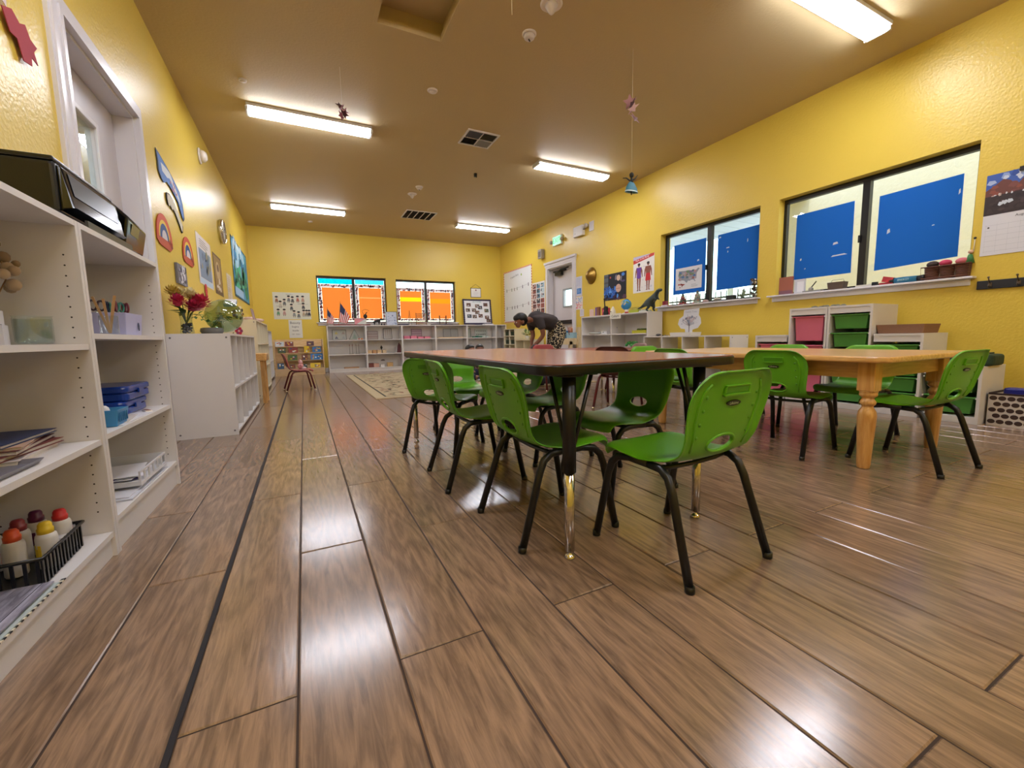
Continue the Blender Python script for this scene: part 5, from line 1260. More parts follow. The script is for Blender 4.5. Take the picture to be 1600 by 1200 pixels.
# top right shelf: cups, sticks, scissors bin
cp = thing('pen_cup', 'grey cup of dark pens at the divider, upper shelf', 'cup', (-.68, 1.95, .7505))
MB().lathe([(.001,.003),(.026,.003),(.030,.07),(.026,.07),(.023,.006)], C('#b9bac6',.4), 18, cap=False).build('cup', cp); b = MB()
for k in range(5): b.tube([(0,0,.01),((k-2)*.009,.012*((k%2)*2-1),.125+.008*(k%3))], .0045, INK, 6)
b.build('pens', cp)
cp = thing('stick_jar', 'clear jar of wooden sticks in front of the scissors bin', 'jar', (-.66, 2.12, .7505))
MB().lathe([(.001,.003),(.027,.003),(.028,.07),(.030,.072)], CLEAR, 20, cap=False).build('jar_wall', cp)
for k, (a, q, h_) in enumerate(((-.5,.2,.14),(.0,.45,.13),(.45,.3,.145),(.2,-.4,.12))):
    b = MB(); b.box(-.004,-.001,.0,.004,.001,h_,C('#c79d6a'),Matrix.Translation((0,0,.006)) @ Matrix.Rotation(a*.5,4,'Y') @ Matrix.Rotation(q*.5,4,'X')); b.build('stick', cp)
def bin_(name, label, cat, loc, w, d, h, m, rz=0, t=.003, flare=.008):
    b = MB(); w/=2; d/=2; f = flare
    o_ = [(-w+f,-d+f,0),(w-f,-d+f,0),(w-f,d-f,0),(-w+f,d-f,0),(-w,-d,h),(w,-d,h),(w,d,h),(-w,d,h)]
    i_ = [(-w+t,-d+t,h),(w-t,-d+t,h),(w-t,d-t,h),(-w+t,d-t,h),(-w+f+t,-d+f+t,t),(w-f-t,-d+f+t,t),(w-f-t,d-f-t,t),(-w+f+t,d-f-t,t)]
    fs = [(0,3,2,1)]
    for k in range(4):
        j = (k+1) % 4; fs += [(k,j,4+j,4+k),(4+k,4+j,8+j,8+k),(8+k,8+j,12+j,12+k)]
    fs.append((12,13,14,15)); b.add(o_+i_, fs, m)
    o = thing(name, label, cat, loc, rz); bevel(b.build('tub', o), .003); return o
LAV = mat('lavender_plastic', '#b5b6dc', .35)
bn = bin_('scissors_bin', 'lavender tub that holds the coloured scissors', 'bin', (-.735, 2.40, .7505), .15, .20, .095, LAV)
MB().lathe([(.012,0),(.012,.002)], C('#3c4660'), 12, Matrix.Translation((.073,.045,.04)) @ Matrix.Rotation(pi/2,4,'Y') @ Matrix.Diagonal((1.5,.6,1,1))).build('hole', bn)
for k, (dx, dy, a, c_, word) in enumerate(((-.02,-.075,-.5,'#3c2430','dark plum'),(.03,-.05,.2,'#7a2f3a','wine red'),(-.01,-.01,.1,'#26365c','navy'),(.02,.02,-.2,'#3f8a7c','teal'),(-.02,.05,.4,'#5aa89a','pale teal'),(.025,.078,.6,'#8a3a4a','rose red'))):
    s = thing('scissors', '%s handled scissors standing in the lavender tub' % word, 'scissors', (-.735+dx, 2.40+dy, .757), a, 'scissors in the tub')
    b = MB()
    for q in (-1,1): b.tube([(0,q*.017+.016*cos(u*pi/6),.118+.020*sin(u*pi/6)) for u in range(12)], .0042, C(c_,.4), 6, close=True)
    b.build('handles', s); b = MB(); b.box(-.001,-.006,.0,.001,.006,.100,CHROME); b.build('blades', s)
for z, lab, dx, dy in ((.4105,'lower of two blue plastic pencil cases',-.01,-.01),(.4735,'upper of two stacked blue plastic pencil cases',.0,.01)):
    pc = thing('pencil_case', lab, 'pencil case', (-.775+dx, 2.43+dy, z), 0, None)
    BP = mat('translucent_blue_plastic', '#1b3f9a', .22)
    bevel(MB().prism(rrect(-.09,-.15,.09,.15,.03,4), 0, .032, BP).build('base', pc), .006); bevel(MB().prism(rrect(-.093,-.153,.093,.153,.03,4), .033, .062, BP).build('lid', pc), .010, 3)
    MB().box(.0925,-.03,.025,.099,.03,.045,BP).build('clasp', pc)
bk = bin_('small_basket', 'small sky blue plastic basket before the pencil cases', 'basket', (-.675, 2.055, .4105), .09, .11, .062, mat('sky_blue_plastic','#3f8fc6',.35))
for q in range(5):
    b = MB(); b.box(.0415,-.04+q*.018,.016,.0445,-.032+q*.018,.05,C('#2a6f9f')); o = b.build('slot', bk)
MB().ball((-.01,-.01,.058),.020,C('#e8e6e6'),10,6).build('cotton_ball', bk)
pp = thing('paper_tray_sheets', 'white paper sheets at the front of the middle shelf', 'papers', (-.70, 2.16, .4105), 0); MB().box(-.07,-.14,0,.075,.20,.003,C('#d8d6da')).build('sheets', pp); MB().box(-.055,-.10,.0031,.06,.13,.006,C('#c9c0b8'),Matrix.Rotation(.15,4,'Z')).build('top_sheet', pp)
tk = thing('eraser_card', 'tiny striped card on the shelf edge beside the papers', 'card', (-.655, 2.40, .4105), .5); MB().box(-.012,-.03,0,.012,.03,.006,C('#e4ddd4')).build('card', tk); MB().box(-.008,-.026,.0061,.008,.026,.0075,C('#8a5a4a')).build('stripe', tk)
# books and tray on the near middle shelf
z = .4025
for w_, l_, h_, c_, a, lab in ((.21,.28,.014,'#d8ccc8',.10,'pale bottom book of the pile on the near shelf'),(.20,.27,.012,'#7a3a36',-.06,'brick red book low in the pile on the near shelf'),(.20,.26,.012,'#5b2630',.12,'wine coloured book in the pile on the near shelf'),(.19,.26,.008,'#c7a795',.22,'tan thin book in the pile on the near shelf'),(.19,.25,.010,'#34406a',-.02,'navy book on top of the pile on the near shelf')):
    bo = thing('book', lab, 'book', (-.80, 1.64, z), a, 'pile of books on the near shelf')
    b = MB(); b.box(-w_/2,-l_/2,0,w_/2,l_/2,.0015,C(c_)); b.box(-w_/2,-l_/2,h_-.0015,w_/2,l_/2,h_,C(c_)); b.box(-w_/2,-l_/2,.0015,-w_/2+.002,l_/2,h_-.0015,C(c_)); b.build('cover', bo)
    MB().box(-w_/2+.002,-l_/2+.004,.0016,w_/2-.005,l_/2-.004,h_-.0016,C('#e3dcd2')).build('pages', bo); z += h_+.0003
tr = bin_('metal_tray', 'grey metal tray at the left edge, front of the near shelf', 'tray', (-.70, 1.43, .4025), .12, .20, .014, C('#75727a',.35), 0, .003, .01)
# bottom shelf: dabber basket, craft papers
bs = thing('wire_basket', 'black slotted plastic basket holding the paint dabber bottles', 'basket', (-.755, 1.585, .0855), .05)
b = MB(); W_, D_, H_ = .105, .13, .085
b.box(-W_+.012,-D_+.012,0,W_-.012,D_-.012,.004,BLACKP)
for z_, e in ((.004,.010),(.078,0)):
    b.tube([(-W_+e,-D_+e,z_),(W_-e,-D_+e,z_),(W_-e,D_-e,z_),(-W_+e,D_-e,z_)], .005, BLACKP, 6, close=True)
b.build('rim', bs)
sl = MB().add([(-.0035,-.002,.004),(.0035,-.002,.004),(.0035,.002,.004),(-.0035,.002,.004),(-.0035,-.002,.078),(.0035,-.002,.078),(.0035,.002,.078),(-.0035,.002,.078)],[(0,3,2,1),(4,5,6,7),(0,1,5,4),(1,2,6,5),(2,3,7,6),(3,0,4,7)],BLACKP).mesh('slat')
for k in range(13):
    for s in (-1,1):
        o = bpy.data.objects.new('slat', sl); COL.objects.link(o); o.parent = bs; o.location = (s*(W_-.005),-D_+.01+k*(2*D_-.02)/12,0); o.rotation_euler.z = pi/2
for k in range(9):
    for s in (-1,1):
        o = bpy.data.objects.new('slat', sl); COL.objects.link(o); o.parent = bs; o.location = (-W_+.012+k*(2*W_-.024)/8, s*(D_-.005),0)
def dabber(x, y, c_, word, mk=None):
    o = thing('dabber_bottle', 'white paint dabber bottle with %s cap' % word, 'bottle', (x, y, .0905), random.uniform(0,6), 'paint dabber bottles')
    MB().lathe([(.001,0),(.021,.001),(.023,.005),(.023,.085),(.021,.095),(.014,.101)], C('#dcd9d4',.4), 20, cap=False).build('bottle_body', o)
    MB().lathe([(.017,.098),(.0175,.112),(.015,.114),(.0145,.124),(.011,.130),(.001,.131)], mat('cap_'+c_.lstrip('#'), c_, .35), 18).build('cap', o)
    b = MB()
    for a in range(-2,3): t_ = a*.28; b.box(-.004,-.0235,.03,.004,-.0228,.07-.01*(a%2),C(mk or c_),Matrix.Rotation(t_,4,'Z'))
    b.build('label_print', o)
for x, y, c_, w_ in ((-.80,1.505,'#3c9a52','bright green'),(-.745,1.535,'#e0562a','orange'),(-.69,1.56,'#e3c22a','yellow'),(-.70,1.665,'#d02c2c','red'),(-.77,1.62,'#8e2f38','dark rose'),(-.76,1.685,'#5a1a44','plum'),(-.815,1.595,'#1f4a34','dark green'),(-.83,1.55,'#cfc27a','pale straw')): dabber(x+.004, y+.030, c_, w_)
jr = thing('small_jar', 'little clear jar with white lid at the basket edge', 'jar', (-.682,1.655,.0905)); MB().lathe([(.001,0),(.016,.001),(.016,.05)], CLEAR, 16, cap=False).build('jar_wall', jr); MB().lathe([(.017,.050),(.017,.060),(.001,.062)], C('#e4e2e2',.4), 16).build('lid', jr)
PLK = wood_mat('grey_woodgrain_paper', '#6a6672', '#b5b2c2', .6, 'Y', 8, 9, bump=.02)
for k, (x, y, a, lab, l_) in enumerate(((-.70,1.26,.0,'upper grey plank-printed craft board, bottom shelf',.40),(-.77,1.24,.10,'lower grey plank-printed craft board behind the upper one',.36))):
    o = thing('craft_board', lab, 'craft board', (x, y, .0955-k*.004), a, 'plank-printed craft boards'); MB().box(-.068,-l_/2,0,.072,l_/2,.0035,PLK).build('board', o)
    MB().box(.05,-l_/2,.0036,.052,l_/2,.0040,C('#2a2833')).build('dark_line', o)
o = thing('acrylic_sheet', 'pale clear sheet under the plank-printed boards', 'sheet', (-.695,1.25,.0880),0); MB().box(-.07,-.21,0,.075,.215,.0032,C('#b9c4c2',.3)).build('sheet', o)
o = thing('striped_border_roll', 'black and cream striped border strip at the bottom shelf front', 'border strip', (-.619,1.255,.0857),0)
for k in range(44):
    b = MB(); b.add([(-.006,0,.0),(-.006,.0105,.0),(.002,.0135,.0),(.002,.003,.0),(-.006,0,.003),(-.006,.0105,.003),(.002,.0135,.003),(.002,.003,.003)],[(0,1,2,3)[::-1],(4,7,6,5)[::-1],(0,4,5,1)[::-1],(1,5,6,2)[::-1],(2,6,7,3)[::-1],(3,7,4,0)[::-1]],C('#17161a') if k % 2 else C('#e8dfc8')); s_ = b.build('stripe', o, (0,-.23+k*.0105,0))
# bottom right shelf: letter tray with papers
lt = thing('letter_tray', 'white slotted plastic letter tray of papers in the second bookcase', 'tray', (-.74, 2.30, .1205), 0); WP = mat('white_tray_plastic','#d9dade',.3)
b = MB(); b.box(-.12,-.17,.030,.115,.17,.034,WP)
b.box(.108,-.17,.034,.114,.17,.042,WP); b.box(.108,-.17,.080,.114,.17,.088,WP)
for k in range(7): b.box(.108,-.17+k*.0555,.042,.114,-.163+k*.0555,.080,WP)
b.box(-.12,-.17,.034,.108,-.166,.05,WP); b.box(-.12,.166,.034,.108,.17,.088,WP); b.build('tray', lt)
b = MB()
for k, (a, c_) in enumerate(((.1,'#e6e5ea'),(-.25,'#e0dfe6'),(.3,'#2b2468'),(-.05,'#ecebf0'),(.4,'#e4e3ea'),(-.3,'#30286e'),(.15,'#efeef2'))):
    q = MB(); q.box(-.085,-.12,.0345+k*.0035,.075-.012*(k%3),.12-.02*(k%2),.0365+k*.0035,C(c_),Matrix.Rotation(a,4,'Z')); q.build('sheet', lt)
fl_ = thing('folder_stack', 'flat white folders and drawings under the letter tray', 'papers', (-.73,2.24,.1205),0); MB().box(-.13,-.22,0,.105,.24,.006,C('#c9cad2')).build('folder', fl_); q = MB(); q.box(-.10,-.20,.0061,.09,.0,.011,C('#dddde4')); q.build('drawing', fl_)
for p_ in lt.children: p_.location.z -= .006
lt.location.z = .1205

# ------------------------------------------------------------------ on the white cubby cabinet
vs_ = thing('flower_vase', 'bouquet of magenta and cream flowers in a vase of dark pebbles', 'flower vase', (-.80, 4.02, .7855))
ZV = .0
MB().lathe([(.001,.0),(.042,.001),(.045,.006),(.036,.10),(.046,.17)], CLEAR, 24, cap=False).build('glass_vase', vs_)
b = MB(); r = random.Random(12)
for k in range(70): a = r.uniform(0,6.28); q = r.uniform(0,.032); b.ball((q*cos(a),q*sin(a),.012+r.uniform(0,.075)), r.uniform(.007,.010), C(r.choice(['#232833','#39404c','#5a6270','#15181f'])), 6, 4)
o = b.build('pebbles', vs_); o['kind'] = 'stuff'
b = MB(); heads = []
for x, y, z_, rad, cols in ((.06,-.06,.20,.060,('#b81e48','#8e1738')),(-.02,-.10,.235,.06,('#a81a40','#c83058')),(.09,.05,.24,.075,('#d23a5c','#b3264a')),(.05,.15,.215,.055,('#e9b4c0','#d998a8')),(-.02,.0,.30,.055,('#e6d9ae','#d8c88e')),(.03,.06,.31,.05,('#ece2c4','#dfd09e')),(-.05,-.08,.31,.05,('#b89a3a','#cdb25a')),(.02,.14,.29,.04,('#e8dfc0','#d2c090'))):
    b.tube([(0,0,.08),(x*.4,y*.4,.16),(x,y,z_)], .0035, C('#39542a'), 6); heads.append((x,y,z_,rad,cols))
b.build('stems', vs_)
def flower(parent, x, y, z_, rad, cols, seed):
    b = MB(); r = random.Random(seed); rad *= 1.15
    b.ball((x,y,z_), rad*.45, C(cols[1]), 10, 6)
    for k in range(64):
        zz = 1-1.45*(k+.5)/64; a = k*2.39996; q = (1-zz*zz)**.5; d = Vector((q*cos(a), q*sin(a), zz)); u = d.cross(Vector((0,0,1)) if abs(zz) < .95 else Vector((1,0,0))).normalized(); l = rad*r.uniform(.9,1.1)
        p = Vector((x,y,z_)); n_ = u.cross(d); tip = p+d*l+n_*l*.12
        b.add([p+d*l*.3-u*l*.06, p+d*l*.7-u*l*.17, tip, p+d*l*.7+u*l*.17, p+d*l*.3+u*l*.06], [(0,1,2,3,4)], C(cols[k%2]), True)
    b.build('flower_head', parent)
for i, h_ in enumerate(heads): flower(vs_, *h_, i)
b = MB()
for k in range(14):
    a = r.uniform(0,6.28); T = Matrix.Translation((.02*cos(a),.02*sin(a),.165+r.uniform(-.02,.03))) @ Matrix.Rotation(a,4,'Z') @ Matrix.Rotation(r.uniform(-.5,.3),4,'Y')
    b.add([(0,0,0),(.04,-.022,.004),(.095,0,0),(.04,.022,.004)], [(0,1,2),(0,2,3)], C(r.choice(['#24421f','#355a2a','#1c3418'])), False, T)
b.build('leaves', vs_)
fb = thing('glass_bowl_plant', 'round tilted glass bowl with trailing green vine behind the bouquet', 'glass bowl', (-.70, 4.36, .7855)); r = random.Random(31)
T = Matrix.Translation((.08,.13,.165)) @ Matrix.Rotation(.9,4,Vector((1,-1,0)))
prof = [(.145*sin(pi*k/14), -.145*cos(pi*k/14)) for k in range(0,13)]; prof[0] = (.001,-.145)
MB().lathe(prof, glass_mat('greenish_bowl_glass', '#c9dccb', 1.2, .02), 30, T, cap=False).build('glass_bowl', fb)
MB().lathe([(.001,0),(.07,.001),(.085,.03),(.080,.055),(.06,.06),(.001,.06)], mat('grey_stone_pot','#6f6f70',.7,bump=.5), 24, Matrix.Translation((.0,.02,0))).build('pot', fb)
b = MB()
paths = []
for k in range(9):
    a = r.uniform(0,6.28); p = [(.0,.02,.055)]
    x, y, z_ = .0, .02, .06
    for s in range(5): x += .03*cos(a); y += .035*sin(a)+.012; z_ += (.045 if s < 3 else -.02)*r.uniform(.5,1.3); a += r.uniform(-.5,.5); p.append((x,y,z_))
    b.tube(p, .0025, C('#5a7a3a'), 5); paths.append(p)
b.build('vine_stems', fb)
for p in paths:
    for q in p[1:]:
        a = r.uniform(0,6.28); T = Matrix.Translation(q) @ Matrix.Rotation(a,4,'Z') @ Matrix.Rotation(r.uniform(-.7,.5),4,'Y')
        l = MB(); l.add([(0,0,0),(.018,-.016,.003),(.050,0,-.004),(.018,.016,.003)], [(0,1,2),(0,2,3)], C(r.choice(['#2f5a2a','#4a7a3c','#6d9a58'])), False, T); l.build('leaf', fb)
# on the cream cabinet
def frame_stand(label, loc, rz, w, h, fm, im, draw=None, name='framed_card', tilt=-8, cat='picture frame', group=None):
    t = thing(name, label, cat, loc, rz, group); T = Matrix.Rotation(radians(tilt),4,'X'); e = .008
    b = MB()
    for q in ((0,0,w,e),(0,h-e,w,h),(0,e,e,h-e),(w-e,e,w,h-e)): b.box(q[0],-.004,q[1],q[2],.006,q[3],fm,T)
    b.build('frame', t)
    b = MB(); b.box(e*.5,0,e*.5,w-e*.5,.003,h-e*.5,im)
    if draw: draw(b, w, h)
    o = b.build('picture', t); o.rotation_euler.x = radians(tilt); return t
frame_stand('dusty pink board standing on the tall cream cabinet', (-.56, 6.34, 1.0015), RY, .26, .15, C('#a58a86'), C('#ab8f8c'), name='pink_board', cat='board')
bd = thing('dried_arrangement', 'dark and cream dried arrangement on the tall cream cabinet', 'ornament', (-.72, 6.30, 1.0015)); b = MB()
for k in range(16): b.ball((r.uniform(-.06,.06),r.uniform(-.08,.08),.02+r.uniform(0,.13)), r.uniform(.014,.022), C(r.choice(['#3a2a22','#7a4032','#d9cdb4','#26322a'])), 7, 5)
b.build('pieces', bd)
bx = thing('blue_card_box', 'pale blue and white flat box propped on the cream cabinet', 'box', (-.78, 6.22, 1.15), 0); MB().box(-.06,-.10,0,.06,.10,.03,C('#8fb4dd'),Matrix.Rotation(.35,4,'X')).build('box', bx); MB().box(-.061,-.101,.0301,.061,.101,.04,C('#e4e8ee'),Matrix.Rotation(.35,4,'X')).build('lid', bx); bx.location.z = 1.185
cl = thing('folded_cloth', 'rumpled pink and cream cloths heaped on the cream cabinet', 'cloth', (-.70, 7.35, 1.0015)); b = MB()
for k in range(9): b.ball((r.uniform(-.08,.12),(k-4)*.09,.03+r.uniform(0,.035)), .045, C(r.choice(['#d6b8ae','#e2d2c4','#b98f88'])), 10, 6, (1.5,1.6,.6))
b.build('cloth_folds', cl)
cv = thing('canvas_pouch', 'red flower cut-out stuck on the wall above the glass bowl', 'wall cut-out', (XL+.006, 5.62, 1.24), RY); b = MB()
for k in range(6): b.plate([(.05+.03*cos(a*pi/4)+.035*cos(k*pi/3),.05+.03*sin(a*pi/4)+.05*sin(k*pi/3)) for a in range(8)], -.003-.0003*k, -.002, C('#cf2c3c'))
b.build('petals', cv)
for n_ in [cv]: n_.name = 'flower_cutout'

# ------------------------------------------------------------------ along the back wall
def flag(x, y, z, h, lean, label):
    t = thing('small_flag', label, 'flag', (x, y, z), 0, 'little striped flags'); w = h*.62
    b = MB(); b.tube([(0,0,0),(lean*.8,0,h*1.08)], .004, C('#b98a4a'), 6); b.ball((lean*.82,0,h*1.09), .008, C('#d9b44a'), 8, 5); b.build('pole', t)
    MB().lathe([(.03,0),(.03,.008),(.012,.014)], C('#3a2a20'), 14).build('base', t)
    b = MB(); n = 11
    for k in range(n):   # stripes hanging down and out from the pole
        u0, u1 = k/n, (k+1)/n; top = lambda u: (lean*.8+ (w*.62)*u*1.0, .012*sin(u*9), h*(1.02-.62*u)); bot = lambda u: (lean*.35+w*.55*u-.02, .012*sin(u*9), h*(.18-.10*u))
        a, c, d, e = top(u0), top(u1), bot(u1), bot(u0)
        b.add([a,c,d,e], [(0,1,2,3)], C('#c4262c') if k % 2 == 0 else C('#ece6e6'))
    a, c, d, e = top(0), top(.5), (top(.5)[0]*.55+bot(.5)[0]*.45,.012*sin(4.5),top(.5)[2]*.55+bot(.5)[2]*.45), (top(0)[0]*.55+bot(0)[0]*.45,0,top(0)[2]*.55+bot(0)[2]*.45)
    for off in (-.0012,.0012): b.add([(p[0],p[1]+off,p[2]) for p in (a,c,d,e)], [(0,1,2,3)], C('#232a55'))
    for i in range(4):
        for j in range(3):
            u, v = .12+.22*i, .15+.28*j; px = (a[0]*(1-u)+c[0]*u)*(1-v)+(e[0]*(1-u)+d[0]*u)*v; pz = (a[2]*(1-u)+c[2]*u)*(1-v)+(e[2]*(1-u)+d[2]*u)*v; py = .012*sin(u*4.5)
            b.add([(px+.006*cos(k*2.513+1.57),py-.003,pz+.006*sin(k*2.513+1.57)) for k in range(5)], [(0,1,2,3,4)], C('#ffffff'))
    b.build('flag_cloth', t)
ZB = 1.0655
flag(.50, 10.38, ZB, .37, .03, 'smaller striped flag with stars, left of its taller twin')
flag(.74, 10.36, ZB, .50, .08, 'taller striped flag with stars before the leftmost orange sheet')
PK = C('#dca0a4'); 
def diag(b, w, h): b.poly([(.01,.01),(w-.01,h-.01),(.01,h-.01)], C('#d98a92'), -.001); b.poly([(.01,.01),(w-.01,.012),(w-.01,h-.01)], C('#cfd2cc'), -.0012)
frame_stand('framed pink and grey diagonal card on the back bookcase', (1.08, 10.34, ZB), 0, .27, .17, C('#b7b0ac'), PK, diag)
def grid(b, w, h): smudges(b, w*.12, h*.1, w*.9, h*.9, 24, ['#6a7fae','#8b94b8','#55608c'], w*.05, 5, -.001)
frame_stand('pale blue sticker chart in a dark frame between the back windows', (1.80, 10.34, ZB), 0, .26, .33, C('#2a2c38'), C('#c3cce0'), grid, name='sticker_chart', cat='chart')
hs = thing('toy_horse', 'black toy horse figure on the back bookcase', 'toy', (1.58, 10.33, ZB)); 
skinned('body', {'a':((-.05,0,.10),.035),'b':((.05,0,.10),.032),'n':((.085,0,.145),.02),'h':((.12,0,.15),.016),'m':((.145,0,.13),.012),'f1':((.05,.018,.05),.012),'f2':((.055,.018,.008),.010),'g1':((.05,-.018,.05),.012),'g2':((.045,-.018,.008),.010),'r1':((-.055,.018,.05),.014),'r2':((-.06,.018,.008),.010),'q1':((-.055,-.018,.05),.014),'q2':((-.05,-.018,.008),.010),'t':((-.10,0,.06),.010)},
        chain('a','b','n','h','m')+chain('b','f1','f2')+chain('b','g1','g2')+chain('a','r1','r2')+chain('a','q1','q2')+[('a','t')], mat('black_toy','#14161c',.45), 'a', hs, 1)
st_ = thing('bird_figure', 'thin dark wire bird silhouetted before the second orange sheet', 'ornament', (1.33, 10.36, ZB)); b = MB()
b.tube([(0,0,0),(0,0,.16)], .004, DN, 6); b.ball((0,0,.21), .045, DN, 10, 7, (1,.5,1.1)); b.tube([(0,0,.24),(.03,0,.30),(.06,0,.31)], [.012,.007,.003], DN, 6); b.tube([(-.03,0,.25),(-.07,0,.33),(-.01,0,.37),(.06,0,.36),(.09,0,.33)], .003, DN, 6); b.lathe([(.04,0),(.04,.006)], DN, 14); b.build('wire_figure', st_)
for k, (x, c_, lab) in enumerate(((1.90-.16,'#26304a','dark marble ball'),(1.68,'#1d2434','navy marble ball'))):
    o = thing('ball', lab+' beside the toy horse', 'ball', (x, 10.29, ZB)); MB().ball((0,0,.022), .022, C(c_,.3), 12, 8).build('sphere', o)
lad = thing('bead_ladder', 'wooden ladder rack with eight rungs before the third orange sheet', 'rack', (2.52, 10.35, ZB)); b = MB(); 
for x in (0,.26): b.box(x-.006,-.006,0,x+.006,.006,.30,C('#6a4a30'))
b.build('uprights', lad)
for k in range(8): MB().box(.006,-.004,.03+k*.034,.254,.004,.044+k*.034,C('#8a5a34')).build('rung', lad)
tri = thing('bell_tripod', 'thin metal tripod with a weight beside the ladder rack', 'tripod', (2.36, 10.35, ZB)); b = MB()
for a in range(3): b.tube([(0,0,.36),(.05*cos(a*2.09),.05*sin(a*2.09),0)], .003, INK, 6)
b.ball((0,0,.12),.015,C('#7a4a2c'),8,6); b.build('legs', tri)
rk = thing('stick_rack', 'small wire shelf with three tiers before the fourth orange sheet', 'rack', (3.12, 10.36, ZB)); b = MB()
for x in (0,.17): b.box(x-.004,-.03,0,x+.004,.03,.24,C('#5a4436'))
for z_ in (.05,.12,.19): b.box(0,-.03,z_,.17,.03,z_+.005,C('#7a5a44'))
b.build('tiers', rk)
for x0, x1, c_, lab in ((.62,1.42,'#7a1f2a','long dark red mat edge along the top of the back bookcases'),(2.85,3.60,'#3a2a30','long dark brown mat along the top of the back bookcases')):
    o = thing('rolled_mat', lab, 'mat', ((x0+x1)/2, 10.245, ZB), 0); MB().lathe([(.010,-(x1-x0)/2),(.010,(x1-x0)/2)], C(c_,.8), 12, Matrix.Translation((0,0,.010)) @ Matrix.Rotation(pi/2,4,'Y')).build('roll', o)
for x, w_, c_, lab in ((2.20,.25,'#2a2a52','dark indigo tray on the back bookcase'),(3.35,.22,'#3c2c48','plum tray on the back bookcase'),(4.45,.26,'#d6d6de','white paper stack at the corner of the back bookcase')):
    o = thing('tray' if 'tray' in lab else 'paper_stack', lab, 'tray' if 'tray' in lab else 'papers', (x, 10.36, ZB), .1 if w_ > .25 else 0); MB().box(-w_/2,-.07,0,w_/2,.07,.02,C(c_)).build('base', o); MB().box(-w_/2+.01,-.06,.0201,w_/2-.01,.06,.03,C(c_)).build('top_layer', o)
# framed cards in the upper row, boxes below
DKF = C('#3a3634')
def sq(b, w, h):
    for i, c_ in enumerate(('#7a7f94','#b8bcc0','#d2c47a','#b7a8a4')): b.poly([(w*(.15+.5*(i%2)),h*(.12+.45*(i//2))),(w*(.42+.5*(i%2)),h*(.12+.45*(i//2))),(w*(.28+.5*(i%2)),h*(.38+.45*(i//2)))], C(c_), -.001)
zt_ = .7355; yb = 10.47
frame_stand('square framed card of four triangles, upper left shelf', (.60, yb, zt_), 0, .30, .24, DKF, C('#c9ccc8'), sq, tilt=-10)
tr_ = thing('triangle_frame', 'large dark outlined triangle card on the upper shelf', 'card', (.96, yb, zt_)); b = MB(); b.tube([(0,0,.006),(.24,0,.006),(.12,.02,.25)], .006, DKF, 6, close=True); b.build('frame', tr_); b = MB(); b.add([(0.01,.003,.01),(.23,.003,.01),(.12,.022,.24)],[(0,1,2)],C('#c3c9c4')); b.add([(0.07,.001,.03),(.17,.001,.03),(.12,.010,.14)],[(0,1,2)],C('#a9c0b4')); b.build('card', tr_)
ob = thing('bead_tray', 'orange and red bead pieces at the end of the upper left shelf', 'beads', (1.18, 10.30, zt_)); b = MB()
for k in range(8): b.ball((r.uniform(-.07,.07), r.uniform(-.03,.05), .016), .016, C(r.choice(['#e0622a','#c8402a','#e8a23a','#e9e0d4'])), 8, 5)
b.build('beads', ob)
def str_(b, w, h): b.rect(.01,h*.62,w-.01,h*.66,C('#7a4a44'),-.001); b.rect(.01,h*.3,w-.01,h*.34,C('#9a5a50'),-.001)
frame_stand('pinkish banded frame card, second bay of the upper shelf', (1.36, yb, zt_), 0, .25, .20, C('#8a6a64'), C('#c4b6b0'), str_)
frame_stand('tall dark framed chart, second bay of the upper shelf', (1.74, yb, zt_), 0, .20, .26, DKF, C('#c8c6c4'), lambda b, w, h: [b.rect(w*x,h*.1,w*x+.006,h*.9,C('#a07a74'),-.001) for x in (.25,.5,.75)])
frame_stand('mauve striped frame card, third bay of the upper shelf', (2.42, yb, zt_), 0, .26, .24, C('#6a4a6a'), C('#c4b0bc'), lambda b, w, h: [b.rect(.01,h*z_,w-.01,h*z_+.008,C('#8a5a7a'),-.001) for z_ in (.25,.5,.75)])
pk = thing('pink_cards', 'bright pink cards spread along the third bay upper shelf', 'cards', (2.20, 10.42, zt_))
for k in range(4): MB().box(k*.17,-.10,0,k*.17+.14,.06,.05+.02*(k<2),C('#d9788e')).build('card_block', pk)
frame_stand('grey two-leaf folding frame, fourth bay of the upper shelf', (3.24, yb, zt_), 0, .40, .24, C('#6c7076'), C('#b4b8bc'), lambda b, w, h: b.rect(w*.49,.0,w*.51,h,C('#4c5056'),-.002))
pin = thing('wood_tray', 'flat wooden tray of strips on the fourth bay upper shelf', 'tray', (3.10,10.32,zt_)); MB().box(-.05,-.05,0,.62,.06,.022,BIRCH).build('base', pin)
frame_stand('green edged frame, last bay of the upper shelf', (3.84, yb, zt_), 0, .16, .24, C('#2f4a40'), C('#b7c2bc'))
pegs = thing('peg_board', 'white board with two rows of dark pegs, last bay of the upper shelf', 'peg board', (4.12, 10.50, zt_)); MB().box(0,0,0,.36,.01,.24,C('#c4ccc8')).build('board', pegs)
for i in range(6):
    for j in range(2): MB().ball((.05+i*.05,-.006,.08+j*.09), .012, C('#4a3434'), 8, 5).build('peg', pegs)
gr = thing('green_blocks', 'row of teal green blocks and white cups, last bay of the upper shelf', 'blocks', (3.98, 10.34, zt_))
for k in range(5): MB().box(k*.10,-.03,0,k*.10+.07,.03,.03+.012*(k%2),C('#1f6a54' if k < 3 else '#c9d6d0')).build('block', gr)
zm = .4055
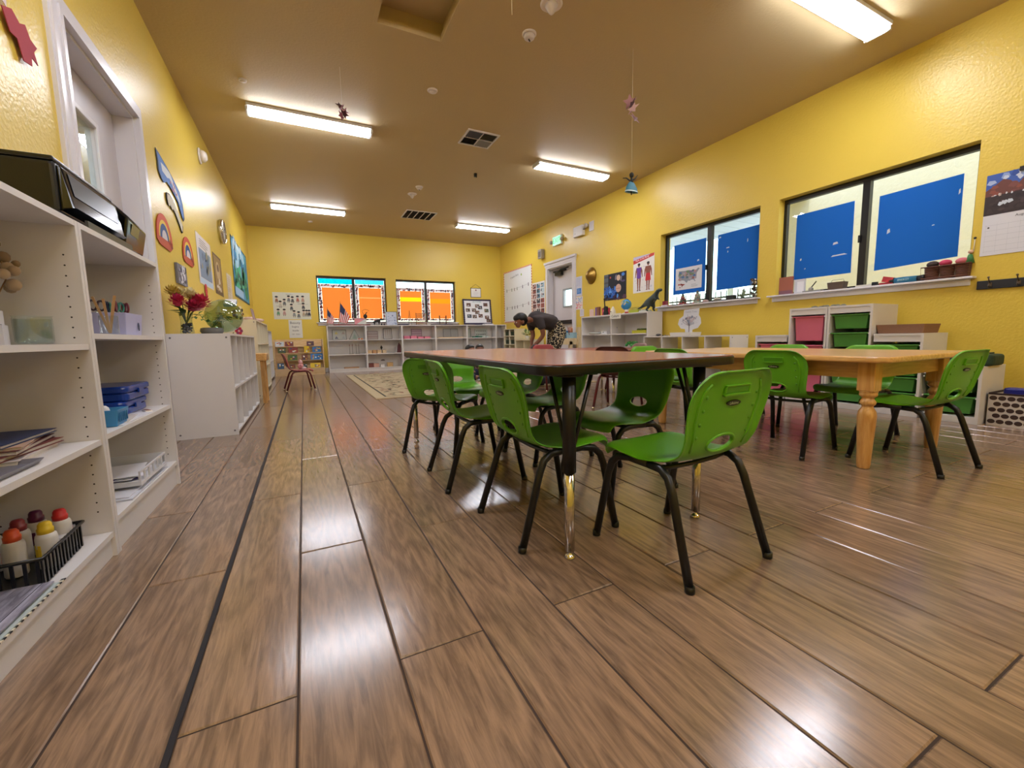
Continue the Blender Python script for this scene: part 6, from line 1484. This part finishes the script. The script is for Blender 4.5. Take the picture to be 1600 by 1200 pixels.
for x, lab in ((.98,'left'),(1.12,'right')):
    o = thing('bead_stand', 'thin double post bead stand, %s of the pair on the middle shelf' % lab, 'bead stand', (x, 10.42, zm)); b = MB()
    for q in (-.03,.03): b.tube([(q,0,0),(q,0,.24)], .003, INK, 6); b.ball((q,0,.20), .010, C('#a0403a'), 8, 5)
    b.box(-.05,-.03,0,.05,.03,.006,C('#8a6a4a')); b.build('posts', o)
for i, (x, c_, wd) in enumerate(((1.38,'#c8a070','leftmost'),(1.49,'#b88a5c','second'),(1.60,'#c8a070','third'),(1.72,'#d2b48a','rightmost'))):
    o = thing('wooden_box', 'small tan wooden box, number of the row on the middle shelf second bay', 'box', (x, 10.36, zm), 0, 'wooden boxes on the middle shelf'); o['label'] = wd+' tan wooden box in the row of four on the middle back shelf'; MB().box(-.045,-.05,0,.045,.05,.065,BIRCH if i % 2 == 0 else C(c_)).build('box', o); MB().box(-.046,-.051,.0651,.046,.051,.075,C(c_)).build('lid', o)
o = thing('black_diamond_card', 'small black diamond shape standing on the middle back shelf', 'card', (1.68, 10.50, zm+.10)); MB().plate([(0,-.03),(.03,.03),(0,.09),(-.03,.03)], 0, .004, INK).build('card', o)
o = thing('fan_puzzle', 'dark red fan shaped puzzle leaning at the right of the second bay', 'puzzle', (2.02, 10.36, zm)); MB().plate([(0,0),(.10,0),(.10,.12),(.085,.19),(.05,.24),(.02,.16)], -.01, .01, C('#5a2a30')).build('fan', o); MB().plate([(-.04,0),(-.01,0),(.01,.16),(.03,.22),(-.01,.14)], -.012, -.002, C('#c9c6c4')).build('white_leaf', o)
zl = .0755
for i, (x, w_, h_, c_, lab) in enumerate(((1.40,.11,.10,'#7a4034','dark'),(1.52,.12,.09,'#c89a84','rosy'),(1.66,.09,.05,'#e6e2dc','white'),(1.84,.13,.10,'#c09a64','golden'))):
    o = thing('wooden_box', lab+' box on the lowest back shelf, second bay', 'box', (x, 10.38, zl), 0, 'boxes on the lowest back shelf'); MB().box(-w_/2,-.05,0,w_/2,.05,h_*.8,C(c_)).build('box', o); MB().box(-w_/2-.001,-.051,h_*.8+.0001,w_/2+.001,.051,h_,C(c_)).build('lid', o)
o = thing('wood_plank_tray', 'long flat wooden tray on the lowest back shelf, first bay', 'tray', (.96, 10.36, zl)); MB().box(-.16,-.06,0,.16,.06,.03,C('#a9805a')).build('base', o)
o = thing('dome_shape', 'small dark dome on the lowest back shelf, second bay wall', 'ornament', (1.70, 10.50, zl+.14)); MB().plate([(.05*cos(k*pi/10),.035*sin(k*pi/10)) for k in range(11)], 0, .004, C('#7a706c')).build('dome', o)

# corner by the door: plant, sand table
pl = thing('potted_plant', 'leafy green potted plant on the low cream cabinet behind the bending person', 'plant', (4.72, 8.66, .6605)); MB().lathe([(.001,0),(.05,.001),(.065,.09),(.058,.09),(.05,.07),(.001,.07)], C('#d8d2c4'), 20, cap=False).build('pot', pl)
r = random.Random(77)
for k in range(46):
    a, e = r.uniform(0,6.28), r.uniform(.2,1.4); l_ = r.uniform(.09,.17); T = Matrix.Translation((0,0,.08)) @ Matrix.Rotation(a,4,'Z') @ Matrix.Rotation(-e,4,'Y'); b = MB()
    b.add([(0,0,0),(l_*.5,-.002,.0),(l_*.5,.002,.0)], [(0,1,2)], C('#4a6a30'), False, T); b.add([(l_*.45,0,0),(l_*.75,-.024,.004),(l_*1.2,0,-.01),(l_*.75,.024,.004)], [(0,1,2),(0,2,3)], C(r.choice(['#3f6a34','#6a9448','#9fb87c','#d8dcb4'])), False, T); b.build('leaf', pl)
for k, z_ in enumerate((.055,.305,.555,.765)):
    for q in (0,1):
        o = thing('dark_tray', ('upper','high','low','lowest')[3-k]+' dark green tray in the %s column of the corner cabinet' % ('near','far')[q], 'tray', (4.66, 9.60-.30*q, z_), 0, 'dark trays in the corner cabinet'); MB().box(0,-.11,0,.22,.11,.10,C('#22331f')).build('tray', o)
sd = thing('sand_table', 'pale wooden activity table with two shelves beside the white door', 'table', (4.62, 6.82, 0)); PW = wood_mat('pale_wood','#c9b48a','#dccba6',.5,'Z',8,5,bump=.03)
for x in (-.18,.24):
    for y in (-.36,.30): MB().box(x-.02,y-.02,0,x+.02,y+.02,.62,PW).build('leg', sd)
b = MB(); b.box(-.20,-.38,.56,.26,.32,.575,PW); b.box(-.20,-.38,.5751,-.185,.32,.68,PW); b.box(.245,-.38,.5751,.26,.32,.68,PW); b.box(-.185,-.38,.5751,.245,-.365,.68,PW); b.box(-.185,.305,.5751,.245,.32,.68,PW); b.build('tub', sd)
MB().box(-.18,-.36,.20,.24,.30,.215,PW).build('lower_shelf', sd); MB().box(-.16,-.36,.34,-.145,.30,.40,PW).build('front_rail', sd)
for k in range(4): MB().box(-.155,-.30+.17*k,.2151,-.14,-.285+.17*k,.34,PW).build('slat', sd)
for i, (x, y, c_, w_, d_, h_, lab) in enumerate(((.0,.13,'#2f6f9c',.18,.2,.16,'blue plastic bin on the pale wooden table by the door'),(.02,-.17,'#9fc6da',.2,.24,.12,'light blue clear bin on the pale wooden table by the door'))):
    bin_('plastic_bin', lab, 'bin', (4.62+x, 6.82+y, .6805-.105), w_, d_, h_+.09, C(c_,.35))
o = thing('twig_bundle', 'bundle of orange-brown twigs in the bins by the door', 'twigs', (4.62, 6.70, .60)); b = MB()
for k in range(14): a = r.uniform(-.1,.1); b.tube([(a*.4,a*.3,0),(a*1.3,a+.05,.25+r.uniform(0,.06))], .005, C(r.choice(['#a4552c','#7c3f26','#c27a44'])), 5)
b.build('twigs', o)
sh_ = thing('pale_shelf_post', 'narrow pale wooden upright beside the right bookcase', 'post', (4.55, 6.40, 0)); MB().box(0,-.03,0,.06,.03,.88,PW).build('post', sh_)
for k in range(6): MB().lathe([(.006,0),(.005,.003)], C('#5a4a30'), 8, Matrix.Translation((-.001,0,.2+k*.11)) @ Matrix.Rotation(-pi/2,4,'Y')).build('peg_hole', sh_)

# ------------------------------------------------------------------ on the right bookcase
zr = 1.0605
def item(name, label, cat, x, y, z, rz=0, group=None): return thing(name, label, cat, (x, y, z), rz, group)
o = item('card_stack', 'small pink and blue standing card at the far end of the right bookcase', 'card', 4.70, 6.18, zr); MB().box(-.01,-.05,0,.01,.05,.13,C('#d8b9b4')).build('card', o)
o = item('book_block', 'brown and violet picture book standing on the right bookcase', 'book', 4.72, 6.02, zr); MB().box(-.02,-.045,0,.02,.02,.16,C('#8a5a44')).build('cover', o); MB().box(-.021,.0201,0,.019,.06,.155,C('#7a5a94')).build('cover_panel', o)
o = item('red_box', 'crimson box beside the black toy violin', 'box', 4.74, 5.83, zr); MB().box(-.04,-.06,0,.04,.06,.13,C('#b42a4a')).build('box', o); b = MB(); b.box(-.0412,-.04,.03,-.0401,.04,.10,C('#d86a7a')); b.build('label_panel', o)
o = item('toy_violin', 'black toy violin standing on the right bookcase', 'violin', 4.68, 5.76, zr); b = MB()
b.plate([(.0,0),(.045,.01),(.055,.04),(.038,.07),(.034,.085),(.045,.11),(.036,.145),(.0,.155),(-.036,.145),(-.045,.11),(-.034,.085),(-.038,.07),(-.055,.04),(-.045,.01)], -.015, .015, DN); b2 = b.build('body', o); b2.rotation_euler.z = RW
b = MB(); b.box(-.012,-.006,.15,.004,.006,.27,DN); b.ball((-.004,0,.28),.014,DN,8,5); b2 = b.build('neck', o); b2.rotation_euler = (radians(-8),0,0)
o = item('owl_figure', 'cream carved figure between violin and globe', 'figurine', 4.70, 5.60, zr); MB().lathe([(.045,0),(.05,.03),(.042,.07),(.028,.10),(.012,.13),(.001,.14)], C('#e0d8c4'), 16).build('body', o); b = MB(); b.ball((-.045,0,.05),.01,INK,8,5); b.build('eye', o)
gb = item('globe', 'blue desk globe on the right bookcase', 'globe', 4.72, 5.30, zr); MB().lathe([(.06,0),(.06,.008),(.015,.02),(.012,.05)], C('#e2e2e4',.4), 18).build('stand', gb)
MB().ball((0,0,.145), .085, mat('ocean_blue','#3a8fd0',.3), 24, 14).build('sphere', gb)
b = MB()
for a, e, s in ((3.3,.5,.03),(3.0,.2,.035),(2.6,-.2,.028),(3.7,.1,.025),(4.2,.4,.03),(2.2,.5,.03)):
    n_ = Vector((cos(a)*cos(e),sin(a)*cos(e),sin(e))); u_ = n_.orthogonal().normalized(); w_ = n_.cross(u_); c0 = n_*.0862+Vector((0,0,.145))
    b.add([c0+u_*s*(.7+.3*(k%2))*cos(k*pi/4)*.8+w_*s*sin(k*pi/4)-n_*.004 for k in range(8)]+[c0], [(k,(k+1)%8,8) for k in range(8)], C(['#6a8a4a','#c9b27a'][int(s*1000)%2]))
b.build('land_patches', gb); b = MB(); b.tube([(0,.09*cos(t*pi/12-1.2),.145+.09*sin(t*pi/12-1.2)) for t in range(0,14)], .004, C('#3a3a44'), 6); b.build('arm', gb)
o = item('red_white_cup', 'red and white striped cup below the globe', 'cup', 4.66, 5.22, zr); MB().lathe([(.001,0),(.028,.001),(.03,.025)], C('#b3242a'), 16, cap=False).build('red_band', o); MB().lathe([(.03,.0251),(.032,.06)], C('#ece6e2'), 16, cap=False).build('white_band', o)
o = item('sign_card', 'white strip sign with black letters hanging over the shelf edge', 'sign', 4.597, 5.55, .985, RW); MB().box(0,-.003,0,.27,-.001,.085,C('#e4e0d2')).build('card', o); lettering('Culture', .06, INK, o, (.135,-.0035,.043))
o = item('green_tub', 'yellow-green tub with clear lid beside the globe', 'tub', 4.72, 5.08, zr); MB().box(-.05,-.10,0,.05,.10,.045,C('#a9b43a')).build('base', o); MB().box(-.045,-.095,.0451,.045,.095,.085,CLEAR).build('cover', o)
o = item('clear_tray', 'long clear tray with pale shells behind the dinosaur', 'tray', 4.74, 4.93, zr); MB().box(-.05,-.12,0,.05,.05,.03,C('#cfd2c8',.3)).build('base', o); b = MB()
for k in range(8): b.ball((r.uniform(-.03,.03),r.uniform(-.10,.03),.04),.014,C('#ddd4c0'),8,5,(1,1.4,.7))
b.build('shells', o)
dn = item('toy_dinosaur', 'dark green and cream toy dinosaur striding at the end of the right bookcase', 'toy', 4.70, 4.76, zr, RW)
DG2 = mat('dark_dino_rubber','#2c3a38',.5); 
Jd = {'tail3':((-.26,0,.055),.005),'tail2':((-.18,0,.075),.014),'tail1':((-.10,0,.11),.026),'hip':((-.02,0,.145),.042),'belly':((.05,0,.175),.042),'chest':((.10,0,.215),.034),'neck':((.135,0,.265),.024),'head':((.165,0,.295),.028),'snout':((.215,0,.298),.018),'tip':((.235,0,.294),.012)}
Ed = chain('tail3','tail2','tail1','hip','belly','chest','neck','head','snout','tip')
for s, t in ((-1,'l'),(1,'r')):
    Jd.update({'th'+t:((.0,s*.045,.11),.030),'kn'+t:((.035,s*.05,.065),.018),'an'+t:((-.005+.02*s,s*.05,.03),.012),'ft'+t:((.035+.02*s,s*.05,.008),.011),'ar'+t:((.125,s*.032,.185),.010),'hd'+t:((.155,s*.03,.165),.007)})
    Ed += chain('hip','th'+t,'kn'+t,'an'+t,'ft'+t)+chain('chest','ar'+t,'hd'+t)
Jd = {k: (v[0], v[1]*1.3) for k, v in Jd.items()}
skinned('body', Jd, Ed, DG2, 'hip', dn)
skinned('pale_belly', {'a':((.03,0,.140),.026),'b':((.085,0,.175),.026),'c':((.120,0,.225),.020),'d':((.155,0,.270),.015),'e':((.205,0,.280),.011)}, chain('a','b','c','d','e'), mat('cream_rubber','#cfc4a4',.55), 'a', dn, 1)
b = MB()
for s in (-1,1): b.ball((.175,s*.024,.305),.005,C('#e0c030'),6,4)
b.build('eyes', dn)
# right bookcase shelves
o = item('white_dish', 'shallow white oval dish in the upper left bay of the right bookcase', 'dish', 4.68, 6.05, .7405); MB().lathe([(.001,.004),(.08,.004),(.12,.035),(.115,.036),(.08,.010),(.001,.010)], C('#dfe6e6',.3), 24, cap=False).build('dish', o)
o = item('white_box', 'white box with a dark dot in the upper left bay of the right bookcase', 'box', 4.68, 5.76, .7405); MB().box(-.04,-.07,0,.04,.07,.05,C('#e2e2e4')).build('box', o); b = MB(); b.lathe([(.011,0),(.010,.002)], INK, 10, Matrix.Translation((-.041,.02,.03)) @ Matrix.Rotation(-pi/2,4,'Y')); b.build('dot', o)
o = item('flower_print_card', 'lilac flower patterned card standing in the right bookcase', 'card', 4.72, 5.60, .7405, RW); b = MB(); b.box(-.06,0,0,.08,.004,.22,C('#c9c9d8')); smudges(b,-.05,.02,.07,.20,16,['#8f90b4','#a9a9c8','#7a7c9c'],.02,3,-.001); b.build('card', o)
o = item('yellow_tray', 'yellow-green tray of dark greens in the upper right bay of the right bookcase', 'tray', 4.70, 4.93, .7405); MB().box(-.07,-.17,0,.07,.13,.045,C('#b8b42a')).build('tray', o); b = MB()
for k in range(12): b.ball((r.uniform(-.05,.05),r.uniform(-.15,.11),.055),.02,C(r.choice(['#4a5a1c','#7a8424','#39461c'])),8,5)
b.build('greens', o)
o = item('green_bush_toy', 'small bright green toy bush in the lower bay of the right bookcase', 'toy', 4.70, 5.14, .4055); b = MB()
for k in range(12): b.ball((r.uniform(-.04,.04),(k-5.5)*.014,.17+.02*sin(k)),.024,C(r.choice(['#4fae5a','#6cc274','#3d9a4c'])),8,6)
b.build('foliage', o); MB().lathe([(.012,0),(.01,.16)], C('#5a4a30'), 8).build('trunk', o)
# ------------------------------------------------------------------ window sills
zs = 1.1325
o = item('red_house_toy', 'dark red toy with white base at the left end of the far sill', 'toy', 4.93, 4.68, zs); b = MB(); b.box(-.03,-.05,0,.03,.05,.02,C('#d9d2d4')); b.build('base', o); MB().box(-.025,-.03,.0201,.025,.03,.08,C('#8a2430')).build('body', o); MB().box(-.012,-.13,0,.015,-.0501,.012,C('#a32a36')).build('arm', o)
for y, m1, m2, lab, h_ in ((4.37,'#7a2a2c','#39462e','red and green cone tree on the far window sill',.16),(4.12,'#8a9080','#6f7468','silver grey cone tree on the far window sill',.18)):
    o = item('cone_tree', lab, 'ornament', 4.95, y, zs)
    for k in range(4): 
        b = MB(); n_ = 10; rr_ = .068*(1-k/4.6); z_ = h_*k/4.6
        pr_ = [(rr_,z_),(rr_*.55,z_+h_*.32)]; b.lathe(pr_, C(m1 if k % 2 == 0 else m2), n_, cap=True, smooth=False); b.build('tier', o)
        q = MB()
        for j in range(6): q.ball((rr_*cos(j+k),rr_*sin(j+k),z_+.006),.008,C(['#c23a3a','#d9c9a0','#5a4a3a'][j%3]),6,4)
        q.build('trinkets', o)
o = item('shell', 'pinkish shell on the far window sill', 'shell', 4.94, 3.98, zs); MB().ball((0,0,.02),.035,C('#b99a94'),12,8,(1,1.3,.6)).build('shell_body', o)
o = item('shell_dish', 'grey dish of white shells near the window post', 'dish', 4.94, 3.80, zs); MB().lathe([(.001,.0),(.04,.001),(.065,.025)], C('#8a8a82'), 18, cap=False).build('dish', o); b = MB()
for k in range(5): b.ball(((k-2)*.018,.012*((k%2)*2-1),.03),.018,C('#dcd6c6'),8,6)
b.build('shells', o)
o = item('black_pot', 'small black pot on the far window sill', 'pot', 4.95, 3.60, zs); MB().box(-.03,-.05,.0,.03,.05,.06,DN).build('pot_body', o); MB().box(-.02,-.09,0,.02,.13,.012,DN).build('tray', o)
o = item('twig_ball', 'pale green twiggy ornament on the far window sill', 'ornament', 4.94, 3.44, zs); b = MB()
for k in range(16): a, e = r.uniform(0,6.28), r.uniform(.1,1.4); b.tube([(0,0,.01),(.05*cos(a)*cos(e),.08*sin(a)*cos(e),.10*sin(e)+.02)],.004,C(r.choice(['#6d7c5c','#9aa88a','#4e5a44'])),5)
b.build('twigs', o)
o = item('pine_cone_jar', 'tall jar of pine cones and white petals at the right end of the far sill', 'jar', 4.93, 3.29, zs); MB().lathe([(.001,.0),(.045,.001),(.045,.20)], CLEAR, 18, cap=False).build('jar_wall', o); b = MB()
for k in range(46): a = r.uniform(0,6.28); q = r.uniform(0,.034); b.ball((q*cos(a),q*sin(a),.015+r.uniform(0,.22)),r.uniform(.010,.015),C(r.choice(['#3a2820','#5a3a2c','#e4ddd0','#2a1d18'])),6,4)
x_ = b.build('cones', o); x_['kind'] = 'stuff'
o = item('terracotta_book', 'terracotta coloured book leaning at the left end of the near sill', 'book', 4.96, 2.96, zs, RW); MB().box(-.05,0,0,.10,.02,.20,C('#a4604c')).build('cover', o); MB().box(-.048,-.001,.0,.098,-.0001,.05,C('#7c5464')).build('cover_band', o)
o = item('white_booklets', 'white spiral booklets beside the terracotta book', 'booklet', 4.96, 2.83, zs, RW); MB().box(-.01,0,0,.10,.02,.155,C('#c9ccd8')).build('cover', o); b = MB(); b.rect(.02,.02,.09,.13,C('#e4e6ee'),-.0008); b.build('label_panel', o)
o = item('craft_bits', 'metal bits with a black stick on the near sill', 'ornament', 4.93, 2.62, zs); b = MB(); b.tube([(0,.05,.02),(0,-.02,.11)],.006,DN,6); b.box(-.03,-.08,0,.03,.10,.018,C('#8a8a88',.4)); b.ball((0,.03,.03),.025,C('#8f918c',.4),10,6); b.build('bits', o)
o = bin_('brown_pot', 'dark brown square pot with wire handle on the near sill', 'pot', (4.93, 2.40, zs), .09, .15, .075, C('#5a4a40')); b = MB(); b.tube([(0,-.06,.075),(0,-.05,.10),(0,.05,.10),(0,.06,.075)],.0025,C('#8a8a84'),6); b.build('wire_handle', o)
o = item('small_box', 'flat white and black gadget below the window post', 'gadget', 4.92, 2.14, zs); MB().box(-.02,-.04,0,.02,.09,.02,C('#cfccc4')).build('base', o); MB().box(-.015,-.08,0,.015,-.0401,.035,DN).build('knob', o)
o = item('red_clip', 'red plastic clip tool on the near sill', 'tool', 4.92, 1.99, zs); MB().box(-.02,-.05,.0,.02,.05,.02,C('#9c2a34')).build('lower_jaw', o); MB().box(-.02,-.04,.0201,.02,.04,.07,C('#b8343c'),Matrix.Rotation(.25,4,'X')).build('upper_jaw', o)
o = item('hair_dryer', 'blue and black barrel shaped tool lying on the near sill', 'tool', 4.92, 1.86, zs+.028); MB().lathe([(.026,-.07),(.028,.0),(.026,.09)], C('#1f6f94',.35), 18, Matrix.Rotation(pi/2,4,'X')).build('barrel', o); MB().lathe([(.024,.0901),(.030,.13),(.026,.14)], DN, 18, Matrix.Rotation(pi/2,4,'X')).build('nozzle', o); MB().lathe([(.026,-.0701),(.020,-.11)], DN, 18, Matrix.Rotation(pi/2,4,'X')).build('tail', o)
lettering('ENERGY', .022, C('#bfe6ea'), o, (-.0288, 0, .0), rx=pi/2, rz=RW)
wk = item('woven_basket', 'triple brown wicker basket at the right end of the near sill', 'basket', 4.93, 1.585, zs)
WK = mat('brown_wicker','#6a3f2c',.6)
for j in range(3):
    cy = .095-j*.095
    for k in range(9): b = MB(); b.tube([((.036+.006*k/8)*cos(a*pi/8),cy+(.042+.006*k/8)*sin(a*pi/8),.006+k*.0125) for a in range(16)], .0055, WK, 5, close=True); b.build('weave_ring', wk)
b = MB(); b.tube([(-.05,-.15,.015),(-.05,.15,.015),(-.05,.155,.11),(-.05,-.155,.11)],.005,WK,6,close=True); b.build('outer_rim', wk)
for i, (y, c_, lab) in enumerate(((1.60,'#c23a5c','pink doll clothes'),(1.50,'#d2707c','rosy cloth'),(1.68,'#3a2a24','dark brush'))):
    o = item('cloth_bundle', lab+' poking out of the wicker basket', 'cloth' if i < 2 else 'brush', 4.93, y, zs+.115, 0); MB().ball((0,0,.02),.035,C(c_),10,6,(1,1.2,.8)).build('bundle', o)
o = item('doll', 'small doll with white bow and green dress in the wicker basket', 'doll', 4.93, 1.455, zs+.11); MB().lathe([(.03,0),(.012,.07)], C('#3c7a44'), 12).build('dress', o); MB().ball((0,0,.09),.016,C('#d9b09a'),10,6).build('head', o); b = MB(); b.tube([(0,-.015,.09),(0,-.018,.19)],.003,C('#e6e6e6'),5); b.ball((0,-.018,.195),.01,INK,8,5); b.build('wand', o)
# ------------------------------------------------------------------ on cubbies and drawer units
zc = .6905
tc_ = item('tree_cutout', 'white cut-out of a tree drawing standing on the low cubbies', 'cut-out', 4.72, 4.24, zc+.03, RW); TP = [(.13,0),(.24,0),(.245,.05),(.33,.07),(.38,.13),(.37,.20),(.34,.24),(.35,.33),(.10,.32),(.09,.24),(.02,.20),(.0,.13),(.05,.07),(.12,.06)]
b = MB(); b.plate(TP, 0, .003, C('#d9dbe2')); r = random.Random(6)
for k in range(26): a = r.uniform(.3,2.85); l_ = r.uniform(.08,.16); x0, z0 = .19, .10; b.poly([(x0,z0),(x0+.004,z0),(x0+l_*cos(a)+.004,z0+l_*sin(a)),(x0+l_*cos(a),z0+l_*sin(a))], C(r.choice(['#8a8f9c','#a87a7c','#6f7890'])), E_)
smudges(b,.06,.12,.32,.22,20,['#a9aec0','#c4b4bc','#8f96ac'],.02,2,E_-.0004); b.rect(.183,.0,.197,.11,C('#7c7680'),E_-.001); b.build('card', tc_)
lettering('Family Tree', .04, C('#b9bcc6'), tc_, (.215,-.0012,.29))
bin_('white_tray', 'white flat tray under the tree cut-out', 'tray', (4.66, 4.06, zc), .20, .36, .045, C('#dddad4',.4))
o = item('dark_mouse', 'dark grey mouse shaped object on the low cubbies', 'gadget', 4.62, 4.50, zc); MB().ball((0,0,.016),.022,C('#3a3a40'),12,7,(1,2.2,.8)).build('shell_body', o)
o = item('small_shapes', 'grey and tan little pieces on the low cubbies', 'pieces', 4.62, 4.34, zc); b = MB()
for k in range(6): b.ball((0,-.12+k*.05,.008),.010,C(['#7a7468','#4a4a50','#b9a98a'][k%3]),8,5,(1.2,1.6,.8))
b.build('pieces', o)
o = item('white_papers', 'crumpled white papers on the low pink storage step', 'papers', 4.60, 3.00, .4355); b = MB()
for k in range(4): b.box(-.10,-.14+.02*k,k*.005,.10,.12,.003+k*.005,C('#e8e6e2'),Matrix.Rotation((k-1.5)*.25,4,'Z') @ Matrix.Rotation(.03*k,4,'X'))
b.build('sheets', o)
o = thing('grey_fabric_heap', 'small grey crumpled net on the tall storage units', 'cloth', (4.58, 2.32, .9405)); b = MB()
for k in range(10): b.ball((r.uniform(-.05,.05),(k-5)*.03,.01),.018,C(r.choice(['#5c5e58','#76786c','#3f413c'])),8,5,(1.2,1.4,.7))
b.build('folds', o); b = MB(); b.box(-.03,-.40,0,.03,-.16,.006,C('#7a7c74')); b.build('flat_strap', o)
o = bin_('divided_tray', 'brown woven tray with a lip on the middle green storage step', 'tray', (4.62, 1.70, .6805), .30, .32, .075, mat('brown_weave','#8a6248',.7,bump=.8,bscale=120), 0, .005, .012)
bg_ = thing('green_bag', 'dark green folded bag on the lowest green storage step', 'bag', (4.60, 1.31, .4305)); o = MB().prism(rrect(-.14,-.16,.14,.13,.05,4), 0, .085, mat('dark_green_cloth','#1d3a2c',.7,bump=.5,bscale=30)).build('bag_body', bg_); bevel(o, .02, 3); MB().box(-.12,-.10,.0855,.12,.08,.095,C('#23463a')).build('flap', bg_)
# patterned storage box in the right corner
pb = thing('patterned_box', 'brown and white dotted storage box on the floor at the right edge', 'storage box', (4.70, 1.00, 0))
b = MB(); x0, x1, y0, y1, hh = -.20, .20, -.35, .16, .225
for q in ((x0,y0,x0+.006,y1),(x1-.006,y0,x1,y1),(x0+.006,y0,x1-.006,y0+.006),(x0+.006,y1-.006,x1-.006,y1)): b.box(q[0],q[1],0,q[2],q[3],hh,C('#cfc8c2'))
b.box(x0+.006,y0+.006,0,x1-.006,y1-.006,.006,C('#3a2a26')); b.build('box_wall', pb)
b = MB(); DB = C('#3c2823')
for r_ in range(5):
    for k in range(12):
        y = y1-.025-k*.044-(r_%2)*.022; z_ = .028+r_*.043
        if y > y0+.02: b.add([(x0-.001,y+.020*cos(a*pi/7),z_+.0165*sin(a*pi/7)) for a in range(14)], [tuple(range(13,-1,-1))], DB)
    for k in range(9):
        x = x0+.025+k*.044+(r_%2)*.022
        if x < x1-.02: b.add([(x+.020*cos(a*pi/7),y1+.001,.028+r_*.043+.0165*sin(a*pi/7)) for a in range(14)], [tuple(range(13,-1,-1))], DB)
b.build('dots', pb)
b = MB(); 
for q in ((x0-.003,y0,x0+.008,y1),(x1-.008,y0,x1+.003,y1),(x0+.008,y1-.008,x1-.008,y1+.003)): b.box(q[0],q[1],hh,q[2],q[3],hh+.012,C('#2a1418'))
b.build('dark_rim', pb)
for x, y, c_, lab in ((-.08,.05,'#2c2f8a','blue snack bag standing in the dotted box'),(-.06,-.09,'#e0622a','orange bag beside the blue one in the dotted box'),(.06,-.2,'#4a4a52','grey bag in the dotted box')):
    o = thing('snack_bag', lab, 'bag', (4.70+x, 1.0+y, .0075), 0, 'bags in the dotted box'); bevel(MB().prism(rrect(-.05,-.06,.05,.06,.02,3), 0, .265, mat('foil_'+c_.lstrip('#'), c_, .3, bump=1, bscale=30)).build('pouch', o), .012)
